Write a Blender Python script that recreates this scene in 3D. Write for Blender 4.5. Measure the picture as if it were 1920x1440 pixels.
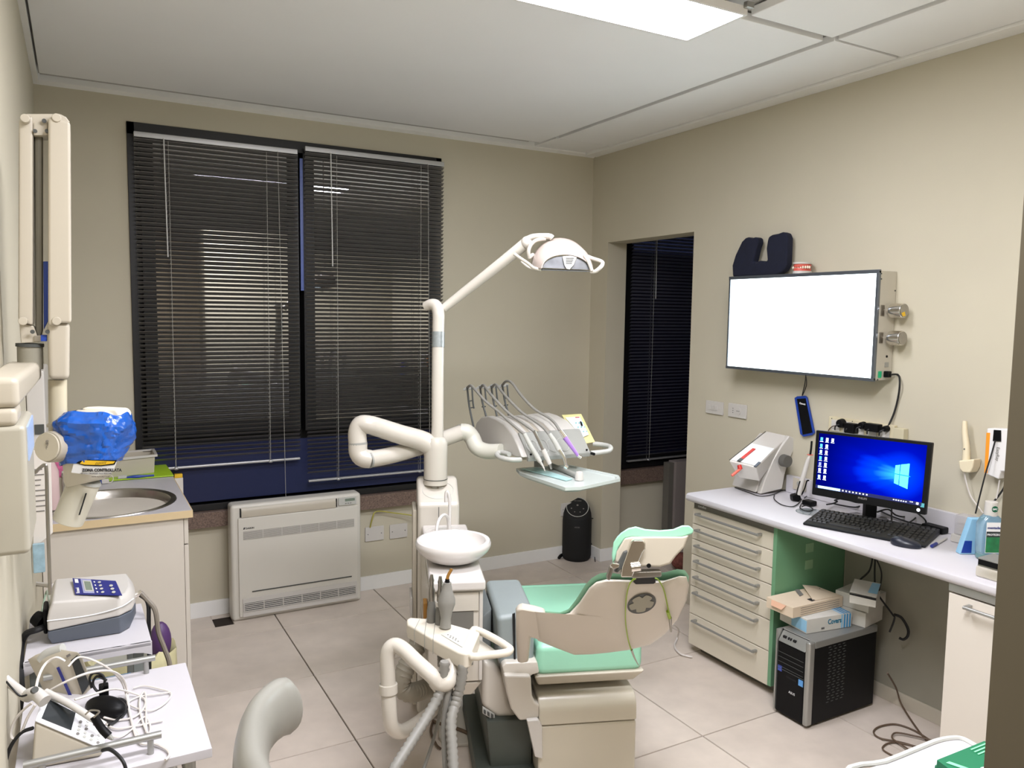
import bpy, bmesh, math, random
from mathutils import Vector, Matrix, noise
random.seed(7)
for o in list(bpy.data.objects): bpy.data.objects.remove(o)
SC = bpy.context.scene
COL = SC.collection
PI = math.pi
V = Vector

# ------------------------------------------------------------------ camera
YAW, PITCH, ROLL, F, H = .5086, .0885, -.0136, 1462., 1.626
_f = V((math.sin(YAW)*math.cos(PITCH), math.cos(YAW)*math.cos(PITCH), -math.sin(PITCH)))
_r = V((math.cos(YAW), -math.sin(YAW), 0)); _d = _f.cross(_r)
RX = math.cos(ROLL)*_r + math.sin(ROLL)*_d
DN = -math.sin(ROLL)*_r + math.cos(ROLL)*_d
FW = _f
CAM = V((0, 0, H))
cam = bpy.data.objects.new('camera', bpy.data.cameras.new('camera')); COL.objects.link(cam)
cam.data.sensor_fit = 'HORIZONTAL'; cam.data.sensor_width = 36; cam.data.lens = F/1920*36
cam.data.clip_start = .02
m = Matrix((RX, -DN, -FW)).transposed().to_4x4(); m.translation = CAM
cam.matrix_world = m
SC.camera = cam

# ------------------------------------------------------------------ world, view, lights
w = bpy.data.worlds.new('dusk'); SC.world = w; w.use_nodes = True
bg = w.node_tree.nodes['Background']; bg.inputs[0].default_value = (.013, .017, .042, 1); bg.inputs[1].default_value = .7
vs = SC.view_settings
vs.view_transform = 'Standard'; vs.look = 'None'; vs.gamma = 1; vs.use_curve_mapping = False
vs.exposure = 1.05
LED_POWER = 16.5      # radiance of the ceiling panel
def area(name, loc, sx, sy, power, color, rot=(0, 0, 0)):
    l = bpy.data.lights.new(name, 'AREA'); l.shape = 'RECTANGLE'; l.size = sx; l.size_y = sy
    l.energy = power; l.color = color
    o = bpy.data.objects.new(name, l); o.location = loc; o.rotation_euler = rot; COL.objects.link(o); return o
area('added_fill_lamp', (.95, .85, 2.62), 1.2, .3, 35, (.94, .94, 1))  # added fill lamp out of view, brightens the left and near side
area('corridor_lamp', (.2, -1.2, 2.6), .9, .3, 6, (1, .96, .94))

# ------------------------------------------------------------------ measuring helpers
def at(px, py, x=None, y=None, z=None, d=None):
    r = FW + RX*((px-960)/F) + DN*((py-720)/F)
    if d is not None: t = d
    elif x is not None: t = (x-CAM.x)/r.x
    elif y is not None: t = (y-CAM.y)/r.y
    else: t = (z-CAM.z)/r.z
    return CAM + r*t
QA = math.radians(20.5)
QR, QU = V((math.cos(QA), -math.sin(QA), 0)), V((math.sin(QA), math.cos(QA), 0))
QM = Matrix((QR, QU, V((0, 0, 1)))).transposed().to_4x4()
def q(px, py, v):
    r = FW + RX*((px-960)/F) + DN*((py-720)/F)
    return CAM + r*((v-CAM.dot(QU))/r.dot(QU))
def qs(p): return p.dot(QR)
YB, HC, XR, XL = 4.314, 2.6565, 2.9954, -.1425

# ------------------------------------------------------------------ materials
def lin(c):
    c = c/255
    return c/12.92 if c <= .04045 else ((c+.055)/1.055)**2.4
def rgb(r, g, b): return (lin(r), lin(g), lin(b), 1)
MATS = {}
def mat(name, col, rough=.5, metal=0, spec=.5, var=0, scale=8, bump=0, bscale=60, coat=0, emit=None, trans=0, alpha=1, rnd=0, ior=None, sub=0):
    if name in MATS: return MATS[name]
    m = bpy.data.materials.new(name); m.use_nodes = True; MATS[name] = m
    nt = m.node_tree; N = nt.nodes; L = nt.links; b = N['Principled BSDF']
    c = rgb(*col)
    b.inputs['Base Color'].default_value = c; b.inputs['Roughness'].default_value = rough
    b.inputs['Metallic'].default_value = metal; b.inputs['Specular IOR Level'].default_value = spec
    if coat: b.inputs['Coat Weight'].default_value = coat; b.inputs['Coat Roughness'].default_value = .12
    if ior: b.inputs['IOR'].default_value = ior
    if trans: b.inputs['Transmission Weight'].default_value = trans
    if alpha < 1: b.inputs['Alpha'].default_value = alpha
    if emit: b.inputs['Emission Color'].default_value = rgb(*emit[0]); b.inputs['Emission Strength'].default_value = emit[1]
    tc = N.new('ShaderNodeTexCoord')
    if var or rnd:
        nz = N.new('ShaderNodeTexNoise'); nz.inputs['Scale'].default_value = scale; nz.inputs['Detail'].default_value = 6
        L.new(tc.outputs['Object'], nz.inputs['Vector'])
        mr = N.new('ShaderNodeMapRange'); mr.inputs[1].default_value = .3; mr.inputs[2].default_value = .7
        mr.inputs[3].default_value = 1-var; mr.inputs[4].default_value = 1+var
        L.new(nz.outputs[0], mr.inputs[0])
        src = mr.outputs[0]
        if rnd:
            oi = N.new('ShaderNodeObjectInfo'); m2 = N.new('ShaderNodeMapRange')
            m2.inputs[3].default_value = 1-rnd; m2.inputs[4].default_value = 1+rnd
            L.new(oi.outputs['Random'], m2.inputs[0])
            mu = N.new('ShaderNodeMath'); mu.operation = 'MULTIPLY'; L.new(src, mu.inputs[0]); L.new(m2.outputs[0], mu.inputs[1]); src = mu.outputs[0]
        vm = N.new('ShaderNodeVectorMath'); vm.operation = 'SCALE'; vm.inputs[0].default_value = c[:3]
        L.new(src, vm.inputs['Scale']); L.new(vm.outputs[0], b.inputs['Base Color'])
    if bump:
        n2 = N.new('ShaderNodeTexNoise'); n2.inputs['Scale'].default_value = bscale; n2.inputs['Detail'].default_value = 4
        L.new(tc.outputs['Object'], n2.inputs['Vector'])
        bp = N.new('ShaderNodeBump'); bp.inputs['Strength'].default_value = bump; bp.inputs['Distance'].default_value = .002
        L.new(n2.outputs[0], bp.inputs['Height']); L.new(bp.outputs[0], b.inputs['Normal'])
    return m
WALL = mat('wall_paint', (192, 185, 165), .75, var=.03, scale=2, bump=.05, bscale=220)
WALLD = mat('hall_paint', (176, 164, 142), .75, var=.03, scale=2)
CEIL = mat('ceiling_white', (236, 236, 236), .7, var=.02, scale=1.5)
CEILG = mat('ceiling_joint', (176, 174, 170), .8, var=.02)
TRIM = mat('trim_white', (234, 233, 230), .5, var=.02)
TILE = mat('porcelain_tile', (204, 192, 180), .38, spec=.45, var=.07, scale=9, rnd=.025, bump=.08, bscale=30)
GROUT = mat('grout', (72, 62, 52), .9, var=.1)
BLACKF = mat('black_frame', (13, 13, 15), .45, var=.2)
GLASS = mat('mirror_glass', (14, 14, 18), .02, spec=1, var=.02, ior=3.2)
GLASS2 = mat('dusk_glass', (14, 15, 34), .04, spec=.6, var=.02, alpha=.25)
NAVY = mat('navy_panel', (36, 42, 74), .35, spec=.25, var=.04, scale=3)
BLUES = mat('blue_strip', (86, 106, 176), .35, var=.03)
SLAT = mat('blind_slat', (124, 121, 118), .35, metal=.5, var=.04, scale=3)
SLAT2 = mat('blind_slat_dark', (112, 112, 124), .4, metal=.3, var=.04, scale=3)
RAIL = mat('blind_rail', (176, 176, 176), .35, metal=.6, var=.02)
CORD = mat('cord_pale', (170, 168, 160), .6, var=.05)
GRAN = mat('granite', (112, 94, 84), .4, var=.45, scale=160)
WPL = mat('white_plastic', (199, 195, 189), .32, spec=.5, var=.012, scale=3, coat=.15)
WPLC = mat('cream_plastic', (184, 176, 160), .4, var=.015, scale=3)
UNIT = mat('unit_enamel', (198, 192, 181), .25, var=.012, scale=3, coat=.3)
GREYP = mat('grey_plastic', (150, 150, 144), .45, var=.02)
GREYL = mat('light_grey_plastic', (186, 186, 180), .4, var=.02)
GREYB = mat('blue_grey_plastic', (138, 146, 146), .42, var=.03)
GREYD = mat('dark_grey_plastic', (70, 72, 70), .5, var=.04)
SLATE = mat('slate_plastic', (86, 92, 102), .45, var=.03)
BLACK = mat('black_plastic', (10, 10, 12), .45, spec=.18, var=.1)
BLACKM = mat('black_matte', (12, 12, 13), .8, var=.1)
RUBB = mat('black_rubber', (18, 18, 20), .6, var=.1)
CHR = mat('chrome', (232, 228, 222), .16, metal=1, var=.03)
STEEL = mat('brushed_steel', (168, 164, 158), .28, metal=1, var=.06, scale=30)
ALU = mat('satin_aluminium', (168, 168, 164), .4, metal=.7, var=.03)
MINT = mat('mint_vinyl', (148, 204, 176), .33, spec=.5, var=.025, scale=5, bump=.06, bscale=90)
GREEN = mat('green_laminate', (106, 152, 116), .45, var=.03, scale=4)
LAM = mat('laminate_white', (197, 194, 198), .4, var=.015, scale=5)
CAB = mat('cabinet_front', (208, 200, 182), .42, var=.015, scale=3)
CABW = mat('cabinet_white', (212, 205, 194), .45, var=.015, scale=3)
WOODE = mat('cream_edge', (214, 192, 152), .5, var=.03)
PORC = mat('porcelain_white', (206, 201, 197), .12, var=.01, coat=.4)
HOSE = mat('hose_grey', (134, 132, 126), .5, var=.03)
HOSED = mat('hose_dark_grey', (110, 108, 102), .5, var=.05)
SEATG = mat('stool_grey', (138, 136, 128), .35, var=.03, scale=6, bump=.05)
BLUEBAG = mat('blue_bag', (8, 84, 178), .22, spec=.8, var=.3, scale=16, bump=1.0, bscale=38)
BLUEP = mat('blue_plastic', (24, 60, 150), .4, var=.05)
LIME = mat('lime_mat', (166, 204, 40), .45, var=.03)
LIMES = mat('lime_strap', (150, 178, 52), .45, var=.05)
RED = mat('red_plastic', (196, 44, 34), .4, var=.04)
CORAL = mat('coral_plastic', (232, 110, 92), .4, var=.04)
ORANGE = mat('orange_plastic', (236, 150, 40), .5, var=.03)
PINK = mat('pink_wrap', (228, 120, 170), .4, var=.3, scale=40)
PINKP = mat('pale_pink', (214, 186, 184), .6, var=.06)
PAPER = mat('paper_white', (222, 216, 208), .7, var=.03)
CARD = mat('card_beige', (214, 196, 172), .7, var=.05)
CARDW = mat('card_white', (198, 196, 188), .7, var=.05)
BLUEC = mat('card_blue', (60, 140, 190), .6, var=.05)
BLUECL = mat('card_light_blue', (140, 186, 214), .6, var=.05)
GLOVE = mat('glove_box_green', (0, 100, 64), .55, var=.05)
FABN = mat('navy_fabric', (16, 20, 40), .95, var=.15, scale=30, bump=.3, bscale=200)
YELB = mat('yellow_bag', (206, 200, 158), .5, var=.12, scale=18, bump=.6, bscale=30)
PURP = mat('purple_plastic', (160, 120, 196), .35, var=.05)
PURPD = mat('dark_purple', (80, 50, 100), .5, var=.1)
YELW = mat('yellow_green_wire', (168, 160, 70), .5, var=.05)
BRASS = mat('amber_tube', (150, 106, 44), .3, var=.08)
YELS = mat('yellow_sticker', (236, 190, 40), .5, var=.02)
YELF = mat('olive_yellow_frame', (204, 196, 130), .45, var=.03)
INK = mat('ink_dark', (44, 42, 44), .6, var=.05)
INKG = mat('ink_grey', (120, 116, 112), .6, var=.05)
INKB = mat('ink_blue', (30, 44, 120), .5, var=.05)
INKW = mat('ink_white', (230, 230, 230), .6, var=.02)
TEAL = mat('tray_aqua', (176, 214, 214), .3, var=.02)
LCD = mat('lcd_dark', (40, 44, 46), .12, var=.2, scale=12)
LCDG = mat('lcd_green', (120, 132, 118), .25, var=.05)
PANB = mat('panel_blue', (36, 42, 120), .35, var=.03)
CLEAR = mat('clear_plastic', (214, 222, 226), .12, var=.02, trans=.75)
CLEARB = mat('clear_blue', (170, 206, 226), .1, var=.02, trans=.7)
LGREEN = mat('mouthwash_green', (60, 170, 110), .15, var=.1)
CABLEB = mat('brown_cable', (92, 74, 58), .6, var=.1)
CABLEW = mat('white_cable', (216, 210, 204), .45, var=.03)
PLINTH = mat('plinth_grey', (110, 106, 98), .5, var=.04)
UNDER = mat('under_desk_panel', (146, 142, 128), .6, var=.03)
CHAIRB = mat('chair_base_grey', (74, 80, 74), .5, var=.04)
DARKHOLE = mat('dark_void', (40, 30, 22), .9, var=.2)
GRIL = mat('grille_grey', (150, 146, 136), .5, var=.04)
AMBER = mat('rug_red', (120, 70, 60), .9, var=.4, scale=60)
LIGHTM = mat('led_diffuser', (255, 255, 255), .5, emit=((243, 243, 254), LED_POWER))
BOXM = mat('viewer_diffuser', (255, 255, 255), .5, emit=((232, 250, 255), 3.2))
SWG = mat('lit_switch', (10, 90, 60), .3, emit=((20, 180, 120), .25))
TRED = mat('gum_red', (206, 92, 80), .35, var=.05)
TWHITE = mat('tooth_white', (236, 226, 206), .3, var=.03)

# ------------------------------------------------------------------ mesh builder
class MB:
    def __init__(s, M=None): s.bm = bmesh.new(); s.M = M
    def t(s, p): p = V(p); return s.M @ p if s.M else p
    def verts(s, pts): return [s.bm.verts.new(s.t(p)) for p in pts]
    def hexa(s, b, t):
        n = len(b); a = s.verts(b); c = s.verts(t)
        s.bm.faces.new(a[::-1]); s.bm.faces.new(c)
        for i in range(n): s.bm.faces.new((a[i], a[(i+1) % n], c[(i+1) % n], c[i]))
        return s
    def box(s, lo, hi):
        x0, y0, z0 = lo; x1, y1, z1 = hi
        if x0 > x1: x0, x1 = x1, x0
        if y0 > y1: y0, y1 = y1, y0
        if z0 > z1: z0, z1 = z1, z0
        return s.hexa([(x0, y0, z0), (x1, y0, z0), (x1, y1, z0), (x0, y1, z0)], [(x0, y0, z1), (x1, y0, z1), (x1, y1, z1), (x0, y1, z1)])
    def prism(s, pts, vec): vec = V(vec); return s.hexa([V(p) for p in pts], [V(p)+vec for p in pts])
    def rings(s, rs, caps=True, closed=False):
        R = [s.verts(r) for r in rs]; n = len(R[0]); k = len(R)
        for i in range(k if closed else k-1):
            a, b = R[i], R[(i+1) % k]
            for j in range(n): s.bm.faces.new((a[j], a[(j+1) % n], b[(j+1) % n], b[j]))
        if caps and not closed: s.bm.faces.new(R[0][::-1]); s.bm.faces.new(R[-1])
        return s
    def cyl(s, p0, p1, r0, r1=None, seg=20, caps=True):
        p0, p1 = V(p0), V(p1); r1 = r0 if r1 is None else r1
        a, b = basis(p1-p0)
        cs = [a*math.cos(2*PI*i/seg)+b*math.sin(2*PI*i/seg) for i in range(seg)]
        return s.rings([[p0+c*r0 for c in cs], [p1+c*r1 for c in cs]], caps)
    def tube(s, path, r, seg=8, sm=6, closed=False, rib=None, flat=None):
        P = spline([V(p) for p in path], sm, closed) if sm else [V(p) for p in path]
        if rib:
            P = resample(P, rib[0]/2)
        n = len(P); rs = []; pa = None
        for i, p in enumerate(P):
            a0 = P[(i-1) % n] if (i or closed) else P[0]; a1 = P[(i+1) % n] if (i < n-1 or closed) else P[-1]
            tng = (a1-a0); tng = tng.normalized() if tng.length > 1e-9 else V((0, 0, 1))
            if pa is None: a, b = basis(tng)
            else:
                a = pa-tng*pa.dot(tng); a.normalize(); b = tng.cross(a)
            pa = a
            rr = r(i/(n-1)) if callable(r) else r
            if rib: rr *= rib[1] if i % 2 else 1
            rs.append([p+(a*math.cos(2*PI*j/seg)+b*math.sin(2*PI*j/seg)*(flat or 1))*rr for j in range(seg)])
        return s.rings(rs, True, closed)
    def lathe(s, prof, base, axis=(0, 0, 1), seg=28, sx=1, sy=1):
        base = V(base); ax = V(axis).normalized(); a, b = basis(ax)
        rs = [[base+ax*h+a*(r*sx*math.cos(2*PI*i/seg))+b*(r*sy*math.sin(2*PI*i/seg)) for i in range(seg)] for r, h in prof]
        return s.rings(rs)
    def ell(s, c, ax, ay, az, seg=16, rg=10):
        c = V(c); rs = []
        for k in range(1, rg):
            t = PI*k/rg
            rs.append([c+V(ax)*(math.sin(t)*math.cos(2*PI*i/seg))+V(ay)*(math.sin(t)*math.sin(2*PI*i/seg))+V(az)*(-math.cos(t)) for i in range(seg)])
        return s.rings(rs)
def basis(t):
    t = t.normalized(); u = V((0, 0, 1)) if abs(t.z) < .9 else V((1, 0, 0))
    a = u.cross(t).normalized(); return a, t.cross(a)
def spline(P, k, closed=False):
    n = len(P); out = []
    if n < 3: return P
    rng = range(n) if closed else range(n-1)
    for i in rng:
        p0 = P[(i-1) % n] if (i or closed) else P[0]; p1 = P[i]; p2 = P[(i+1) % n]; p3 = P[(i+2) % n] if (i+2 < n or closed) else P[-1]
        for j in range(k):
            t = j/k
            out.append(.5*((2*p1)+(p2-p0)*t+(2*p0-5*p1+4*p2-p3)*t*t+(3*p1-p0-3*p2+p3)*t**3))
    if not closed: out.append(P[-1])
    return out
def resample(P, step):
    out = [P[0]]; acc = 0
    for a, b in zip(P, P[1:]):
        L = (b-a).length
        while acc+L >= step:
            f = (step-acc)/L; a = a+(b-a)*f; out.append(a); L = (b-a).length; acc = 0
            if L < 1e-9: break
        acc += L
    return out
def tagp(o, label=None, cat=None, group=None, kind=None):
    for k, v in (('label', label), ('category', cat), ('group', group), ('kind', kind)):
        if v: o[k] = v
    return o
ROOT = {}
def thing(name, loc, label, cat, group=None, rotz=0):
    o = bpy.data.objects.new(name, None); COL.objects.link(o); o.empty_display_size = .05
    o.location = V(loc); o.rotation_euler = (0, 0, rotz)
    ROOT[o.name] = (Matrix.Translation(V(loc)) @ Matrix.Rotation(rotz, 4, 'Z')).inverted()
    return tagp(o, label, cat, group)
def inv(o):
    while o.parent: o = o.parent
    return ROOT[o.name]
def mesh_of(mb, name, m, M, bev=0, seg=2, ang=35, sharp=40, subd=0):
    bm = mb.bm
    bmesh.ops.recalc_face_normals(bm, faces=bm.faces)
    if bev:
        es = [e for e in bm.edges if len(e.link_faces) == 2 and e.calc_face_angle(0) > math.radians(ang)]
        bmesh.ops.bevel(bm, geom=es, offset=bev, segments=seg, profile=.5, affect='EDGES', clamp_overlap=True)
    if M is not None: bmesh.ops.transform(bm, matrix=M, verts=bm.verts)
    me = bpy.data.meshes.new(name); bm.to_mesh(me); bm.free()
    me.polygons.foreach_set('use_smooth', [True]*len(me.polygons))
    me.set_sharp_from_angle(angle=math.radians(sharp))
    if m: me.materials.append(m)
    me.update(); return me
def part(mb, name, m, par, bev=0, seg=2, label=None, kind=None, **k):
    me = mesh_of(mb, name, m, inv(par), bev, seg, **k)
    o = bpy.data.objects.new(name, me); COL.objects.link(o); o.parent = par
    if bev:
        w = o.modifiers.new('wn', 'WEIGHTED_NORMAL'); w.keep_sharp = True
    return tagp(o, label, None, None, kind)
def solo(mb, name, m, label=None, cat=None, group=None, kind=None, bev=0, seg=2, **k):
    vs_ = [v.co for v in mb.bm.verts]
    lo = V((min(v.x for v in vs_), min(v.y for v in vs_), min(v.z for v in vs_))); hi = V((max(v.x for v in vs_), max(v.y for v in vs_), max(v.z for v in vs_)))
    c = V(((lo.x+hi.x)/2, (lo.y+hi.y)/2, lo.z))
    T = Matrix.Translation(c)
    me = mesh_of(mb, name, m, T.inverted(), bev, seg, **k)
    o = bpy.data.objects.new(name, me); COL.objects.link(o); o.location = c; ROOT[o.name] = T.inverted()
    if bev:
        w = o.modifiers.new('wn', 'WEIGHTED_NORMAL'); w.keep_sharp = True
    return tagp(o, label, cat, group, kind)
def struct(mb, name, m, par=None, **k): return part(mb, name, m, par, **k) if par else solo(mb, name, m, kind='structure', **k)
def dup(o, par=None, loc=None, label=None):
    c = o.copy(); COL.objects.link(c); c.parent = par
    if loc is not None: c.location = loc
    if label: c['label'] = label
    if par is None: ROOT[c.name] = (Matrix.Translation(c.location) @ Matrix.Rotation(c.rotation_euler[2], 4, 'Z')).inverted()
    for ch in [x for x in bpy.data.objects if x.parent == o]: dup(ch, c)
    return c
def text(s, pos, right, up, size, m, par, name='lettering', bold=0, align='LEFT', depth=.0004, w=1):
    cu = bpy.data.curves.new(name, 'FONT'); cu.body = s; cu.size = size; cu.extrude = depth; cu.offset = bold; cu.align_x = align; cu.resolution_u = 2
    o = bpy.data.objects.new('tmp', cu); COL.objects.link(o)
    dg = bpy.context.evaluated_depsgraph_get(); me = bpy.data.meshes.new_from_object(o.evaluated_get(dg))
    bpy.data.objects.remove(o); bpy.data.curves.remove(cu)
    r = V(right).normalized(); u = V(up); u = (u-r*u.dot(r)).normalized(); n = r.cross(u)
    M = Matrix((r*w, u, n)).transposed().to_4x4(); M.translation = V(pos)
    me.transform(inv(par) @ M); me.name = name; me.materials.clear(); me.materials.append(m)
    o = bpy.data.objects.new(name, me); COL.objects.link(o); o.parent = par; return o
def vp(pts, d, t, M=None, fwd=None):
    """outline read off the photo at optical depth d, extruded t metres away from the viewer"""
    mb = MB(); P = [at(x, y, d=d) for x, y in pts]
    return mb.prism(P, (fwd or V((FW.x, FW.y, 0)).normalized())*t)
def quad(mb, pts, t=.0006, out=None):
    P = [V(p) for p in pts]; n = (P[1]-P[0]).cross(P[2]-P[0]).normalized()
    if n.dot(CAM-P[0]) < 0: n = -n
    mb.hexa(P, [p+n*t for p in P]); return mb

# ================================================================== SETTING
# floor
fl = struct(MB().box((-1.2, -1.9, -.05), (4.7, 4.45, -.006)), 'floor', GROUT)
TX, TY, TS, TG = .8816, 3.9689, .6, .0022
def tile_mb(x0, y0, x1, y1):
    mb = MB(); e = .0012
    return mb.hexa([(x0, y0, -.0055), (x1, y0, -.0055), (x1, y1, -.0055), (x0, y1, -.0055)], [(x0+e, y0+e, 0), (x1-e, y0+e, 0), (x1-e, y1-e, 0), (x0+e, y1-e, 0)])
full = None
for i in range(-4, 8):
    for j in range(-10, 2):
        x0, x1, y0, y1 = TX+i*TS-TS+TG, TX+i*TS-TG, TY+j*TS-TS+TG, TY+j*TS-TG
        cx0, cx1, cy0, cy1 = max(x0, -1.2), min(x1, 4.7), max(y0, -1.9), min(y1, 4.32)
        if cx1-cx0 < .02 or cy1-cy0 < .02: continue
        isf = abs(cx1-cx0-(x1-x0)) < 1e-6 and abs(cy1-cy0-(y1-y0)) < 1e-6
        if i == 0 and j == 1:      # the tile with a notch cut beside the heater
            h0 = at(418, 1157, z=0); h1 = at(440, 1170, z=0)
            part(tile_mb(cx0, cy0, cx1, h1.y+.0), 'floor_tile', TILE, fl)
            part(tile_mb(cx0, h1.y, .575, cy1), 'floor_tile', TILE, fl)
            part(tile_mb(.575, 4.262, cx1, cy1), 'floor_tile', TILE, fl)
            part(tile_mb(.668, h1.y, cx1, 4.262), 'floor_tile', TILE, fl)
            continue
        if isf and full:
            c = full.copy(); COL.objects.link(c); c.parent = fl
            c.location = full.location+V((x0-full['fx'], y0-full['fy'], 0)); continue
        o = part(tile_mb(cx0, cy0, cx1, cy1), 'floor_tile', TILE, fl)
        if isf: full = o; full['fx'] = x0; full['fy'] = y0
part(MB().box((.578, 4.15, -.0055), (.665, 4.26, -.004)), 'pipe_hole', DARKHOLE, fl, label='dark cut-out left beside the heater')

# walls
WT = .2
wb = MB()
zt = 2.80
W1 = (.2385, 1.905, .575, 2.537)
for a in [((-1.2, YB, -.05), (W1[0], YB+WT, zt)), ((W1[0], YB, W1[3]), (W1[1], YB+WT, zt)), ((W1[0], YB, -.05), (W1[1], YB+WT, W1[2])), ((W1[1], YB, -.05), (3.235, YB+WT, zt)),
          ((3.235, YB, -.05), (4.5, YB+WT, .56)), ((3.235, YB, 2.5), (4.5, YB+WT, zt)), ((4.5, YB, -.05), (4.8, YB+WT, zt))]: wb.box(*a)
struct(wb, 'wall_back', WALL)
OP = (3.33, 4.132, 2.097)
wr = MB()
for a in [((XR, .35, -.05), (XR+.15, OP[0], zt)), ((XR, OP[1], -.05), (XR+.15, YB, zt)), ((XR, OP[0], OP[2]), (XR+.15, OP[1], zt)), ((XR, -1.9, -.05), (XR+.15, .35, zt))]: wr.box(*a)
struct(wr, 'wall_right', WALL)
struct(MB().box((XL-.15, .2, -.05), (XL, YB, zt)), 'wall_left', WALL)
jx = at(1888, 800, y=.57).x+.022
struct(MB().box((jx, .36, -.05), (XR, .56, zt)), 'wall_front', WALL)
wh = MB()
wh.box((-1.3, -1.9, -.05), (-1.2, .2, zt)); wh.box((-1.3, .2, -.05), (XL-.15, .3, zt)); wh.box((-1.3, -2.0, -.05), (4.8, -1.9, zt))
struct(wh, 'wall_hallway', WALLD)
wx = MB(); wx.box((XR+.15, 2.3, -.05), (4.7, 2.4, zt)); wx.box((4.6, 2.4, -.05), (4.8, YB, zt))
struct(wx, 'wall_annex', WALLD)

struct(MB().box((jx-.022, .35, -.05), (jx-.0005, .57, 2.655)), 'shaded_jamb_cover', mat('jamb_shade_tone', (88, 80, 62), .6, var=.03), bev=.002)  # added cover on the wall end, its dark colour stands in for shade
# ceiling : deck, dropped panels, cornice
ce = struct(MB().box((-1.3, -1.9, 2.72), (4.8, 4.5, 2.80)), 'ceiling', CEILG)
PZ = 2.664
def cpanel(x0, y0, x1, y1, z=PZ, m=CEIL, t=.03, **k): part(MB().box((x0, y0, z), (x1, y1, z+t)), 'ceiling_panel', m, ce, bev=.002, seg=1, **k)
cpanel(XL+.03, 2.085, 2.478, 4.135)
cpanel(2.063, -.5, 2.478, 2.045); cpanel(XL+.03, -.5, 1.72, 2.045); cpanel(1.72, -.5, 2.063, 1.72)
cpanel(2.524, 2.072, 2.9, 4.0, z=2.668); cpanel(2.524, .57, 2.9, 2.055, z=2.668)
cpanel(XL+.03, 4.165, 2.478, 4.29, z=2.695, m=CEILG); cpanel(2.524, 4.03, 2.9, 4.29, z=2.674)
cpanel(-1.2, -1.89, 4.5, -.52); cpanel(XR+.16, 2.4, 4.6, 4.3)
part(MB().box((XL, .2, 2.70), (XR, 4.314, 2.719)), 'ceiling_backing', CEILG, ce)
tz = 2.6565
struct(MB().hexa([(XL, 4.28, tz+.012), (XR, 4.28, tz+.012), (XR, YB, tz), (XL, YB, tz)], [(XL, 4.28, 2.70), (XR, 4.28, 2.70), (XR, YB, 2.70), (XL, YB, 2.70)]), 'trim_1', TRIM)
struct(MB().box((2.905, .56, tz), (XR, 4.28, 2.70)), 'trim_2', TRIM, bev=.003)
struct(MB().box((XL, .3, tz+.004), (XL+.022, 4.28, 2.70)), 'trim_3', TRIM)
# baseboards
struct(MB().box((.37, YB-.012, 0), (XR-.012, YB, .083)), 'baseboard_back', TRIM, bev=.002)
struct(MB().box((XR-.012, 4.132, 0), (XR, YB, .083)), 'baseboard_right', TRIM, bev=.002)
struct(MB().box((XR-.012, 4.12, 0), (XR+.15, 4.132, .083)), 'baseboard_doorway', TRIM, bev=.002)
struct(MB().box((XR-.012, .6, 0), (XR, 3.33, .06)), 'baseboard_desk', WPLC, bev=.002)

# windows
def window(name, x0, x1, z0, z1, panes, low, gm, fm=BLACKF):
    wn = struct(MB().box((x0, YB+.10, z0), (x1, YB+.12, z1)) if low else MB().box((x0, YB+.0, z0-.001), (x1, YB+.12, z0+.02)), name, fm)
    f = MB()
    f.box((x0, YB-.010, z0), (x0+.035, YB+.10, z1)); f.box((x1-.035, YB-.010, z0), (x1, YB+.10, z1)); f.box((x0, YB-.010, z1-.06), (x1, YB+.10, z1)); f.box((x0, YB-.010, z0), (x1, YB+.10, z0+.035))
    part(f, 'window_frame', fm, wn, bev=.002)
    for a0, a1, b0, b1 in panes:
        s = MB(); k = .06
        s.box((a0-k, YB-.008, b0-k), (a0, YB+.07, b1+k)); s.box((a1, YB-.008, b0-k), (a1+k, YB+.07, b1+k)); s.box((a0, YB-.008, b0-k), (a1, YB+.07, b0)); s.box((a0, YB-.008, b1), (a1, YB+.07, b1+k))
        part(s, 'sash', fm, wn, bev=.002)
        part(MB().box((a0, YB-.002, b0), (a1, YB+.005, b1)), 'glass_pane', gm, wn)
    if low: part(MB().box((low[0], YB-.006, low[2]), (low[1], YB+.004, low[3])), 'lower_glass_panel', NAVY, wn, label='navy fixed panel under the sashes')
    return wn
YG = YB-.002
gl = [at(286, 262, y=YG), at(543, 784, y=YG), at(588, 298, y=YG), at(803, 775, y=YG), at(282, 834, y=YG), at(806, 905, y=YG), at(558, 822, y=YG)]
lt = gl[6].z
w1 = window('window_1', *W1, [(gl[0].x, gl[1].x, gl[1].z, gl[0].z), (gl[2].x, gl[3].x, gl[3].z, gl[2].z)], (gl[4].x-.02, 1.86, .625, lt), GLASS)
a = at(560, 298, y=YB+.01); b = at(566, 545, y=YB+.01)
part(MB().box((a.x, YB-.012, b.z), (a.x+.016, YB-.0005, a.z)), 'blue_reflection_strip', BLUES, w1)  # thin blue strip, its colour stands in for a reflection between the blinds
struct(MB().box((1.0, 11.0, -1), (16, 11.2, 2.75)), 'wall_outside', mat('dusk_wall', (60, 44, 48), .9, var=.3, scale=1.5))
w2 = window('window_2', 3.24, 4.45, .565, 2.49, [(3.34, 4.38, .66, 2.40)], None, GLASS2)
struct(MB().box((W1[0]-.03, YB-.045, .492), (W1[1]+.02, YB+.1, .574)), 'trim_4', GRAN, bev=.002)
struct(MB().box((3.2, YB-.045, .462), (4.5, YB+.1, .56)), 'trim_5', GRAN, bev=.002)

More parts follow.
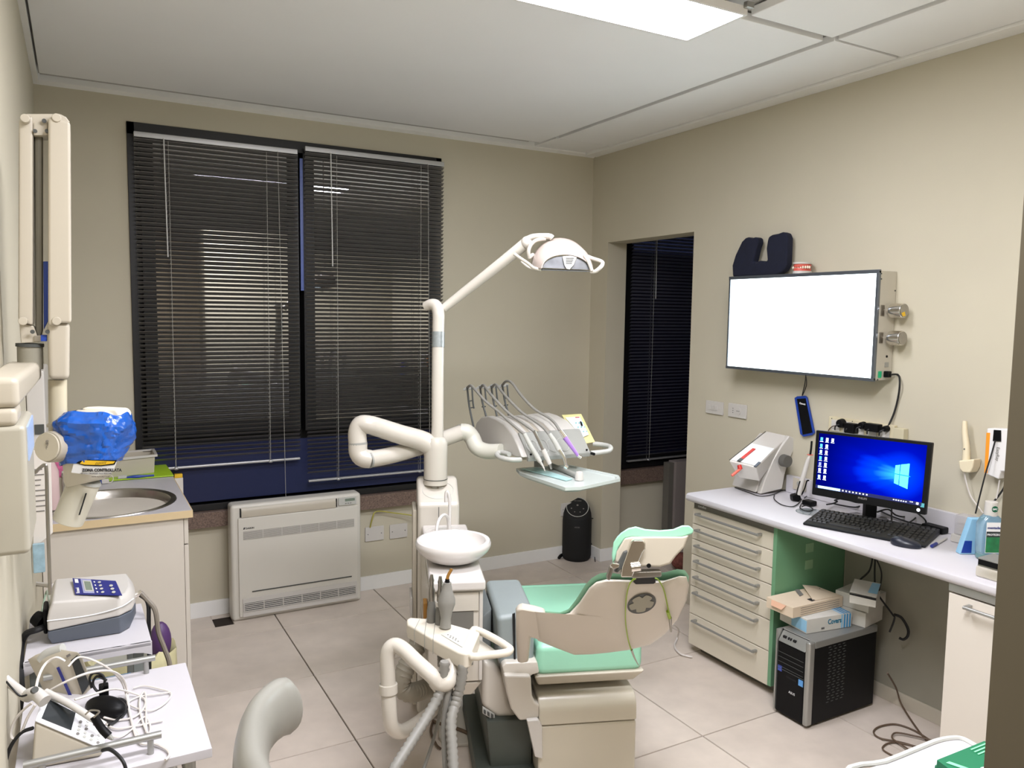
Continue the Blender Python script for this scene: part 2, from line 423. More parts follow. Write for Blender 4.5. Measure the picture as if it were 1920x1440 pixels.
# ================================================================== LIGHT PANEL
L0, L1 = at(950, 0, z=2.636), at(1290, 78, z=2.636)
lx0, lx1, ly0, ly1 = .79, 1.995, 1.993, 2.290
t = thing('ceiling_light', ((lx0+lx1)/2, (ly0+ly1)/2, 2.636), 'long white LED ceiling light panel glowing above the dental chair', 'light')
part(MB().box((lx0+.01, ly0+.01, 2.637), (lx1-.01, ly1-.01, 2.645)), 'diffuser', LIGHTM, t)
f = MB()
for a in [((lx0, ly0, 2.636), (lx1, ly0+.01, 2.664)), ((lx0, ly1-.01, 2.636), (lx1, ly1, 2.664)), ((lx0, ly0+.01, 2.636), (lx0+.01, ly1-.01, 2.664)), ((lx1-.01, ly0+.01, 2.636), (lx1, ly1-.01, 2.664)), ((lx0+.01, ly0+.01, 2.65), (lx1-.01, ly1-.01, 2.663))]: f.box(*a)
part(f, 'frame', mat('led_frame', (224, 222, 220), .4, var=.01), t)
part(MB().box((lx1-.02, ly0-.018, 2.655), (lx1+.012, ly0-.0005, 2.675)), 'clip', ALU, t, bev=.002)

# ================================================================== BLINDS
def blind(x0, x1, zt_, zb, y, pitch, sm, label, wand, cords, drop=0):
    t = thing('venetian_blind', ((x0+x1)/2, y, zb), label, 'blind')
    part(MB().box((x0, y-.014, zt_-.026), (x1, y+.014, zt_)), 'headrail', RAIL, t, bev=.003)
    part(MB().box((x0+.002, y-.012, zb), (x1-.002, y+.012, zb+.012)), 'bottom_rail', RAIL, t, bev=.004)
    n = int((zt_-.034-zb-.02)/pitch)
    tl = math.radians(31); hw = .0125; proto = None
    for k in range(n):
        z = zt_-.038-k*pitch
        if proto is None:
            mb = MB(); rs = []
            for e in (0, 1):
                X = x1 if e else x0
                top = [(X, y+s*hw*math.cos(tl), z-s*hw*math.sin(tl)+.0014*(1-s*s)) for s in (-1, -.5, 0, .5, 1)]
                bot = [(X, y+s*hw*math.cos(tl), z-s*hw*math.sin(tl)+.0014*(1-s*s)-.0006) for s in (1, .5, 0, -.5, -1)]
                rs.append(top+bot)
            mb.rings(rs); proto = part(mb, 'slat', sm, t, sharp=80)
        else:
            c = proto.copy(); COL.objects.link(c); c.parent = t; c.location = proto.location+V((0, 0, -k*pitch+random.uniform(-.0006, .0006)))
            c.rotation_euler = (0, 0, 0)
    for cx in cords:
        c = MB(); c.cyl((cx, y-.0145, zb+.005), (cx, y-.0145, zt_-.03), .0011, seg=5); c.cyl((cx, y+.0145, zb+.005), (cx, y+.0145, zt_-.03), .0008, seg=5)
        part(c, 'ladder_cord', CORD, t)
        part(MB().ell((cx, y-.014, zb+.004), (.013, 0, 0), (0, .006, 0), (0, 0, .008), 8, 6), 'cord_button', RAIL, t)
    if wand:
        part(MB().cyl((wand[0], y-.022, zt_-.02), (wand[0]+.006, y-.022, wand[1]), .0032, seg=6), 'tilt_wand', mat('wand_clear', (206, 206, 204), .1, var=.02, coat=1), t)
    if drop:
        part(MB().cyl((drop[0], y-.024, zt_-.02), (drop[0]+.02, y-.024, drop[1]), .0012, seg=5), 'pull_cord', CORD, t)
    return t
yb_ = YB-.045
def bx_(px, py): return at(px, py, y=yb_)
a, b = bx_(250, 246), bx_(556, 872)
blind(a.x, bx_(557, 280).x, a.z, b.z-.03, yb_, .0222, SLAT, 'grey slatted blind on the left half of the wide window, with a bright streak reflected in its upper slats', 'blind', (bx_(318, 400).x, bx_(500, 400).x)) if 0 else None
t1 = blind(a.x, bx_(557, 280).x, a.z, bx_(553, 862).z, yb_, .0222, SLAT, 'shorter grey slatted blind covering the left sash of the wide window', (bx_(306, 260).x, bx_(309, 482).z), (bx_(318, 400).x, bx_(500, 400).x), (bx_(519, 300).x, bx_(522, 935).z))
c_, d_ = bx_(570, 275), bx_(830, 310)
t2 = blind(c_.x, d_.x, c_.z, bx_(577, 903).z, yb_-.012, .0224, SLAT, 'longer grey slatted blind covering the right sash of the wide window, behind the lamp pole', (bx_(617, 300).x, bx_(620, 500).z), (bx_(630, 500).x, bx_(786, 400).x), (bx_(798, 300).x, bx_(798, 890).z))
t3 = blind(3.31, 4.36, 2.46, at(1230, 861, y=YB-.03).z, YB-.03, .0232, SLAT2, 'dark slatted blind on the window seen through the doorway opening', (3.5, 1.75), (3.495, 4.2))

# ================================================================== FLOOR AIR CONDITIONER
AX0, AX1, AY, AZ = .663, 1.362, 4.151, .622
t = thing('air_conditioner', ((AX0+AX1)/2, 4.24, 0), 'white floor-standing air conditioner under the wide window', 'air conditioner')
ACW = mat('ac_white', (206, 202, 192), .4, var=.012, scale=3)
part(MB().box((AX0, AY+.012, 0.0), (AX1, YB-.048, AZ)), 'body', ACW, t, bev=.018, seg=3)
part(MB().box((AX0+.035, AY+.001, .022), (AX1-.02, AY+.02, .552)), 'front_panel', ACW, t, bev=.006)
fx0, fx1 = AX0+.052, AX1-.145
part(MB().prism([(fx0, AY+.004, .553), (fx0, AY+.02, .553), (fx0, AY+.06, .609), (fx0, AY+.012, .602), (fx0, AY+.002, .585)], (fx1-fx0, 0, 0)), 'air_flap', WPLC, t, bev=.003)
part(MB().box((fx0-.006, AY+.006, .556), (fx0-.001, AY+.02, .603)), 'flap_gap', BLACKM, t)
part(MB().box((fx1+.001, AY+.006, .556), (fx1+.006, AY+.02, .603)), 'flap_gap', BLACKM, t)
part(MB().box((fx1+.014, AY+.003, .562), (AX1-.03, AY+.02, .604)), 'control_panel', GREYL, t, bev=.002)
part(MB().box((fx1+.05, AY+.001, .584), (AX1-.04, AY+.004, .598)), 'display', LCDG, t)
g0, g1 = AX0+.06, AX1-.045
part(MB().box((g0, AY-.0005, .437), (g1, AY+.002, .480)), 'upper_grille_recess', GRIL, t)
for k in range(7): part(MB().box((g0, AY-.003, .439+k*.006), (g1, AY+.0015, .4415+k*.006)), 'grille_bar', WPL, t)
for k in range(1, 6):
    x = g0+(g1-g0)*k/6; part(MB().box((x-.002, AY-.0035, .437), (x+.002, AY+.001, .480)), 'grille_divider', WPL, t)
part(MB().box((AX0+.05, AY-.004, .022), (AX1-.03, AY+.002, .122)), 'lower_grille_frame', WPL, t, bev=.003)
part(MB().box((AX0+.056, AY-.0055, .050), (AX1-.036, AY-.003, .096)), 'lower_grille_recess', BLACKM, t)
for k in range(5): part(MB().box((AX0+.056, AY-.009, .052+k*.0095), (AX1-.036, AY-.005, .0565+k*.0095)), 'grille_bar', WPL, t)
for k in range(0, 7):
    x = AX0+.058+(AX1-AX0-.096)*k/6; part(MB().box((x-.002, AY-.0095, .050), (x+.002, AY-.005, .097)), 'grille_divider', WPL, t)
part(MB().box((AX0+.1, AY-.002, .151), (AX1-.06, AY+.001, .156)), 'panel_slot', GREYD, t)
text('DAIKIN', (AX0+.072, AY-.0002, .492), (1, 0, 0), (0, 0, 1), .013, INK, t, bold=.0003)
mb = MB(); mb.hexa([(AX0+.06, AY-.001, .492), (AX0+.066, AY-.001, .492), (AX0+.066, AY+.0015, .492), (AX0+.06, AY+.0015, .492)], [(AX0+.063, AY-.001, .502), (AX0+.071, AY-.001, .502), (AX0+.071, AY+.0015, .502), (AX0+.063, AY+.0015, .502)]); part(mb, 'emblem', INK, t)
for k in range(3): part(MB().box((fx1+.05+k*.014, AY+.0015, .570), (fx1+.058+k*.014, AY+.004, .574)), 'button', INKG, t)

# blank wall plates and earth wire
def blank_plate(px0, py0, px1, py1, label):
    a = at(px0, py0, y=YB); b = at(px1, py1, y=YB)
    t = thing('wall_plate', ((a.x+b.x)/2, YB, b.z), label, 'wall plate')
    part(MB().box((a.x, YB-.009, b.z), (b.x, YB-.0005, a.z)), 'cover', WPL, t, bev=.003)
    for s in (.14, .86): part(MB().cyl((a.x+(b.x-a.x)*s, YB-.0105, (a.z+b.z)/2), (a.x+(b.x-a.x)*s, YB-.009, (a.z+b.z)/2), .0028, seg=8), 'screw', GREYD, t)
    return t
blank_plate(684, 989, 719, 1011, 'blank white wall plate right beside the air conditioner, with the yellow-green wire')
blank_plate(730, 984, 763, 1006, 'blank white wall plate nearest the dental unit column')
blank_plate(1051, 944, 1078, 964, 'blank white wall plate partly behind the black tower purifier')
solo(MB().tube([at(694, 989, y=YB-.012), at(698, 973, y=YB-.03), at(706, 959, y=YB-.03), at(740, 962, y=YB-.03), at(776, 967, y=YB-.05), at(800, 975, y=YB-.1)], .004, 6), 'earth_wire', YELW, 'yellow-green wire looping from the wall plate toward the dental unit', 'wire')

# ================================================================== PURIFIER
pc = at(1087, 1050, z=0); pc = V((pc.x, pc.y+.04, 0))
t = thing('air_purifier', pc, 'black cylindrical air purifier in the corner beside the doorway opening', 'air purifier')
R0 = .097
vdir = V((-pc.x, -pc.y, 0)).normalized()
prof = [(R0-.014, 0), (R0-.004, .012), (R0, .03)]; part(MB().lathe(prof+[(R0, .27), (R0-.002, .285)], pc, seg=36), 'body', BLACKM, t)
# slanted top : shear the upper rings so that the control face tips towards the room
mb = MB(); rs = []
for k, (rr, h) in enumerate([(R0-.002, .285), (R0-.004, .31), (R0-.012, .335), (R0-.022, .35)]):
    sh = max(0, h-.285)/.065
    rs.append([pc+V((math.cos(a)*rr, math.sin(a)*rr, 0))+V((0, 0, h-sh*.05*(V((math.cos(a), math.sin(a), 0)).dot(vdir)))) for a in [2*PI*i/36 for i in range(36)]])
mb.rings(rs); part(mb, 'top_cap', BLACKM, t)
cn = (V((0, 0, 1))+vdir*.68).normalized(); cr = V((-vdir.y, vdir.x, 0)); cu = cn.cross(cr)
if cu.z < 0: cu = -cu
cc = pc+V((0, 0, .352))
ring = [cc+cr*(.073*math.cos(2*PI*i/32))+cu*(.085*math.sin(2*PI*i/32)) for i in range(32)]
part(MB().tube(ring, .0022, 6, 0, closed=True), 'chrome_ring', GREYL, t)
for dx, dy, s in [(0, .015, .007), (-.04, -.015, .005), (.04, -.015, .005), (-.018, -.045, .004), (.018, -.045, .004)]:
    p = cc+cr*dx+cu*dy+cn*.001; part(MB().lathe([(s, 0), (s, .0008)], p, cn, 12), 'touch_icon', INKG, t)
crx = cr if cr.dot(RX) > 0 else -cr
text('AIR CARE', cc+cu*.05+cn*.001, crx, cu, .012, INKG, t, align='CENTER')
text('ARDES', pc+vdir*(R0+.0012)+V((0, 0, .235)), crx, (0, 0, 1), .012, INKG, t, align='CENTER')
s0 = at(1112, 985, y=pc.y); 
part(MB().tube([pc+crx*.09+V((0, 0, .28)), at(1118, 975, y=pc.y), at(1122, 990, y=pc.y), at(1118, 1003, y=pc.y), at(1112, 1000, y=pc.y), at(1116, 985, y=pc.y), at(1112, 977, y=pc.y)], .003, 6), 'cord_loop', RUBB, t)
part(MB().tube([pc+crx*.09+V((0, .0, .12)), at(1113, 1030, y=pc.y), at(1116, 1053, z=.004)], .003, 6), 'power_cord', RUBB, t)
solo(MB().cyl(at(1048, 1046, z=.012), at(1056, 1036, z=.03), .010, .014, 10).tube([at(1056, 1036, z=.03), at(1060, 1033, z=.06), at(1066, 1040, z=.03)], .0035, 6), 'power_plug', BLACK, 'black mains plug dangling beside the black purifier', 'plug')

# ================================================================== SINK CABINET
SZ, SX, SY = .83, .378, 3.3
t = thing('sink_cabinet', (.12, 3.8, 0), 'white base cabinet with an inset round steel sink against the left wall', 'cabinet')
part(MB().box((XL+.002, SY+.012, 0.0), (SX-.03, YB-.05, SZ-.03)), 'carcass', CABW, t, bev=.002)
part(MB().box((SX-.029, SY+.014, .02), (SX-.012, SY+.49, .685)), 'door', CABW, t, bev=.003)
part(MB().box((SX-.029, SY+.495, .02), (SX-.012, YB-.05, .685)), 'door', CABW, t, bev=.003)
part(MB().box((SX-.029, SY+.014, .69), (SX-.012, YB-.05, SZ-.032)), 'top_rail', CABW, t, bev=.003)
# countertop with an oval hole
ecx, ecy = .118, 0
pa = at(326, 937, z=SZ); pb = at(240, 917, z=SZ); pcn = at(220, 968, z=SZ)
ecy = (pb.y+pcn.y)/2; erx = pa.x-.098; ery = (pb.y-pcn.y)/2; ecx = .098
def oval(n, rx, ry, z): return [V((ecx+rx*math.cos(2*PI*i/n), ecy+ry*math.sin(2*PI*i/n), z)) for i in range(n)]
def rectray(n, x0, x1, y0, y1, z):
    out = []
    for i in range(n):
        c, s = math.cos(2*PI*i/n), math.sin(2*PI*i/n)
        k = min((x1-ecx)/c if c > 1e-6 else 9, (x0-ecx)/c if c < -1e-6 else 9, (y1-ecy)/s if s > 1e-6 else 9, (y0-ecy)/s if s < -1e-6 else 9)
        out.append(V((ecx+k*c, ecy+k*s, z)))
    return out
n = 48; cx0, cx1, cy0, cy1 = XL+.002, SX, SY, YB-.05
def corners(rr, z):
    for X in (cx0, cx1):
        for Y in (cy0, cy1):
            i = min(range(n), key=lambda i: (rr[i]-V((X, Y, z))).length); rr[i] = V((X, Y, z))
    return rr
ot, ob = corners(rectray(n, cx0, cx1, cy0, cy1, SZ), SZ), corners(rectray(n, cx0, cx1, cy0, cy1, SZ-.03), SZ-.03)
mb = MB(); mb.rings([ot, oval(n, erx, ery, SZ), oval(n, erx, ery, SZ-.03), ob], closed=True); 
part(mb, 'countertop', LAM, t)
e = MB(); e.box((cx0, cy0-.004, SZ-.03), (cx1+.004, cy0-.0002, SZ-.001)); e.box((cx1+.0002, cy0, SZ-.03), (cx1+.004, cy1, SZ-.001)); part(e, 'edge_band', WOODE, t)
mb = MB(); mb.rings([oval(n, erx+.016, ery+.016, SZ+.0005), oval(n, erx+.014, ery+.014, SZ+.004), oval(n, erx-.008, ery-.008, SZ+.002), oval(n, erx-.02, ery-.02, SZ-.02), oval(n, erx-.03, ery-.03, SZ-.11), oval(n, erx-.09, ery-.09, SZ-.14), oval(n, .02, .02, SZ-.142)], caps=False)
mb.bm.faces.new(mb.verts(oval(n, .02, .02, SZ-.1421)))
part(mb, 'sink_bowl', STEEL, t)
fp = at(118, 925, z=SZ+.02)
t = thing('tap', (fp.x, fp.y, SZ), 'small chrome tap behind the x-ray tube at the left of the sink', 'tap')
part(MB().cyl((fp.x, fp.y, SZ), (fp.x, fp.y, SZ+.09), .014, .012), 'tap_body', CHR, t)
part(MB().tube([(fp.x, fp.y, SZ+.07), (fp.x+.03, fp.y, SZ+.1), (fp.x+.09, fp.y, SZ+.1), (fp.x+.11, fp.y, SZ+.08)], .008, 10), 'spout', CHR, t)
part(MB().cyl((fp.x, fp.y, SZ+.09), (fp.x+.005, fp.y-.05, SZ+.12), .006), 'lever', CHR, t)

# things on the sink counter
g = [at(160, 906, z=SZ+.002), at(326, 893, z=SZ+.002), at(311, 872, z=SZ+.002), at(165, 880, z=SZ+.002)]
mb = MB(); mb.prism(g, (0, 0, .006))
solo(mb, 'rubber_mat', LIME, 'lime green rubber mat on the counter behind the sink', 'mat', bev=.002)
zb = SZ+.0085
b0, b1 = at(190, 898, z=zb), at(289, 886, z=zb)
bl = [V((b0.x-.03, b0.y, zb)), V((b1.x, b1.y, zb)), V((b1.x, b1.y+.16, zb)), V((b0.x-.03, b0.y+.17, zb))]
t = thing('plastic_tray', ((b0.x+b1.x)/2, b1.y+.08, zb), 'open white plastic tray box on the lime mat behind the sink', 'tray')
c0 = (bl[0]+bl[2])/2; up = V((0, 0, .085))
def sc(p, k, dz): return c0+(p-c0)*k+V((0, 0, dz))
mb = MB(); mb.rings([[sc(p, 1, 0) for p in bl], [sc(p, 1.04, .082) for p in bl], [sc(p, 1.02, .082) for p in bl], [sc(p, .98, .006) for p in bl]]); part(mb, 'tub', WPLC, t, bev=.003)
mb = MB(); mb.rings([[sc(p, 1.035, .079) for p in bl], [sc(p, 1.13, .079) for p in bl], [sc(p, 1.13, .090) for p in bl], [sc(p, 1.035, .090) for p in bl]], closed=True); part(mb, 'rim', WPL, t)
tb = at(289, 892, z=zb); ta = at(222, 895, z=zb)
tb_y = ta.y
t = thing('toothbrush', ((ta.x+tb.x)/2, ta.y, zb), 'navy blue toothbrush lying on the lime mat in front of the white tray', 'toothbrush')
A, B = at(221, 896, z=zb+.006), at(291, 891, z=zb+.006)
part(MB().tube([A.lerp(B, k) for k in (0.2, .35, .5, .75, .97)], lambda u: .0042+.0035*math.sin(min(1, u*1.2)*PI*.9)**2, 8), 'handle', BLUEP, t)
part(MB().box(A+V((0, -.006, -.004)), A.lerp(B, .24)+V((0, .006, .010))), 'bristle_head', GREYL, t, bev=.002)
p = at(197, 903, z=SZ+.01)
t = thing('floss_coil', (p.x, p.y, SZ), 'small white clip with a blue cap beside the x-ray cone at the sink edge', 'clip')
part(MB().box(p+V((-.014, -.01, -.008)), p+V((.016, .012, .012))), 'clip_body', WPL, t, bev=.003)
part(MB().cyl(p+V((-.034, 0, 0)), p+V((-.014, 0, 0)), .009), 'blue_cap', BLUEP, t)
part(MB().tube([p+V((.014+.02*math.cos(k/12*2*PI), .0, .012+.02*math.sin(k/12*2*PI))) for k in range(12)], .0018, 6, 2, closed=True), 'white_loop', CABLEW, t)
# pink wrapped packet, spray bottle
p0 = at(103, 900, z=SZ+.002)
mb = vp([(100, 897), (101, 858), (106, 850), (112, 862), (124, 870), (128, 898)], (at(110, 880, y=3.75)-CAM).dot(FW), .05)
solo(mb, 'wrapped_packet', PINK, 'pink patterned wrapped packet standing behind the tap', 'packet', bev=.008)
ys = 3.55
t = thing('spray_bottle', at(90, 890, y=ys), 'white spray bottle with a red trigger, half hidden by the x-ray arm joint', 'bottle')
a = at(93, 885, y=ys)
a.z = SZ+.001
part(MB().lathe([(.03, 0), (.032, .01), (.032, .15), (.014, .2), (.012, .225)], a, seg=20), 'bottle_body', PINKP, t)
b = at(93, 797, y=ys)
part(MB().box((a.x-.018, ys-.012, b.z-.014), (a.x+.022, ys+.012, b.z+.012)), 'spray_head', WPL, t, bev=.004)
part(MB().cyl(at(80, 791, y=ys), at(86, 791, y=ys), .009), 'nozzle', RED, t)
part(MB().tube([at(88, 796, y=ys), at(84, 804, y=ys), at(79, 811, y=ys)], .0045, 8), 'trigger', RED, t)
# box on the sill behind the counter
p = at(333, 893, y=4.22)
solo(MB().box((p.x-.03, 4.2, SZ-.0), (p.x+.018, 4.235, p.z+.015)), 'small_carton', YELS, 'small yellow and white carton standing at the far corner of the sink counter', 'box', bev=.002) if 0 else None
t = thing('small_carton', (p.x, 4.2, .575), 'small yellow and white carton standing at the far end of the sink counter', 'box')
qx0, qx1 = at(327, 890, y=4.275).x, at(343, 890, y=4.275).x
part(MB().box((qx0, 4.272, .575), (qx1, 4.30, at(335, 896, y=4.275).z)), 'carton_body', PAPER, t, bev=.002)
part(MB().box((qx0, 4.272, at(335, 896, y=4.275).z), (qx1-.002, 4.30, at(335, 889, y=4.275).z)), 'carton_lid', YELS, t, bev=.002)

# things hung on the left wall: towel dispenser, paper bag
ya, yb2 = 2.75, 3.1
za, zb_ = at(88, 695, y=ya).z, at(88, 862, y=ya).z
t = thing('towel_dispenser', (XL+.04, 2.9, zb_), 'white wall-mounted towel dispenser behind the grey control box', 'dispenser')
part(MB().box((XL+.001, ya, zb_), (at(86, 780, y=ya).x, yb2, za)), 'cover', WPL, t, bev=.006)
part(MB().box((XL+.02, ya-.003, zb_+.08), (XL+.045, ya+.001, zb_+.11)), 'lock', GREYD, t)
t = thing('paper_pouch', (XL+.03, 2.9, .9), 'printed clear sterilisation pouches hanging under the towel dispenser', 'pouch')
pw = [at(59, 845, y=2.72), at(95, 845, y=2.72), at(99, 1000, y=2.72), at(62, 1030, y=2.72)]
pw = [V((max(p.x, XL+.002), 2.72, p.z)) for p in pw]
mb = MB(); mb.prism(pw, (0, .012, 0)); part(mb, 'pouch_sheet', PAPER, t, bev=.003)
for k in range(9): 
    z = pw[0].z-.06-.016*k; part(MB().box((XL+.008, 2.7185, z), (XL+.03+.02*random.random(), 2.7197, z+.003)), 'print_line', INKG, t)
part(MB().box((XL+.004, 2.70, pw[3].z-.07), (XL+.035, 2.715, pw[3].z+.02)), 'blue_seal_pouch', mat('pouch_mix', (150, 178, 190), .4, var=.2, scale=30), t, bev=.003)

# ================================================================== X-RAY UNIT
XY = 2.0
def X(px, py, y=XY): return at(px, py, y=y)
t = thing('xray_unit', (XL+.05, 1.9, X(50, 1040).z), 'wall-mounted dental x-ray unit with folded scissor arm, grey control box and angled cone', 'x-ray unit')
def pbox(px0, py0, px1, py1, y0, y1, xclamp=True):
    a, b = at(px0, py0, y=y0), at(px1, py1, y=y0)
    return MB().box((max(a.x, XL+.003) if xclamp else a.x, y0, b.z), (b.x, y1, a.z))
# horizontal arm: near end at y=1.5, far end at y=1.97
n1, n2, n3 = at(35, 707, y=1.5), at(35, 752, y=1.5), at(0, 795, y=1.5)
f1, f2 = at(75, 680, y=1.97), at(75, 717, y=1.97)
xl = XL+.003
mb = MB(); mb.hexa([(xl, 1.5, n2.z-.012), (n1.x, 1.5, n2.z-.012), (f1.x, 2.03, f2.z), (xl, 2.03, f2.z)], [(xl, 1.5, n1.z), (n1.x, 1.5, n1.z), (f1.x, 2.03, f1.z), (xl, 2.03, f1.z)])
part(mb, 'horizontal_arm', WPLC, t, bev=.012, seg=3)
part(MB().box((xl, 1.5, at(30, 800, y=1.5).z), (n1.x-.004, 1.6, n2.z-.011)), 'arm_joint', WPLC, t, bev=.01, seg=3)
c0 = at(48, 797, y=1.5); c1 = at(52, 1040, y=1.5)
part(MB().box((xl, 1.5, c1.z), (c0.x, 1.72, c0.z)), 'control_box', mat('control_box_grey', (170, 165, 150), .4, var=.02), t, bev=.01, seg=3)
part(MB().box((c0.x-.001, 1.53, at(50, 870, y=1.5).z), (c0.x+.002, 1.70, at(50, 805, y=1.5).z)), 'display_strip', mat('pale_blue', (170, 190, 222), .3, var=.02), t)
part(MB().cyl(X(57, 692), X(56, 646), .0245, seg=24), 'pivot_tube', mat('pivot_grey', (140, 136, 122), .45, var=.03), t)
part(MB().cyl(X(56, 650), X(56, 644), .027, seg=24), 'pivot_collar', GREYD, t)
def rod(poly, y0, y1, name, m, bev=.006, **k):
    return part(MB().prism([at(a, b, y=y0) for a, b in poly], (0, y1-y0, 0)), name, m, t, bev=bev, **k)
rod([(36, 604), (63, 611), (70, 630), (75, 642), (39, 644)], 1.975, 2.03, 'lower_bracket', WPLC, .003)
rod([(35, 222), (62, 216), (62, 611), (34, 602)], 1.965, 2.04, 'rear_arm', WPLC, .006)
rod([(90, 218), (132, 228), (134, 606), (112, 606), (98, 611), (90, 611)], 1.95, 2.04, 'front_arm', WPLC, .012, seg=3)
rod([(88, 600), (131, 606), (130, 712), (91, 712)], 1.96, 2.03, 'lower_sleeve', WPLC, .01, seg=3)
rod([(44, 216), (50, 213), (112, 213), (124, 219), (132, 230), (90, 232), (90, 254), (62, 254), (62, 232), (40, 228)], 1.97, 2.03, 'top_link', WPLC, .003)
rod([(64, 250), (80, 250), (80, 620), (74, 642), (66, 620)], 1.985, 2.02, 'spring_rod', mat('spring_grey', (116, 112, 98), .45, var=.04), .008)
rod([(81, 490), (91, 490), (91, 600), (82, 618)], 1.99, 2.01, 'blue_strap', BLUEP, .001)
rod([(64, 629), (77, 629), (77, 640), (64, 640)], 1.97, 1.99, 'steel_clip', STEEL, .001)
rod([(76, 628), (88, 628), (88, 640), (76, 640)], 1.97, 1.99, 'blue_clip', BLUEP, .001)
for a, b, r in [(83, 227, .0045), (66, 246, .004), (88, 246, .004), (61, 622, .0045), (89, 622, .0045)]:
    p = at(a, b, y=1.9645); part(MB().cyl(p, p+V((0, -.003, 0)), r, seg=12), 'screw', GREYD, t); 
for a, b in [(47, 222), (106, 221), (43, 602), (106, 602)]:
    p = at(a, b, y=1.95); part(MB().cyl(p+V((0, .02, 0)), p+V((0, -.004, 0)), .009, seg=16), 'pivot_cap', WPLC, t, bev=.002)
part(MB().cyl(X(109, 820), X(108, 712), .0185, seg=24), 'vertical_tube', mat('tube_cream', (200, 191, 166), .35, var=.02), t)
part(MB().cyl(X(108, 800), X(108, 795), .0215, seg=24), 'tube_ring', WPLC, t)
ca, cb = at(90, 838, y=1.955), at(130, 836, y=2.0)
part(MB().cyl(ca, cb, .034, .036, seg=28), 'head_yoke', WPLC, t, bev=.004)
ax = (ca-cb).normalized()
part(MB().cyl(ca+ax*.0005, ca+ax*.005, .031, seg=28), 'yoke_cap', mat('cap_cream', (206, 198, 178), .4, var=.02), t, bev=.001)
text('GENDEX', ca+ax*.0055+V((0, 0, .016)), (0, 0, -1), RX, .008, INKG, t)
# tube head lofted along its tilted axis
hd = (X(180, 800)-CAM).dot(FW)
def hring(cx, cy, hw, dep, lean, n=24, extra=0):
    c = at(cx, cy, d=hd); k = hd/F
    out = []
    for i in range(n):
        a = 2*PI*i/n; ca_, sa_ = math.cos(a), math.sin(a)
        ex = abs(ca_)**.6*(1 if ca_ > 0 else -1); ey = abs(sa_)**.6*(1 if sa_ > 0 else -1)
        out.append(c+RX*(ex*hw*k+extra*ex)+FW*(ey*(dep+extra))-DN*(ex*lean*k)+V((0, 0, ey*(-dep)*.0)))
    return out
hs = [(187, 768, 34, .035, 0), (188, 776, 42, .05, -2), (184, 800, 50, .062, -4), (180, 825, 51, .062, -3), (174, 860, 43, .058, 0), (168, 880, 37, .05, 2), (164, 897, 33, .045, 4), (160, 906, 27, .036, 6)]
part(MB().rings([hring(*h) for h in hs]), 'tube_head', mat('head_cream', (206, 200, 184), .35, var=.02), t)
k0, k1 = at(159, 902, d=hd), at(127, 978, d=hd)
part(MB().cyl(k0, k1, .034, .0325, seg=32), 'cone', mat('cone_grey', (204, 200, 184), .35, var=.02), t, bev=.002)
part(MB().cyl(k0+(k0-k1).normalized()*.006, k0, .033, .036, seg=32), 'cone_ring', GREYP, t)
for dx in (8, -13):
    a, b = at(152+dx, 925, d=hd-.03), at(139+dx, 966, d=hd-.03)
    part(MB().prism([a, a+RX*.0016, b+RX*.0016, b], FW*.004), 'aim_line', BLACKM, t)
n_ = -FW
def hq(pts, off, m, name):
    return part(quad(MB(), [at(a, b, d=hd-off) for a, b in pts], .0008), name, m, t)
hq([(139, 867), (149, 864), (219, 866), (214, 880), (208, 889), (180, 892), (134, 886)], .062, INKW, 'warning_label')
hq([(142, 868), (152, 862), (219, 863), (215, 871), (190, 874), (158, 873)], .0632, BLACK, 'warning_band')
hq([(150, 869), (156, 863), (216, 865), (213, 869), (190, 872), (158, 871)], .0642, YELS, 'yellow_band')
text('ZONA CONTROLLATA', at(154, 884, d=hd-.064), RX-DN*(-.0), -DN, .0092, INK, t, bold=.0003, w=.9)
text('VIETATO L\'INGRESSO ALLE PERSONE', at(150, 889, d=hd-.064), RX, -DN, .0042, INKG, t)
text('NON AUTORIZZATE', at(172, 895, d=hd-.056), RX, -DN, .0042, INKG, t)
for k in range(7):
    a = at(178+k*3, 872-k*.3, d=hd-.0652); part(MB().prism([a, a+RX*.001, a+RX*.004+DN*-.006, a+RX*.003+DN*-.006], FW*.0008), 'ray_mark', BLACK, t)
# blue plastic cover
bs = [(187, 765, 36, .037, 0), (185, 772, 53, .056, -3), (181, 790, 62, .072, -5), (180, 815, 60, .072, -4), (176, 840, 54, .070, -2), (176, 858, 47, .066, 0), (174, 868, 43, .062, 2)]
R_ = []
bsx = []
for i, h in enumerate(bs[:-1]):
    for k in range(6):
        bsx.append(tuple(h[j]+(bs[i+1][j]-h[j])*k/6 for j in range(5)))
bsx.append(bs[-1])
for h in bsx:
    r = hring(*h, n=84); R_.append([p+V((noise.noise(p*20), noise.noise(p*20+V((9, 0, 0))), noise.noise(p*20+V((0, 7, 0)))))*.008+RX*(abs(noise.noise(V((p.x*45, p.y*45, p.z*90))))*.006-.002)+FW*(-abs(noise.noise(V((p.x*60+5, p.y*30, p.z*60))))*.011) for p in r])
solo(MB().rings(R_[5:], caps=False), 'plastic_cover', BLUEBAG, 'crinkled bright blue plastic cover wrapped around the x-ray tube head', 'cover', sharp=25)
part(MB().prism([at(a, b, d=hd-.03) for a, b in [(150, 766), (162, 763), (218, 766), (224, 775), (222, 786), (180, 790), (172, 786)]], FW*.06), 'top_cap', mat('head_top', (232, 226, 210), .35, var=.02), t, bev=.008, seg=3)
hq([(186, 776), (196, 772), (197, 775), (187, 779)], .034, BLACK, 'cap_screw')

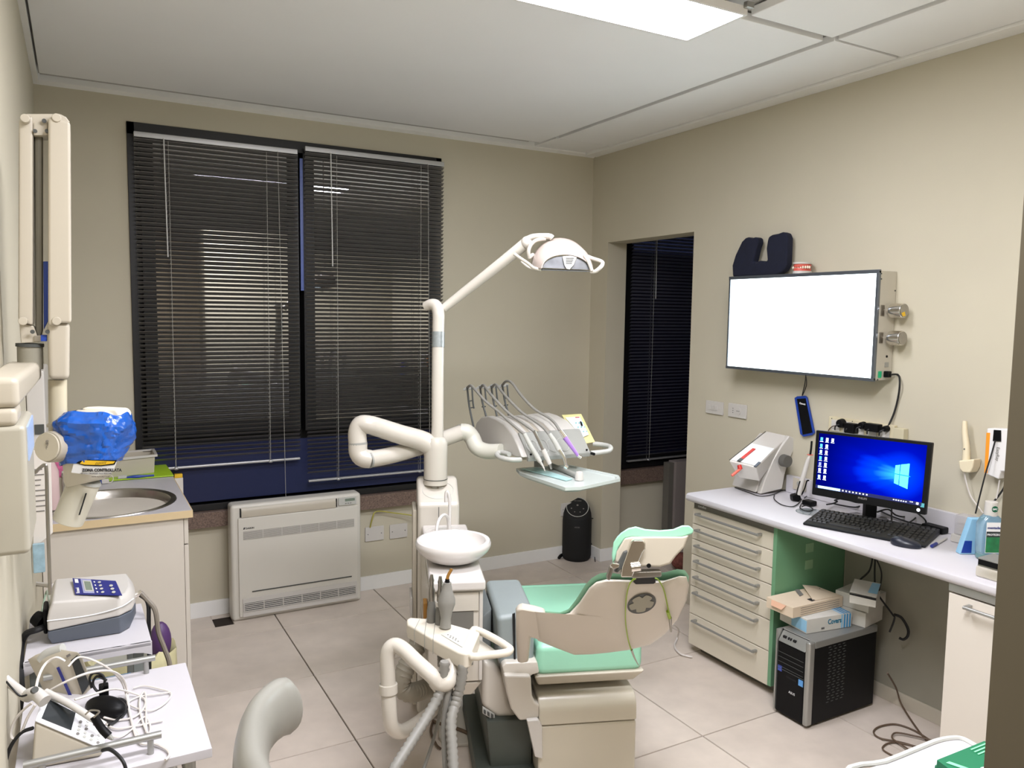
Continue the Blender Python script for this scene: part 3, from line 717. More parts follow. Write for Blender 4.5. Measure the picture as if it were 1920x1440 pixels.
# ================================================================== REAR TROLLEY and implant motor
RZ = .80
r0, r1, r2, r3 = at(40, 1245, z=RZ), at(285, 1203, z=RZ), at(266, 1135, z=RZ), at(46, 1150, z=RZ)
t = thing('instrument_trolley', (.0, 2.25, 0), 'white trolley with a bowed top shelf carrying the motor unit', 'trolley')
shelf = [V((XL+.008, r0.y, RZ)), r1, V((r2.x, r2.y+.02, RZ)), V((XL+.008, r2.y+.05, RZ))]
mb = MB(); ra = []; rb = []
n = 14
near = [shelf[0].lerp(shelf[1], i/n) for i in range(n+1)]
for i, p in enumerate(near):
    s = abs(i/n-.5)*2; dz = -.036+.018*(max(0, s-.55)/.45)**1.2*-1+(.0 if s < .6 else 0)
    ra.append(p); rb.append(p+V((0, 0, -.022-.012*(s > .8)*((s-.8)/.2))))
mb2 = MB()
for i in range(n):
    mb2.hexa([rb[i], rb[i+1], rb[i+1]+V((0, .008, 0)), rb[i]+V((0, .008, 0))], [ra[i], ra[i+1], ra[i+1]+V((0, .008, 0)), ra[i]+V((0, .008, 0))])
part(mb2, 'front_apron', LAM, t)
part(MB().prism([p+V((0, 0, -.012)) for p in shelf], (0, 0, .012)), 'top_shelf', LAM, t, bev=.003)
for k, (x, y) in enumerate([(XL+.03, r0.y+.03), (r1.x-.03, r1.y+.03), (r2.x-.03, r2.y-.01), (XL+.03, r2.y-.01)]):
    part(MB().box((x-.012, y-.012, .06), (x+.012, y+.012, RZ-.012)), 'post', mat('post_grey', (120, 126, 124), .4, var=.03), t, bev=.002)
    part(MB().cyl((x, y-.008, .03), (x, y+.008, .03), .03), 'caster', RUBB, t)
part(MB().box((XL+.02, r0.y+.02, .30), (r1.x-.02, r2.y, .32)), 'lower_shelf', LAM, t, bev=.003)
# implant motor
md = thing('implant_motor', (.05, 2.24, RZ), 'white and slate motor console with a blue keypad on the rear trolley', 'motor unit')
z0 = RZ+.001
D0, D1 = at(90, 1210, z=z0), at(258, 1183, z=z0)      # near bottom edge
fwd = V((-(D1-D0).y, (D1-D0).x, 0)).normalized(); rt = (D1-D0).normalized(); Lr = (D1-D0).length
def mp(a, b, c): return D0+rt*(a*Lr)+fwd*b+V((0, 0, c))
def hsec(c, inset, tl=0): 
    return [mp(.0+inset, .0+inset*Lr*.5, c), mp(.8, inset*Lr*.4, c+tl), mp(.95-inset, .03, c+tl), mp(1-inset, .08, c+tl), mp(1-inset, .14, c+tl), mp(.92, .2-inset*Lr*.4, c+tl), mp(.0+inset, .2-inset*Lr*.5, c)]
part(MB().rings([hsec(0, .04), hsec(.02, .0), hsec(.033, 0, .012), ]), 'base_shell', SLATE, md, bev=.003)
part(MB().rings([hsec(.034, 0, .012), hsec(.066, 0, .004), hsec(.085, .02), hsec(.106, .06, -.01)]), 'upper_shell', WPL, md, bev=.006, seg=3)
part(MB().tube([mp(.0, -.001, .062), mp(.45, -.001, .060), mp(.8, -.002, .070), mp(.97, .03, .077)], .0016, 6), 'trim_line', INKW, md)
kp = [at(136, 1085, d=1), at(218, 1088, d=1)]
nz = mp(.5, .1, .104).z
kq = [at(141, 1115, z=nz+.001), at(229, 1117, z=nz-.003), at(217, 1090, z=nz+.004), at(136, 1085, z=nz+.008)]
part(quad(MB(), kq, .0015), 'keypad', PANB, md)
def kuv(u, v, off=.002): a = kq[0].lerp(kq[1], u); b = kq[3].lerp(kq[2], u); return a.lerp(b, v)+V((0, -.0, off))
def kq4(u0, v0, u1, v1, off=.002): return [kuv(u0, v0, off), kuv(u1, v0, off), kuv(u1, v1, off), kuv(u0, v1, off)]
part(quad(MB(), kq4(.18, .06, .42, .96), .0006), 'keypad_band', mat('keypad_lilac', (150, 152, 190), .4, var=.02), md)
part(quad(MB(), kq4(.22, .16, .42, .86, .0026), .0006), 'screen_bezel', GREYL, md)
part(quad(MB(), kq4(.25, .24, .39, .78, .0033), .0006), 'screen', LCDG, md)
for r in range(4):
    v = .14+r*.22
    mb = MB(); c = kuv(.60, v, .0025); mb.lathe([(.0075, 0), (.0075, .0008)], c, (0, 0, 1), 12, sx=1, sy=.5); part(mb, 'button', GREYL, md)
    if r < 3:
        mb = MB(); c = kuv(.84, v+.02, .0025); mb.lathe([(.009, 0), (.009, .0008)], c, (0, 0, 1), 8, sx=1, sy=.5); part(mb, 'button', GREYL, md)
    part(quad(MB(), kq4(.47, v-.04, .50, v+.04, .0025), .0005), 'button_mark', INKW, md)
part(quad(MB(), kq4(.04, .68, .12, .92, .0025), .0005), 'emblem', INKW, md)
text('Elcomed', kuv(.1, .05, .0028), kq[3]-kq[0], -(kq[1]-kq[0]), .011, INKW, md)
part(MB().cyl(at(81, 1165, d=(D0-CAM).dot(FW)+.03), at(64, 1156, d=(D0-CAM).dot(FW)+.03), .022, .016, 16), 'pump_knob', BLACK, md, bev=.002)
part(MB().box(mp(-.05, .02, .02), mp(0, .09, .085)), 'pump_head', BLACK, md, bev=.006)
part(MB().tube([at(62, 1094, d=2.55), at(86, 1097, d=2.5), at(100, 1098, d=2.45)], .008, 8), 'hose_holder', WPL, md)
part(MB().tube([mp(.03, .02, .08), at(88, 1108, d=2.35), at(80, 1140, d=2.33), at(78, 1150, d=2.33)], .003, 6), 'tubing', mat('tubing_green', (150, 170, 150), .3, var=.05), md)
part(MB().cyl(mp(1.0, .1, .06), mp(1.08, .1, .068), .007, seg=12), 'connector', CHR, md)
dm = (mp(1.08, .1, .07)-CAM).dot(FW)
part(MB().tube([mp(1.06, .1, .067), at(276, 1125, d=dm), at(291, 1145, d=dm), at(297, 1185, d=dm), at(308, 1215, d=dm), at(318, 1245, d=dm), at(325, 1300, d=dm)], .0065, 8), 'motor_hose', mat('hose_taupe', (120, 112, 100), .5, var=.04), md)
part(MB().tube([at(262, 1115, d=dm), at(277, 1130, d=dm), at(279, 1170, d=dm), at(280, 1250, d=dm), at(280, 1290, d=dm)], .0055, 8), 'motor_cable', RUBB, md)
dp = (D0-CAM).dot(FW)
part(MB().tube([at(62, 882, d=dp), at(66, 886, d=dp), at(74, 878, d=dp), at(84, 872, d=dp), at(87, 885, d=dp), at(89, 960, d=dp), at(92, 1050, d=dp), at(94, 1115, d=dp)], .0042, 8), 'bottle_hanger', STEEL, md)
pc_ = D0+V((-.02, .05, .03))
part(MB().tube([mp(0, .06, .03), at(72, 1180, d=dp), at(50, 1188, d=dp), at(40, 1210, d=dp), at(38, 1260, d=dp-.1), at(44, 1330, d=dp-.1)], .008, 8), 'mains_cable', RUBB, md)
# bin with yellow bag behind the trolleys
bx0 = at(165, 1300, y=2.75)
bc_ = at(246, 1222, z=.46); bc_.z = 0
t = thing('waste_bin', bc_, 'waste bin lined with a pale yellow bag behind the trolleys', 'bin')
part(MB().lathe([(.11, 0), (.135, .42)], bc_, seg=28), 'bin_body', GREYP, t)
mb = MB(); rs = []
for rr, h in [(.137, .30), (.142, .38), (.145, .44), (.139, .475), (.12, .46), (.115, .40)]:
    rs.append([V((bc_.x+rr*math.cos(a), bc_.y+rr*math.sin(a), h))+V((0, 0, .025*noise.noise(V((math.cos(a)*3, math.sin(a)*3, h*8)))))+V((math.cos(a), math.sin(a), 0))*.012*noise.noise(V((a*3, h*20, 0))) for a in [2*PI*i/40 for i in range(40)]])
mb.rings(rs, caps=False); part(mb, 'bin_bag', YELB, t, sharp=60)
solo(MB().ell((bc_.x+.09, bc_.y-.03, .49), (.035, 0, 0), (0, .035, 0), (0, 0, .07)), 'plastic_bottle', PURPD, 'dark purple bottle top poking out of the yellow-lined bin', 'bottle')

# ================================================================== FRONT TROLLEY
FZ = .75
f0, f1_ = at(387, 1405, z=FZ), at(357, 1240, z=FZ)
fy0, fy1, fx1_ = f0.y, f1_.y, (f0.x+f1_.x)/2
t = thing('equipment_trolley', (.03, 1.8, 0), 'white two-rail trolley in the near left corner, crowded with devices and cables', 'trolley')
part(MB().box((XL+.012, fy0, FZ-.02), (fx1_, fy1, FZ)), 'tabletop', LAM, t, bev=.002)
part(MB().box((XL+.014, fy0+.01, .3), (fx1_-.01, fy1-.01, .32)), 'lower_shelf', LAM, t, bev=.002)
for x in (XL+.03, fx1_-.04):
    for y in (fy0+.03, fy1-.03):
        part(MB().cyl((x, y, .06), (x, y, FZ-.02), .012, seg=14), 'post', ALU, t)
        part(MB().cyl((x, y-.008, .03), (x, y+.008, .03), .03), 'caster', RUBB, t)
def rail(px, y, xa, xb, zz):
    r = part(MB().cyl((xa, y, FZ+zz), (xb, y, FZ+zz), .0075, seg=14), 'side_rail', ALU, t)
    for x in (xa+.03, xb-.02): part(MB().cyl((x, y, FZ), (x, y, FZ+zz), .006, seg=12), 'rail_post', ALU, r)
rail(0, fy1-.02, XL+.05, at(291, 1237, y=fy1-.02).x, .035)
rail(0, fy0+.035, XL+.03, at(303, 1393, y=fy0+.035).x, .035)
part(MB().box((at(150, 1300, y=fy1+.01).x, fy1+.001, FZ-.045), (at(245, 1260, y=fy1+.01).x, fy1+.006, FZ-.002)), 'blue_card', BLUEC, t)

# tilted apex locator (upper-left on trolley)
dA = 1.78
g = [at(a, b, d=dA) for a, b in [(104, 1240), (148, 1222), (173, 1300), (128, 1308)]]
ap = thing('apex_locator', (g[3].x, g[3].y, FZ), 'cream handheld monitor with a dark screen and blue side stripe, leaning on the front trolley', 'device')
mb = MB(); back = V((-.05, .05, .0)); mb.prism([at(a, b, d=dA) for a, b in [(96, 1244), (112, 1234), (146, 1221), (155, 1230), (177, 1288), (152, 1311), (129, 1308)]], back); part(mb, 'housing', WPLC, ap, bev=.008, seg=3)
def gq(poly, d, m, name, par): return part(quad(MB(), [at(a, b, d=d) for a, b in poly], .001), name, m, par)
gq([(133, 1238), (145, 1228), (168, 1283), (155, 1302)], dA-.004, LCD, 'screen', ap)
gq([(106, 1252), (111, 1250), (135, 1304), (129, 1304)], dA-.004, PANB, 'blue_stripe', ap)
gq([(124, 1229), (131, 1225), (133, 1229), (126, 1233)], dA-.004, INKG, 'button_mark', ap)
solo(MB().tube([at(78, 1238, d=1.80), at(90, 1226, d=1.80), at(118, 1216, d=1.80)], .012, 12), 'probe_handle', GREYL, 'pale grey probe handle lying on top of the tilted cream monitor', 'probe')
# console (white, sloped, screen + keypad)
dC = 1.54
cs = [at(64, 1354, d=1.50), at(193, 1408, d=1.53), at(200, 1365, d=1.58), at(82, 1302, d=1.56)]
cn_ = thing('sloped_console', (cs[0].x, cs[0].y, FZ), 'white sloped console with a dark screen and keypad at the near left corner', 'device')
bot = [at(60, 1440, d=dC+.02), at(190, 1420, d=dC+.02)]
zf = FZ+.001
cb0 = [at(58, 1444, z=zf), at(190, 1419, z=zf), V((cs[2].x, cs[2].y+.05, zf)), V((cs[3].x, cs[3].y+.07, zf))]
part(MB().hexa([cb0[0]+V((0, 0, 0)), cb0[1], cb0[2], cb0[3]], [cs[0], cs[1], cs[2]+V((0, .012, -.004)), cs[3]+V((0, .012, -.004))]), 'housing', WPLC, cn_, bev=.006, seg=3)
def cuv(u, v, off=0): 
    a = cs[0].lerp(cs[1], u); b = cs[3].lerp(cs[2], u); nn = (cs[1]-cs[0]).cross(cs[3]-cs[0]).normalized(); nn = nn if nn.dot(CAM-cs[0]) > 0 else -nn
    return a.lerp(b, v)+nn*off
part(quad(MB(), [cuv(0, 0, .001), cuv(1, 0, .001), cuv(1, 1, .001), cuv(0, 1, .001)], .004), 'face_plate', mat('console_white', (230, 230, 234), .3, var=.01), cn_, bev=.002)
part(quad(MB(), [cuv(.07, .14, .0055), cuv(.50, .17, .0055), cuv(.50, .86, .0055), cuv(.09, .84, .0055)], .0006), 'screen', LCD, cn_)
for r in range(5):
    for c in range(4):
        if random.random() < .9: part(MB().lathe([(.0032, 0), (.0032, .0006)], cuv(.60+c*.1, .15+r*.16, .0055), (cs[1]-cs[0]).cross(cs[3]-cs[0])*(1), 10), 'key', INKG if (r+c) % 3 == 0 else GREYL, cn_)
part(MB().tube([at(85, 1297, d=dC+.02), at(130, 1320, d=dC+.01), at(170, 1345, d=dC), at(196, 1360, d=dC)], .007, 10), 'top_ridge', WPL, cn_)
# handpiece laid over the console
hp = thing('motor_handpiece', at(45, 1270, d=1.52), 'white contra-angle handpiece resting with its head over the wall side of the console', 'handpiece')
part(MB().tube([at(10, 1270, d=1.54), at(22, 1283, d=1.54), at(46, 1303, d=1.53)], lambda u: .0065+.0035*u, 12), 'angled_head', WPL, hp)
part(MB().cyl(at(44, 1302, d=1.53), at(52, 1306, d=1.53), .0108, seg=18), 'steel_collar', CHR, hp)
part(MB().tube([at(52, 1305, d=1.53), at(66, 1300, d=1.52), at(84, 1315, d=1.51)], .0125, 14), 'motor_body', WPL, hp)
part(MB().cyl(at(63, 1295, d=1.50), at(66, 1293, d=1.49), .006, seg=12), 'button', GREYD, hp)
part(MB().tube([at(12, 1278, d=1.52), at(24, 1292, d=1.50), at(38, 1305, d=1.50), at(50, 1303, d=1.50)], .002, 6), 'spray_line', RUBB, hp)
# black clip lead and pen body
cl = thing('clip_lead', at(190, 1360, d=1.49), 'black and grey clip lead lying across the front of the keypad console', 'lead')
part(MB().tube([at(176, 1343, d=1.49), at(190, 1365, d=1.49), at(204, 1380, d=1.49)], .0075, 10), 'black_sleeve', BLACK, cl)
part(MB().tube([at(203, 1379, d=1.49), at(212, 1387, d=1.49)], lambda u: .006-.004*u, 8), 'grey_tip', GREYP, cl)
part(MB().tube([at(160, 1340, d=1.48), at(170, 1332, d=1.48), at(186, 1334, d=1.48), at(176, 1345, d=1.48)], .0018, 6), 'wire_ring', STEEL, cl)
# black adapter
dB = 1.70
pa_c = at(198, 1326, z=FZ+.024)
ad = thing('power_adapter', (pa_c.x, pa_c.y, FZ), 'black rounded power adapter in the middle of the tangled white leads', 'adapter')
part(MB().ell(pa_c, RX*.045, V((0, .035, 0)), V((0, 0, .022))), 'adapter_body', BLACK, ad)
part(MB().box(at(186, 1312, d=dB+.02), at(204, 1288, d=dB+.02)+V((0, .03, 0))), 'plug_block', BLACK, ad, bev=.003)
part(MB().tube([at(172, 1290, d=dB), at(168, 1272, d=dB), at(176, 1262, d=dB), at(192, 1266, d=dB), at(196, 1280, d=dB), at(184, 1296, d=dB), at(174, 1282, d=dB), at(182, 1268, d=dB), at(200, 1276, d=dB)], .0028, 6), 'coiled_cord', RUBB, ad)
solo(MB().tube([at(208, 1316, z=FZ+.02), at(225, 1310, z=FZ+.01), at(240, 1322, z=FZ+.006), at(232, 1340, z=FZ+.006), at(214, 1354, z=FZ+.006), at(204, 1360, z=FZ+.008)], .003, 6), 'foot_cable', RUBB, 'short black cable curling over the white trolley top', 'cable')
# white cables
def cable(pts, r, name, m, label, cat='cable', **k):
    return solo(MB().tube(pts, r, 6, **k), name, m, label, cat)
zc = FZ+.005
W_ = lambda a, b, h=0: at(a, b, z=zc+h)
cable([W_(128, 1250, .12), W_(150, 1232, .13), W_(190, 1245, .11), W_(222, 1270, .06), W_(236, 1300, .01), W_(246, 1350), W_(262, 1380), W_(280, 1385), W_(270, 1360, .0), W_(262, 1330), W_(264, 1305), W_(273, 1302), W_(274, 1372)], .0022, 'white_lead', CABLEW, 'white lead arching from the cream monitor across the trolley top')
cable([W_(85, 1300, .09), W_(120, 1280, .11), W_(165, 1262, .12), W_(205, 1258, .10), W_(228, 1270, .06), W_(238, 1295, .01), W_(243, 1335), W_(260, 1390, 0), W_(290, 1395), W_(312, 1405), W_(318, 1415), W_(310, 1425)], .0026, 'white_lead', CABLEW, 'white lead looping off the near right end of the front trolley')
cable([W_(140, 1312, .08), W_(180, 1300, .07), W_(215, 1292, .04), W_(250, 1300, .004), W_(272, 1312), W_(268, 1330), W_(250, 1345), W_(220, 1350), W_(195, 1345, .02)], .0022, 'white_lead', CABLEW, 'white lead running over the black adapter to the console')
cable([W_(250, 1290), W_(270, 1286), W_(300, 1292), W_(321, 1300), W_(310, 1318), W_(285, 1332), W_(262, 1330), W_(240, 1318), W_(262, 1306), W_(290, 1302), W_(318, 1298)], .0018, 'white_lead', CABLEW, 'thin white lead in a wide flat loop at the right of the trolley')
cable([W_(190, 1350), W_(215, 1366), W_(250, 1362), W_(290, 1354), W_(305, 1351)], .0022, 'white_lead', CABLEW, 'white lead stretched straight to a tapered plug on the trolley')
cable([W_(205, 1380), W_(225, 1382), W_(250, 1365), W_(262, 1350), W_(275, 1345), W_(282, 1368), W_(270, 1384), W_(255, 1376)], .002, 'white_lead', CABLEW, 'white lead curled into a tight knot near the front rail')
cable([W_(66, 1300, .1), W_(72, 1270, .12), W_(85, 1245, .13), W_(105, 1233, .14), W_(122, 1240, .13)], .0028, 'white_lead', CABLEW, 'white lead rising behind the handpiece to the cream monitor')
cable([at(60, 1318, d=1.50), at(45, 1330, d=1.50), at(28, 1350, d=1.50), at(20, 1375, d=1.50), at(26, 1385, d=1.50), at(40, 1372, d=1.50), at(52, 1345, d=1.50), at(66, 1322, d=1.50)], .0026, 'white_lead', CABLEW, 'white lead hanging in a long loop down the wall side of the console')
cable([at(62, 1365, d=1.50), at(40, 1374, d=1.50), at(20, 1400, d=1.50), at(8, 1440, d=1.50), at(6, 1480, d=1.50)], .0036, 'black_lead', RUBB, 'black lead sweeping down along the left wall below the console')
cable([at(192, 1407, d=1.49), at(205, 1405, d=1.48), at(220, 1415, d=1.47), at(232, 1430, d=1.46), at(238, 1450, d=1.46)], .0036, 'black_lead', RUBB, 'black lead leaving the console over the near trolley rail')
cable([at(258, 1090, d=2.6), at(264, 1120, d=2.6), at(276, 1160, d=2.7)], .003, 'spare_lead', CABLEW, 'x') if 0 else None

# ================================================================== STOOL
sp = [at(556, 1312, z=.84), at(540, 1318, z=.845), at(508, 1338, z=.85), at(484, 1368, z=.85), at(472, 1410, z=.85), at(474, 1470, z=.85), at(510, 1540, z=.85)]
P = spline(sp, 8); rs = []
for i, p in enumerate(P):
    tg = (P[min(i+1, len(P)-1)]-P[max(i-1, 0)]).normalized(); a = V((-tg.y, tg.x, 0)).normalized(); u = i/(len(P)-1)
    hh = .060*min(1, .45+u*3.0) if u < .2 else .060; ww = .030*min(1, .5+u*4)
    rs.append([p+a*(ww*math.cos(2*PI*k/20))+V((0, 0, hh*math.sin(2*PI*k/20)))+V((0, 0, -.018*(1-min(1, u*4)))) for k in range(20)])
sc_ = V((at(620, 1440, z=.5).x, at(620, 1440, z=.5).y-.42, 0))
sc_ = V((.46, 1.30, 0))
t = thing('operator_stool', sc_, 'operator stool with a curved grey padded back arm, in front of the camera', 'stool')
part(MB().rings(rs), 'back_pad', SEATG, t, sharp=60)
part(MB().lathe([(.02, 0), (.17, .0), (.18, .02), (.18, .05), (.15, .07), (.02, .072)], sc_+V((0, 0, .45)), seg=32), 'seat', SEATG, t)
part(MB().cyl(sc_+V((0, 0, .08)), sc_+V((0, 0, .45)), .025), 'gas_column', CHR, t)
for k in range(5):
    a = 2*PI*k/5+.3; e = sc_+V((math.cos(a)*.24, math.sin(a)*.24, .07))
    part(MB().cyl(sc_+V((0, 0, .09)), e, .018, .012, 12), 'foot_arm', ALU, t); part(MB().cyl(e+V((0, -.01, -.04)), e+V((0, .01, -.04)), .028), 'caster', RUBB, t)
part(MB().tube([sc_+V((-.1, 0, .47)), sc_+V((-.22, .05, .5)), P[-8]+V((0, 0, -.1)), P[-10]], .014, 10), 'back_bracket', ALU, t)

# ================================================================== DENTAL UNIT
def vof(p): return p.dot(QU)
PLZ = .80
pf, pk = at(858, 1090, z=PLZ), at(831, 983, z=PLZ)
vF, vB = vof(pf), vof(pk)
sL, sR = qs(at(805, 1090, z=PLZ)), qs(at(912, 1090, z=PLZ))
cL, cR = qs(q(783, 960, vB)), qs(q(862, 960, vB))
zf_, zb2 = q(822, 945, vB).z, q(822, 893, vB+.15).z
cen = QM @ V(((cL+cR)/2, vB+.08, 0))
t = thing('dental_unit', cen, 'white dental unit column with spittoon box, jointed arm and assistant hose tray', 'dental unit')
mb = MB(QM); mb.prism([(cL, vB, .02), (cL, vB, zf_), (cL, vB+.13, zb2), (cL, vB+.19, zb2-.004), (cL, vB+.2, .02)], (cR-cL, 0, 0)); part(mb, 'column', UNIT, t, bev=.016, seg=3)
cm = (cL+cR)/2
part(MB(QM).box((cm-.0012, vB-.0012, .1), (cm+.0012, vB+.001, zf_-.012)), 'centre_seam', GREYD, t)
part(MB(QM).box((cL-.018, vB+.03, .05), (cL-.001, vB+.18, zf_-.03)), 'side_panel', WPLC, t, bev=.004)
part(MB(QM).box((cL-.028, vB+.02, .42), (cL-.018, vB+.14, .50)), 'side_hatch', WPL, t, bev=.002)
sl = V((0, .13, zb2-zf_)).normalized()
def slope(s, k, off=0): 
    p = V((cm+s, vB, zf_))+sl*k; n_ = V((0, -sl.z, sl.y)); return QM @ (p+n_*off)
part(MB().tube([slope(.062*math.cos(a), .078+.05*math.sin(a), .0006) for a in [2*PI*i/28 for i in range(28)]], .0011, 5, 0, closed=True), 'round_plate_line', GREYL, t)
for sx in (-.013, .013):
    a = [slope(sx-.009, .085, .001), slope(sx+.009, .085, .001), slope(sx+.009, .125, .001), slope(sx-.009, .125, .001)]
    part(quad(MB(), a, .003), 'rocker_switch', GREYL, t)
    part(quad(MB(), [a[0]+V((0, 0, .003)), a[1]+V((0, 0, .003)), a[1].lerp(a[2], .45)+V((0, 0, .004)), a[0].lerp(a[3], .45)+V((0, 0, .004))], .002), 'rocker_key', WPL, t)
nk = q(817, 850, vB+.1); nkt = q(817, 826, vB+.1)
nk = V((nk.x, nk.y, 0))
dk = (nkt-CAM).dot(FW)
ru = .0475
part(MB().lathe([(ru, zb2-.02), (ru, nkt.z-.03), (ru*.98, nkt.z-.005), (ru*.8, nkt.z+.012), (.028, nkt.z+.016)], nk, seg=32), 'neck', UNIT, t)
part(MB().lathe([(ru+.001, zb2+.0), (ru+.0015, zb2+.0015), (ru+.001, zb2+.003)], nk, seg=32), 'neck_seam', GREYD, t)
dl = dk-.1
part(MB().tube([at(812, 838, d=dk), at(790, 826, d=dk-.01), at(752, 815, d=dk-.04), at(715, 803, d=dk-.07), at(690, 796, d=dl), at(676, 797, d=dl), at(670, 812, d=dl), at(671, 832, d=dl)], lambda u: .042-.006*min(1, u*1.6), 20), 'upper_arm', UNIT, t)
part(MB().cyl(at(671, 830, d=dl), at(671.3, 834, d=dl), .0365, seg=24), 'elbow_seam', GREYP, t)
part(MB().tube([at(671, 833, d=dl), at(672, 848, d=dl), at(680, 858, d=dl), at(694, 861, d=dl+.01)], .0365, 20), 'elbow', UNIT, t)
part(MB().tube([at(693, 861, d=dl+.005), at(740, 852, d=dl+.08), at(800, 834, d=dl+.17), at(864, 811, d=dl+.28)], .033, 20, 4), 'lower_arm', UNIT, t)
part(MB().cyl(at(690, 862, d=dl+.0), at(693, 861.3, d=dl+.005), .0345, seg=20), 'arm_seam', GREYP, t)
part(MB().cyl(at(862, 811.5, d=dl+.275), at(865, 810.5, d=dl+.285), .0345, seg=20), 'arm_seam', GREYP, t)
dq = dl+.28
part(MB().tube([at(865, 810, d=dq), at(876, 811, d=dq), at(886, 822, d=dq), at(894, 838, d=dq-.02), at(912, 846, d=dq-.04), at(940, 846, d=dq-.08)], lambda u: .036-.004*u, 18), 'table_bracket', mat('bracket_shade', (206, 204, 192), .35, var=.02), t)
# spittoon box
mb = MB(QM); mb.box((sL, vF, PLZ-.034), (sR, vB-.002, PLZ)); part(mb, 'spittoon_plate', PORC, t, bev=.009, seg=3)
bz = q(855, 1282, vF+.02).z
bl_, br_ = qs(q(803, 1200, vF+.02)), qs(q(905, 1200, vF+.02))
part(MB(QM).box((bl_, vF+.02, bz+.005), (br_, vB-.004, PLZ-.036)), 'spittoon_cabinet', UNIT, t, bev=.004)
part(MB(QM).hexa([(bl_+.03, vF+.05, bz-.055), (br_-.03, vF+.05, bz-.055), (br_-.03, vB-.01, bz-.055), (bl_+.03, vB-.01, bz-.055)], [(bl_, vF+.02, bz), (br_, vF+.02, bz), (br_, vB-.004, bz), (bl_, vB-.004, bz)]), 'tapered_base', UNIT, t, bev=.006)
part(MB(QM).box((br_-.012, vF+.014, bz+.01), (br_-.001, vF+.0195, PLZ-.04)), 'corner_strip', WPL, t, bev=.002)
k1 = q(868, 1145, vF+.02).z
part(MB(QM).box((bl_+.004, vF+.014, k1), (br_-.014, vF+.0195, PLZ-.042)), 'front_drawer', UNIT, t, bev=.002)
part(MB(QM).box((bl_+.03, vF+.0175, bz+.06), (br_-.03, vF+.0195, k1-.002)), 'hose_bay', HOSED, t)
part(MB(QM).box((bl_-.014, vF+.06, PLZ-.14), (bl_-.001, vF+.11, PLZ-.09)), 'side_bracket', BRASS, t, bev=.002)
bc = at(850, 1029, z=PLZ+.042)
part(MB().lathe([(.03, -.038), (.06, -.040), (.092, -.026), (.112, -.008), (.122, .004), (.1265, .014), (.1265, .024), (.122, .032), (.115, .034), (.108, .031), (.104, .022), (.098, .010), (.08, .0), (.05, -.008), (.015, -.012)], (bc.x, bc.y, PLZ+.042), seg=48), 'bowl', PORC, t)
dt = (at(845, 1000, z=PLZ)-CAM).dot(FW)+.02
part(MB().tube([at(842, 1003, d=dt), at(843, 970, d=dt), at(843, 940, d=dt), at(841, 926, d=dt), at(838, 922, d=dt), at(836, 928, d=dt), at(836, 942, d=dt)], .0062, 10), 'cup_filler', PORC, t)
part(MB().tube([at(841, 1003, d=dt), at(841, 980, d=dt), at(838, 968, d=dt-.02), at(831, 966, d=dt-.04), at(823, 975, d=dt-.07), at(819, 990, d=dt-.09), at(819, 1004, d=dt-.1)], .0062, 10), 'bowl_rinse', PORC, t)
for k in range(3):
    c = QM @ V(((sL+sR)/2, vB-.1, PLZ+.0004)); rr = .03+.018*k
    part(MB().tube([c+QR*(rr*1.2*math.cos(a))+QU*(rr*math.sin(a)) for a in [2*PI*i/24 for i in range(24)]], .0009, 4, 0, closed=True), 'embossed_ring', GREYL, t)
for i in range(7):
    a = i*PI/3.5; c = QM @ V(((sL+sR)/2+.0, vB-.1, PLZ+.0004)); part(MB().cyl(c+QR*.01*math.cos(a)+QU*.01*math.sin(a), c+QR*.02*math.cos(a)+QU*.02*math.sin(a), .0012, seg=6), 'drain_mark', GREYP, t)
# floor plate
g = [at(a, b, z=0) for a, b in [(820, 1332), (823, 1388), (834, 1403), (926, 1397), (925, 1325), (905, 1300)]]
part(MB().prism(g, (0, 0, .014)), 'floor_plate', mat('plate_white', (190, 184, 172), .5, var=.03), t, bev=.004)
# assistant tray
AZ_ = .70
def T_(a, b, h=0): return at(a, b, z=AZ_+h)
slab = [T_(762, 1161), T_(768, 1157), T_(812, 1160), T_(884, 1180), T_(900, 1184), T_(884, 1222), T_(873, 1226), T_(858, 1222), T_(812, 1198), T_(764, 1170)]
part(MB().prism([p+V((0, 0, -.045)) for p in slab], (0, 0, .045)), 'hose_tray', mat('tray_cream', (212, 205, 190), .35, var=.02), t, bev=.007, seg=3)
tri = [T_(886, 1184, -.012), T_(900, 1184, -.012), T_(930, 1199, -.012), T_(953, 1214, -.012), T_(956, 1219, -.012), T_(948, 1224, -.012), T_(915, 1228, -.012), T_(880, 1228, -.012)]
part(MB().tube(tri, .011, 12, 4, closed=True), 'tray_handle', mat('tray_cream', (0, 0, 0)), t)
low = [T_(880, 1228, -.02), T_(915, 1228, -.02), T_(948, 1224, -.02), T_(955, 1219, -.02), T_(905, 1232, -.095), T_(884, 1245, -.095)]
part(MB().hexa([T_(858, 1226, -.085), T_(890, 1240, -.085), T_(912, 1225, -.085), T_(880, 1196, -.085)], [T_(862, 1222, -.044), T_(886, 1228, -.044), T_(940, 1224, -.044), T_(890, 1190, -.044)]), 'tray_underside', UNIT, t, bev=.008)
part(quad(MB(), [T_(827, 1190, .001), T_(867, 1214, .001), T_(880, 1186, .001)][:3]+[T_(880, 1185.5, .001)], .0008), 'keypad_triangle', GREYL, t)
for k in range(8): part(MB().lathe([(.0022, 0), (.0022, .0006)], T_(840+5*(k % 4)+4*(k//4), 1190+2.5*(k % 4)+5*(k//4), .002), (0, 0, 1), 8), 'key', INKG, t)
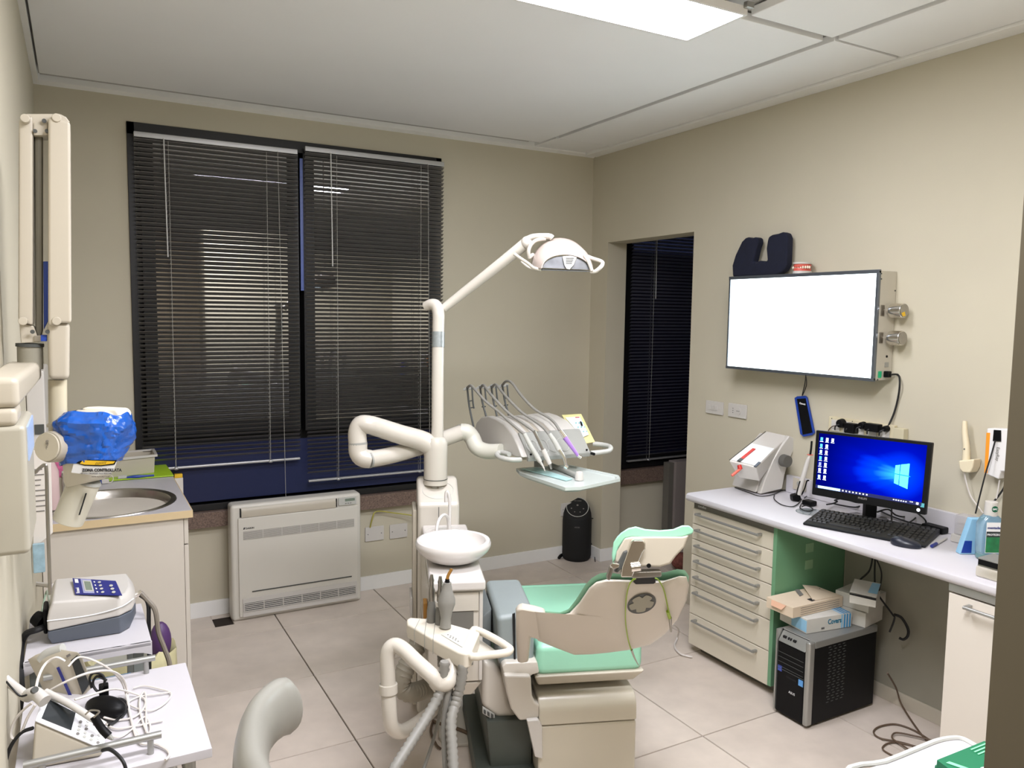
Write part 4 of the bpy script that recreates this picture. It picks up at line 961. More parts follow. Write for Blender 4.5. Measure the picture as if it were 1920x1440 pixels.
for a in ((779, 1163, 777, 1181), (792, 1161, 796, 1190), (809, 1160, 812, 1199)):
    p0, p1 = T_(a[0]+8, a[1]-2, .0002), T_(a[2], a[3], .0002)
    part(MB().tube([p0, p1, p1+V((0, 0, -.044))], .0009, 4, 0), 'tray_joint', GREYP, t)
# assistant arm
dA_ = (T_(840, 1220)-CAM).dot(FW)
arm = [at(847, 1238, d=dA_+.04), at(847, 1262, d=dA_+.02), at(840, 1279, d=dA_), at(826, 1282, d=dA_), at(808, 1265, d=dA_), at(780, 1240, d=dA_+.03), at(758, 1219, d=dA_+.05), at(742, 1210, d=dA_+.06), at(731, 1216, d=dA_+.06), at(726, 1232, d=dA_+.06), at(727, 1260, d=dA_+.06), at(728, 1283, d=dA_+.06)]
part(MB().tube(arm, .0215, 16), 'swing_arm_upper', UNIT, t)
part(MB().cyl(at(728, 1282, d=dA_+.06), at(728.5, 1300, d=dA_+.06), .0265, seg=20), 'arm_collar', UNIT, t, bev=.002)
part(MB().tube([at(728.5, 1298, d=dA_+.06), at(730, 1330, d=dA_+.06), at(733, 1358, d=dA_+.07), at(743, 1370, d=dA_+.1), at(758, 1370, d=dA_+.16), at(785, 1354, d=dA_+.3), at(812, 1330, d=dA_+.45), at(826, 1310, d=dA_+.6)], .0215, 16), 'swing_arm_lower', UNIT, t)
# hoses
def hz(pts, r, name, m=HOSE, rib=(.015, 1.26), seg=12, **k): return part(MB().tube([at(a, b, d=d) for a, b, d in pts], r, seg, rib=rib), name, m, t, sharp=50, **k)
hz([(834, 1240, dA_), (828, 1290, dA_), (806, 1335, dA_-.03), (775, 1385, dA_-.08), (740, 1440, dA_-.14), (722, 1475, dA_-.16)], .0125, 'corrugated_hose')
hz([(868, 1245, dA_), (866, 1270, dA_), (857, 1310, dA_), (846, 1350, dA_-.03), (848, 1400, dA_-.06), (852, 1470, dA_-.1)], .0125, 'corrugated_hose')
hz([(850, 1250, dA_+.03), (842, 1300, dA_+.02), (848, 1345, dA_-.01), (846, 1400, dA_-.04), (842, 1470, dA_-.08)], .0105, 'corrugated_hose', HOSED)
hz([(845, 1280, dA_), (838, 1310, dA_), (833, 1360, dA_), (835, 1420, dA_-.03), (838, 1470, dA_-.05)], .009, 'smooth_hose', HOSE, None)
hz([(824, 1228, dA_+.12), (826, 1245, dA_+.1), (838, 1300, dA_+.05), (846, 1330, dA_+.03)], .006, 'thin_hose', HOSED, (.010, 1.2))
hz([(828, 1290, dA_+.1), (824, 1340, dA_+.1), (812, 1390, dA_+.08), (795, 1440, dA_+.05), (785, 1470, dA_)], .005, 'thin_hose', HOSED, None)
hz([(790, 1195, 2.75), (775, 1225, 2.72), (757, 1262, 2.7), (752, 1286, 2.7), (770, 1299, 2.72), (800, 1290, 2.8), (816, 1280, 2.85)], .030, 'wide_suction_hose', mat('hose_putty', (148, 142, 128), .55, var=.03), (.016, 1.14), 20)
hz([(881, 1135, 2.6), (876, 1160, 2.6), (874, 1190, 2.6), (876, 1230, 2.62)], .0085, 'corrugated_hose', HOSED)
zz = .008
part(MB().tube([at(812, 1352, z=zz), at(838, 1362, z=.02), at(862, 1368, z=.02), at(895, 1385, z=.02), at(915, 1410, z=zz), at(926, 1450, z=zz)], .007, 8), 'floor_cable', CABLEB, t)
part(MB().tube([at(812, 1352, z=zz), at(808, 1372, z=zz), at(818, 1396, z=zz), at(826, 1404, z=zz)], .005, 6), 'floor_cable', CABLEB, t)

# suction tools in the tray
tl = thing('suction_handpiece', T_(838, 1178), 'bulbous grey suction handpiece with a bent amber tip standing in the hose tray', 'handpiece')
tb_ = T_(835, 1178); tb_.z = AZ_
part(MB().lathe([(.011, 0), (.017, .004), (.015, .03), (.019, .052), (.026, .074), (.026, .088), (.0175, .112), (.0125, .133), (.012, .14)], tb_, (0.03, -.02, 1), 24), 'handle', HOSE, tl)
tt = tb_+V((.03, -.02, 1)).normalized()*.138
part(MB().cyl(tt, tt+V((0, 0, .012)), .0075, .006), 'collar', BLACK, tl)
dd = (tt-CAM).dot(FW)
part(MB().tube([tt+V((0, 0, .008)), at(838, 1092, d=dd), at(840, 1080, d=dd), at(847, 1067, d=dd)], .0048, 10), 'bent_tip', BRASS, tl)
for i, (px, lab) in enumerate([(809, 'left small grey hose end with a steel nipple standing in the hose tray'), (825, 'small grey hose end with a white ring next to the bulbous suction handpiece')]):
    p = T_(px, 1166+i*4); p.z = AZ_
    tl = thing('suction_tip', p, lab, 'handpiece')
    part(MB().lathe([(.014, 0), (.014, .035), (.011, .06), (.010, .066)], p, seg=18), 'base_sleeve', HOSED, tl)
    part(MB().lathe([(.010, .064), (.010, .10), (.007, .108), (.007, .124), (.0085, .128), (.0055, .138), (.0045, .146)], p, seg=16), 'nipple', STEEL, tl)
    if i: part(MB().lathe([(.013, .056), (.0145, .062), (.013, .070)], p, seg=18), 'white_ring', WPL, tl)

# ================================================================== OPERATING LAMP
dp_ = dk
t = thing('dental_lamp', at(821, 836, d=dp_), 'white operating lamp with arched head on a tall pole and rising arm', 'lamp')
part(MB().tube([at(820, 846, d=dp_), at(820.5, 760, d=dp_), at(821, 680, d=dp_), at(822, 610, d=dp_), at(822, 588, d=dp_), at(818, 574, d=dp_+.01), at(808, 571, d=dp_+.02), at(797, 575, d=dp_+.03)], lambda u: .0245 if u < .8 else .0245-.006*(u-.8)*5, 18), 'pole', UNIT, t)
part(MB().cyl(at(821.5, 651, d=dp_), at(821.8, 622, d=dp_), .0255, seg=24), 'rating_sticker', mat('silver_label', (160, 168, 170), .3, metal=.5, var=.1, scale=90), t)
part(MB().tube([at(832, 578, d=dp_+.03), at(870, 548, d=dp_+.02), at(930, 501, d=dp_-.02), at(985, 457, d=dp_-.06)], lambda u: .0175+.006*u, 18, 3), 'lamp_arm', UNIT, t)
dh = dp_-.08
part(MB().ell(at(988, 455, d=dh+.01), RX*.024, DN*.026, FW*.024, 18, 12), 'elbow_ball', UNIT, t)
part(MB().tube([at(986, 450, d=dh), at(1000, 444, d=dh), at(1028, 443, d=dh), at(1036, 447, d=dh)], .012, 12), 'yoke', UNIT, t)
part(MB().tube([at(1022, 448, d=dh), at(1005, 451, d=dh-.02), at(995, 460, d=dh-.03), at(991, 472, d=dh-.03), at(993, 484, d=dh-.02)], .0075, 12), 'yoke_side', UNIT, t)
part(MB().tube([at(993, 482, d=dh-.02), at(999, 478, d=dh)], .009, 10), 'yoke_pivot', UNIT, t)
k = dh/F
# arched shell : front rim arch to rear arch
def arch(cx, cy, rx, ry, dd, n=20, tilt=0): return [at(cx-rx*math.cos(PI*i/n), cy-ry*math.sin(PI*i/n)+tilt*(-math.cos(PI*i/n)), d=dd) for i in range(n+1)]
outer = [arch(1062, 505, 47, 28, dh-.12, tilt=2), arch(1059, 503, 53, 36, dh-.09, tilt=1), arch(1054, 500, 56, 47, dh-.04), arch(1050, 498, 54, 52, dh+.02), arch(1046, 490, 42, 42, dh+.07, tilt=-1), arch(1044, 480, 20, 22, dh+.10)]
sh = MB(); R_ = []
for a in outer:
    c = sum(a, V())/len(a); inner = [c+(p-c)*.955 for p in a][::-1]
    R_.append(a+inner)
sh.rings(R_); part(sh, 'lamp_shell', mat('shell_pearl', (180, 166, 156), .35, var=.02, coat=.1), t)
part(MB().rings([arch(1062, 504, 44, 24, dh-.105, tilt=2), arch(1062, 504, 44, 24, dh-.10, tilt=2)]), 'reflector', mat('reflector_grey', (120, 122, 126), .25, metal=.6, var=.25, scale=25), t)
mb = MB(); fl_ = [at(1016, 507, d=dh-.115), at(1106, 510, d=dh-.115), at(1092, 508, d=dh+.03), at(1012, 505, d=dh+.03)]
mb.prism(fl_, V((0, 0, .004))); part(mb, 'lens_frame', GREYD, t)
vb = [(1054, 481), (1070, 479), (1082, 482), (1076, 497), (1068, 506), (1062, 505), (1058, 498)]
part(MB().prism([at(a, b, d=dh-.112) for a, b in vb], -FW*.006), 'vent_cover', GREYL, t, bev=.002)
for i in range(4): part(MB().cyl(at(1061, 484+i*3.2, d=dh-.119), at(1076-i*1.2, 484+i*3.2, d=dh-.119), .0012, seg=6), 'vent_slot', GREYD, t)
hn = [at(964, 476, d=dh-.12), at(975, 484, d=dh-.12), at(990, 494, d=dh-.11), at(1000, 502, d=dh-.10), at(1014, 506, d=dh-.09)]
part(MB().tube(hn, .0065, 10), 'handle', UNIT, t)
part(MB().tube([at(977, 490, d=dh-.02), at(991, 501, d=dh-.02), at(1004, 505, d=dh-.02)], .005, 8), 'handle', UNIT, t)
part(MB().tube([at(1102, 481, d=dh-.05), at(1112, 485, d=dh-.07), at(1127, 490, d=dh-.1), at(1130, 495, d=dh-.11), at(1124, 503, d=dh-.12), at(1116, 509, d=dh-.12), at(1108, 510, d=dh-.11)], .0075, 12), 'handle', UNIT, t)
part(MB().tube([at(1096, 478, d=dh-.11), at(1104, 492, d=dh-.12), at(1110, 508, d=dh-.12)], .007, 10), 'rim_arm', UNIT, t)

# ================================================================== DELIVERY TABLE
TZ = 1.042
TA, TC, TB = at(979, 866, z=TZ), at(1107, 855, z=TZ), at(890, 836, z=TZ)
e1 = (TC-TA); W1_ = e1.length; e1.normalize()
e2 = V((-e1.y, e1.x, 0))
if e2.dot(TB-TA) < 0: e2 = -e2
Dp = (TB-TA).dot(e2)
def plane(px, py, P0, n):
    r = FW + RX*((px-960)/F) + DN*((py-720)/F); return CAM+r*((P0-CAM).dot(n)/r.dot(n))
t = thing('instrument_table', (TA+TC)/2+e2*.15, 'white and grey instrument table with four whip arms, handles and a swing tray', 'instrument table')
sidepx = [(979, 858), (970, 834), (960, 814), (944, 795), (928, 785), (915, 780), (902, 782), (893, 792), (889, 806), (889, 822), (930, 842), (968, 858)]
SP_ = [plane(a, b, TA, e1) for a, b in sidepx]
def seg_body(a, b, name, m, k=1, dz=0, dy=0, pts=SP_, **kw):
    return part(MB().prism([p+e1*a+V((0, 0, dz))+e2*dy for p in pts], e1*(b-a)), name, m, t, **kw)
seg_body(0, .030, 'side_fender', WPL, bev=.006, seg=3)
inner = [p+V((0, 0, -.012)) for p in SP_]
seg_body(.031, W1_-.105, 'table_core', WPLC, pts=inner, bev=.003)
gap = (W1_-.135)/4
for i in range(4):
    a = .034+i*gap
    seg_body(a+gap*.30, a+gap*.92, 'top_rib', WPL, pts=[p+V((0, 0, -.003)) for p in SP_], bev=.006, seg=3)
seg_body(W1_-.103, W1_-.012, 'end_fender', WPL, bev=.008, seg=3)
fr = [plane(978, 866, TA, e1), plane(979, 858, TA, e1), plane(970, 834, TA, e1), plane(961, 812, TA, e1)]
ft = [p-e2*.010 for p in fr]+[p+e2*.004 for p in fr[::-1]]
part(MB().prism([p+e1*.024 for p in ft], e1*(W1_-.03)), 'front_panel', GREYP, t, bev=.003)
for i in range(4):
    a = .034+i*gap+gap*.55; c = fr[2].lerp(fr[1], .2)+e1*a-e2*.0115
    nn = (fr[3]-fr[1]).cross(e1).normalized()
    part(MB().tube([c+e1*(.026*math.cos(b))+(fr[3]-fr[1]).normalized()*(.032*math.sin(b)) for b in [2*PI*j/20 for j in range(20)]], .0012, 5, 0, closed=True), 'holder_ring', GREYL, t)
for a in (.034, W1_-.025):
    c = fr[1]+V((0, 0, .012))+e1*a-e2*.008; part(MB().cyl(c, c-e2*.004, .0042, seg=12), 'screw', BLACK, t)
# handles
def hp_(pts, r, nm, m=GREYL, fl=None): return part(MB().tube(pts, r, 12, flat=fl), nm, m, t)
ZH = TZ+.012
hp_([at(976, 862, d=(TA-CAM).dot(FW)), at(958, 862, z=ZH), at(938, 858, z=ZH), at(932, 852, z=ZH), at(940, 848, z=ZH+.006), at(955, 852, z=ZH+.006)], .010, 'left_handle')
hp_([TC+V((0, 0, .012)), at(1125, 848, z=ZH), at(1142, 845, z=ZH), at(1144, 838, z=ZH+.008), at(1130, 834, z=ZH+.01), at(1112, 832, z=ZH+.012)], .0105, 'right_handle')
c = at(1109, 850, z=ZH+.002); part(MB().cyl(c, c-e2*.02, .006, seg=14), 'socket', BLACK, t)
# keypad screen at the right end
dS = (TC-CAM).dot(FW)+.10
part(MB().prism([at(a, b, d=dS+dd_) for a, b, dd_ in [(1053, 778, .05), (1090, 776, .05), (1116, 829, 0), (1086, 834, 0)]], FW*.014), 'keypad_frame', YELF, t, bev=.003)
part(quad(MB(), [at(a, b, d=dS+dd_-.002) for a, b, dd_ in [(1060, 783, .045), (1087, 781, .045), (1104, 815, .01), (1092, 820, .008)]], .001), 'keypad_plate', mat('pale_screen', (214, 224, 236), .25, var=.02), t)
for r in range(3):
    for c_2 in range(3):
        u = r/3; p = at(1080+c_2*6+r*4, 793+r*8, d=dS+.03-.008*r); part(MB().cyl(p, p-FW*.0015, .004, seg=8), 'key', mat('aqua_key', (150, 200, 206), .3, var=.02), t)
part(quad(MB(), [at(1087, 790, d=dS+.02), at(1090, 790, d=dS+.02), at(1093, 798, d=dS+.02), at(1090, 799, d=dS+.02)], .001), 'display_slot', BLACK, t)
part(quad(MB(), [at(1078, 782, d=dS+.04), at(1086, 781.6, d=dS+.04), at(1087, 783, d=dS+.04), at(1079, 783.4, d=dS+.04)], .001), 'red_mark', RED, t)
# whip arms
dw = (TB-CAM).dot(FW)
whips = [(874, 727, 888, 797, .0), (898, 725, 912, 779, .02), (919, 724, 932, 778, .04), (940, 722, 954, 776, .06)]
for x0, y0, x1, y1, dd_ in whips:
    D = dw+dd_
    wmb = MB(); wmb.tube([at(x0+2, y0-1, d=D), at(x0+6, (y0+y1)/2, d=D), at(x1, y1+3, d=D-.02)], .0046, 8, 3)
    wmb.tube([at(x0+11, y0, d=D), at(x0+13, (y0+y1)/2-6, d=D), at(x0+15, (y0+y1)/2+4, d=D)], .004, 8, 3)
    for yy in (y0+25, y0+38): wmb.cyl(at(x0+5, yy, d=D), at(x0+13, yy-1, d=D), .0026, seg=8)
    part(wmb, 'whip_arm', GREYD, t)
    part(MB().prism([at(a, b, d=D) for a, b in [(x0-6, y0+2), (x0+3, y0-4), (x0+14, y0-2), (x0+13, y0+3), (x0+2, y0+4), (x0-5, y0+6)]], FW*.012), 'whip_head', GREYP, t, bev=.002)
# swing tray below
SZ_ = .985
def S_(a, b, h=0): return at(a, b, z=SZ_+h)
tp = [S_(968, 878), S_(1006, 875), S_(1066, 871), S_(1160, 891), S_(1163, 897), S_(1088, 913), S_(1060, 914), S_(975, 886)]
cen_ = sum(tp, V())/len(tp)
part(MB().rings([[cen_+(p-cen_)*.84+V((0, 0, -.026)) for p in tp], [p+V((0, 0, -.012)) for p in tp], tp, [cen_+(p-cen_)*.94 for p in tp], [cen_+(p-cen_)*.92+V((0, 0, -.006)) for p in tp]]), 'swing_tray', mat('tray_white', (196, 204, 200), .25, var=.01, coat=.3), t)
part(MB().prism([S_(974, 878.5, -.004), S_(1004, 876.5, -.004), S_(1073, 899, -.004), S_(1062, 902, -.004)], V((0, 0, .003))), 'aqua_mat', TEAL, t)
part(MB().tube([S_(1032, 872, .004), S_(1060, 883, .004), S_(1086, 894, .004)], .011, 12, 2), 'tray_rail', GREYP, t)
part(MB().lathe([(.017, -.004), (.017, .018), (.013, .028), (.004, .031)], S_(1086, 898), seg=24), 'rail_knob', WPL, t)
part(MB().cyl((TA+TC)/2+e2*.15+V((0, 0, -.06)), (TA+TC)/2+e2*.15+V((0, 0, .01)), .02), 'tray_pivot', GREYP, t)
# four instruments lying in the table
dfr = (TA-CAM).dot(FW)
def inst(lab, hosep, bodyparts, off):
    o = thing('instrument', at(*bodyparts[0][1][0], d=dfr), lab, 'dental instrument', 'instruments hanging in the table holders')
    n = len(hosep); pts = [at(a, b, d=dw+off+(dfr-.012+off*.8-dw-off)*(i/(n-1))**.8) for i, (a, b) in enumerate(hosep)]
    part(MB().tube(pts, .0058, 10, 5), 'hose', HOSE, o)
    for nm, pp, r0_, r1_, m_ in bodyparts:
        part(MB().tube([at(a, b, d=dfr-.014+off*.8) for a, b in pp], (lambda r0_, r1_: (lambda u: r0_+(r1_-r0_)*u))(r0_, r1_), 14, 3), nm, m_, o)
inst('leftmost table instrument, pale grey scaler with a pointed white tip', [(877, 726), (883, 723), (893, 733), (910, 752), (935, 772), (953, 789), (967, 801), (984, 815)],
     [('body', [(983, 813), (995, 836), (1008, 858)], .0085, .0105, GREYL), ('collar', [(1007, 857), (1013, 866)], .011, .008, WPL), ('tip', [(1013, 866), (1019, 876), (1022, 884)], .006, .0012, WPL)], 0)
inst('second table instrument, short straight white handpiece with a steel nose', [(902, 726), (907, 722), (915, 733), (927, 747), (953, 774), (977, 791), (1002, 809)],
     [('sleeve', [(1002, 809), (1010, 826), (1018, 843)], .007, .0065, STEEL), ('body', [(1018, 843), (1025, 857), (1031, 870)], .0105, .009, WPL), ('nose', [(1031, 870), (1034, 880)], .007, .0035, STEEL)], .015)
inst('third table instrument, grey handpiece with a bent steel contra-angle head', [(923, 725), (930, 721), (940, 733), (953, 748), (977, 772), (1002, 789), (1018, 801), (1030, 815)],
     [('body', [(1030, 813), (1040, 828), (1048, 843)], .0085, .0115, GREYL), ('angled_neck', [(1047, 842), (1057, 857), (1061, 872)], .0095, .006, CHR), ('head', [(1059, 873), (1064, 877)], .0085, .0085, CHR)], .03)
inst('rightmost table instrument, with a lilac grip and small steel head', [(942, 722), (949, 715), (960, 718), (977, 741), (1002, 767), (1027, 782), (1040, 793), (1050, 808)],
     [('steel_sleeve', [(1050, 807), (1060, 821)], .0085, .0095, CHR), ('lilac_grip', [(1059, 820), (1072, 838), (1084, 855)], .0105, .006, PURP), ('head', [(1083, 854), (1090, 858)], .006, .007, CHR)], .045)

# ================================================================== DENTAL CHAIR
vs0 = vof(at(1110, 1236, z=.465))
s0_, s1_ = qs(at(1003, 1240, z=.46)), qs(at(1214, 1236, z=.46))
vfar = vof(at(1035, 1097, z=.50))
t = thing('dental_chair', QM @ V(((s0_+s1_)/2, 2.75, 0)), 'mint green and white dental chair seen from behind with raised headrest', 'dental chair')
mb = MB(QM)
mb.hexa([(s0_, vs0, .412), (s1_-.01, vs0, .412), (s1_-.03, vfar, .44), (s0_+.04, vfar, .44)], [(s0_+.004, vs0+.006, .522), (s1_-.01, vs0+.006, .522), (s1_-.03, vfar, .502), (s0_+.04, vfar, .502)])
part(mb, 'seat_cushion', MINT, t, bev=.026, seg=4)
part(MB(QM).hexa([(s0_+.01, vs0+.01, .378), (s1_-.04, vs0+.01, .378), (s1_-.06, vfar-.02, .40), (s0_+.05, vfar-.02, .40)], [(s0_-.006, vs0-.008, .418), (s1_-.004, vs0-.008, .418), (s1_-.03, vfar, .445), (s0_+.04, vfar, .445)]), 'seat_shell', WPLC, t, bev=.008, seg=3)
part(MB(QM).hexa([(s0_+.06, vfar+.25, .15), (s1_-.05, vfar+.25, .15), (s1_-.05, vfar+.33, .16), (s0_+.06, vfar+.33, .16)], [(s0_+.04, vfar-.03, .44), (s1_-.03, vfar-.03, .44), (s1_-.03, vfar+.03, .50), (s0_+.04, vfar+.03, .50)]), 'leg_rest', MINT, t, bev=.02, seg=3)
# base box
ba, bb = at(1012, 1315, z=.35), at(1194, 1300, z=.35)
vb0 = (vof(ba)+vof(bb))/2; b0s, b1s = qs(ba), qs(bb)
zs = q(1100, 1357, vb0).z
r_ = .05
prof = [(b0s, vb0, zs+.002), (b0s, vb0, .35-r_)]+[(b0s, vb0+r_-r_*math.cos(a), .35-r_+r_*math.sin(a)) for a in [PI/2*k/6 for k in range(1, 7)]]+[(b0s, vb0+.5, .352), (b0s, vb0+.5, zs+.002)]
part(MB(QM).prism(prof, (b1s-b0s, 0, 0)), 'base_cover_upper', mat('cover_cream', (198, 191, 174), .3, var=.015, coat=.2), t, bev=.006, seg=3)
part(MB(QM).box((b0s, vb0+.002, .07), (b1s, vb0+.5, zs-.002)), 'base_cover_lower', mat('cover_cream', (0, 0, 0)), t, bev=.007, seg=3)
part(MB(QM).box((b0s-.2, vb0+.03, .0), (b1s-.03, vb0+.62, .075)), 'floor_base', CHAIRB, t, bev=.006)
gs0 = qs(q(925, 1400, vb0+.2)); 
part(MB(QM).hexa([(gs0-.02, vb0+.09, .02), (b0s-.004, vb0+.09, .02), (b0s-.004, vb0+.6, .02), (gs0-.02, vb0+.6, .02)], [(gs0-.04, vb0+.09, .24), (b0s-.004, vb0+.09, .24), (b0s-.004, vb0+.6, .24), (gs0-.04, vb0+.6, .24)]), 'base_side_skirt', CHAIRB, t, bev=.01)
# pump cover and hinge leg on the left
vh = vs0+.02
def Q_(pts, v, th, nm, m, **k): return part(MB().prism([q(a, b, v) for a, b in pts], QU*th), nm, m, t, **k)
Q_([(988, 1352), (1010, 1350), (1017, 1362), (1018, 1424), (1003, 1420)], vb0-.012, .03, 'pedal_guard', WPL, bev=.005)
Q_([(945, 1266), (996, 1268), (998, 1305), (1003, 1316), (1012, 1322), (1013, 1344), (1006, 1350), (974, 1352), (958, 1330), (950, 1300)], vh-.05, .16, 'lift_arm', UNIT, bev=.014, seg=3)
Q_([(905, 1236), (928, 1246), (947, 1268), (956, 1318), (976, 1350), (930, 1348), (904, 1326)], vh+.06, .4, 'side_housing', UNIT, bev=.02, seg=3)
Q_([(905, 1326), (928, 1340), (928, 1352), (905, 1338)], vh+.052, .01, 'switch_panel', GREYL, bev=.001)
for i in range(3): Q_([(907+i*7, 1331+i*4), (911+i*7, 1333.5+i*4), (911+i*7, 1340+i*4), (907+i*7, 1337.5+i*4)], vh+.046, .006, 'foot_switch', GREYD)
# grey side mechanism
zt_ = q(955, 1148, vh).z
va = vof(at(940, 1085, z=zt_)); zb_2 = q(965, 1250, vh).z
g0, g1 = qs(q(931, 1200, vh)), qs(q(1003, 1200, vh))
g0f, g1f = qs(q(915, 1100, va)), qs(q(960, 1100, va))
part(MB(QM).hexa([(g0+.01, vh, zb_2), (g1, vh, zb_2), (g1, va, zb_2), (g0+.01, va, zb_2)], [(g0, vh, zt_-.015), (g1, vh, zt_), (g1, va, zt_), (g0, va, zt_)]), 'side_mechanism', GREYB, t, bev=.018, seg=3)
part(MB(QM).hexa([(g0-.05, vh+.12, zb_2), (g0-.001, vh+.12, zb_2), (g0-.001, va, zb_2), (g0-.05, va, zb_2)], [(g0-.035, vh+.12, zt_-.06), (g0-.001, vh+.12, zt_-.03), (g0-.001, va, zt_-.03), (g0-.035, va, zt_-.06)]), 'side_recess', mat('recess_grey', (112, 118, 118), .5, var=.03), t, bev=.01)
Q_([(941, 1250), (948, 1243), (1008, 1241), (1012, 1262), (998, 1266), (992, 1272), (956, 1270), (948, 1276)], vh-.03, .1, 'hinge_bracket', UNIT, bev=.006)
Q_([(961, 1152), (966, 1150), (967, 1243), (964, 1243)], vh-.006, .006, 'hinge_gap', BLACKM)
# backrest
def bd(y): return 2.47-(1230-y)/158*.34
def bp(a, b, off=0): return at(a, b, d=bd(b)+off)
shell = [(1000, 1147), (1017, 1151), (1034, 1154), (1050, 1154), (1068, 1149), (1086, 1130), (1105, 1102), (1118, 1091), (1137, 1086), (1170, 1087), (1210, 1089), (1247, 1088), (1274, 1080), (1287, 1081), (1292, 1097), (1288, 1125), (1270, 1162), (1247, 1189), (1219, 1209), (1178, 1219), (1140, 1224), (1109, 1227), (1077, 1228), (1040, 1214), (1008, 1201)]
cx_, cy_ = 1150, 1158
def inset(k, off, pts=None): return [bp(cx_+(a-cx_)*k, cy_+(b-cy_)*k, off) for a, b in (pts or shell)]
rsb = [inset(.985, .05), inset(1, .042), inset(1, .012), inset(.985, .002), inset(.94, -.008), inset(.8, -.020), inset(.55, -.028), inset(.2, -.030)]
part(MB().rings(rsb), 'backrest_shell', mat('shell_cream', (206, 197, 184), .3, var=.012, coat=.25), t, sharp=60)
armp = [(967, 1150), (972, 1143), (980, 1142), (1003, 1146), (1024, 1152), (1022, 1205), (1008, 1201), (996, 1197), (991, 1244), (970, 1245), (967, 1190)]
part(MB().prism([bp(a, b, .0) for a, b in armp], V((FW.x, FW.y, 0))*.055), 'backrest_arm', mat('shell_cream', (0, 0, 0)), t, bev=.012, seg=3)
cush = [(1006, 1148), (1020, 1146), (1050, 1148), (1066, 1142), (1080, 1124), (1097, 1097), (1109, 1084), (1125, 1075), (1142, 1073), (1180, 1080), (1247, 1073), (1270, 1067), (1284, 1069), (1292, 1080), (1286, 1130), (1265, 1165), (1240, 1188), (1180, 1212), (1077, 1222), (1040, 1208), (1010, 1190)]
rc = [inset(1, .046, cush), inset(1.0, .06, cush), inset(.995, .095, cush), inset(.97, .11, cush), inset(.8, .105, cush), inset(.4, .095, cush)]
part(MB().rings(rc), 'backrest_cushion', MINT, t, sharp=60)
# round opening with scalloped rim
oc = (1203, 1132)
od = [bp(oc[0]+27*math.cos(a)*1-4*math.sin(a)*.0, oc[1]+18*math.sin(a)-5*math.cos(a), -.0315) for a in [2*PI*i/32 for i in range(32)]]
oo = V((FW.x, FW.y, 0))
part(MB().prism(od, -oo*.001), 'round_opening', GREYD, t)
star = []
for i in range(50):
    a = 2*PI*i/50; k_ = .93-.30*max(0, math.cos(a*5+1.2))**2
    star.append(bp(oc[0]+25*k_*math.cos(a), oc[1]+16.6*k_*math.sin(a)-4.6*k_*math.cos(a), -.0345))
part(MB().prism(star, -oo*.001), 'star_plate', mat('star_olive', (146, 142, 124), .35, var=.05), t)
Q2 = lambda pts, off, th, nm, m, **k: part(MB().prism([bp(a, b, off) for a, b in pts], oo*th), nm, m, t, **k)
Q2([(1189, 1084), (1229, 1084), (1230, 1092), (1226, 1095), (1192, 1096), (1188, 1092)], -.025, .03, 'handle_slot', BLACK, bev=.002)
# headrest
hD = 2.06
hc = [(1148, 1056), (1147, 1040), (1150, 1017), (1157, 1006), (1164, 999), (1178, 990), (1192, 987), (1210, 992), (1237, 994), (1262, 992), (1279, 985), (1292, 985), (1301, 993), (1299, 1001), (1279, 1007), (1247, 1009), (1212, 1009), (1185, 1007), (1172, 1010), (1160, 1026), (1154, 1050)]
part(MB().prism([at(a, b, d=hD+.012) for a, b in hc], (at(1225, 1010, d=1)-CAM).normalized()*.06), 'headrest_cushion', MINT, t, bev=.010, seg=3)
hs_ = [(1153, 1054), (1156, 1034), (1171, 1009), (1185, 1006), (1279, 1006), (1292, 1003), (1283, 1026), (1268, 1042), (1257, 1057), (1238, 1063), (1200, 1062), (1170, 1060)]
part(MB().prism([at(a, b, d=hD-.008) for a, b in hs_], (at(1225, 1030, d=1)-CAM).normalized()*.03), 'headrest_shell', WPLC, t, bev=.006, seg=3)
H_ = lambda pts, off, th, nm, m, **k: part(MB().prism([at(a, b, d=hD+off) for a, b in pts], FW*th), nm, m, t, **k)
H_([(1215, 1036), (1262, 1034), (1250, 1058), (1210, 1060)], -.004, .006, 'shell_plate', mat('plate_sage', (200, 204, 190), .25, var=.02), bev=.002)
H_([(1183, 1017), (1188, 1013), (1206, 1013), (1211, 1018), (1211, 1030), (1206, 1036), (1196, 1060), (1186, 1083), (1164, 1083), (1166, 1064), (1176, 1036)], -.03, .028, 'chrome_bracket', CHR, bev=.004)
H_([(1170, 1036), (1180, 1032), (1170, 1062), (1158, 1074), (1152, 1072)], -.026, .016, 'dark_linkage', GREYD, bev=.002)
H_([(1143, 1060), (1149, 1056), (1162, 1058), (1161, 1064), (1151, 1068)], -.036, .012, 'chrome_link', CHR, bev=.002)
H_([(1143, 1062), (1150, 1065), (1150, 1072), (1144, 1089), (1139, 1088), (1137, 1082)], -.042, .012, 'lever', STEEL, bev=.003)
H_([(1185, 1073), (1241, 1071), (1241, 1082), (1185, 1085)], -.02, .03, 'chrome_crossbar', STEEL, bev=.003)
p = at(1216, 1060, d=hD-.004); part(MB().cyl(p, p-FW*.004, .006, seg=16), 'screw_hole', BLACK, t)
part(MB().cyl(at(1200, 1062, d=hD-.032), at(1183, 1064, d=hD-.032), .012, seg=18), 'chrome_pin', CHR, t)
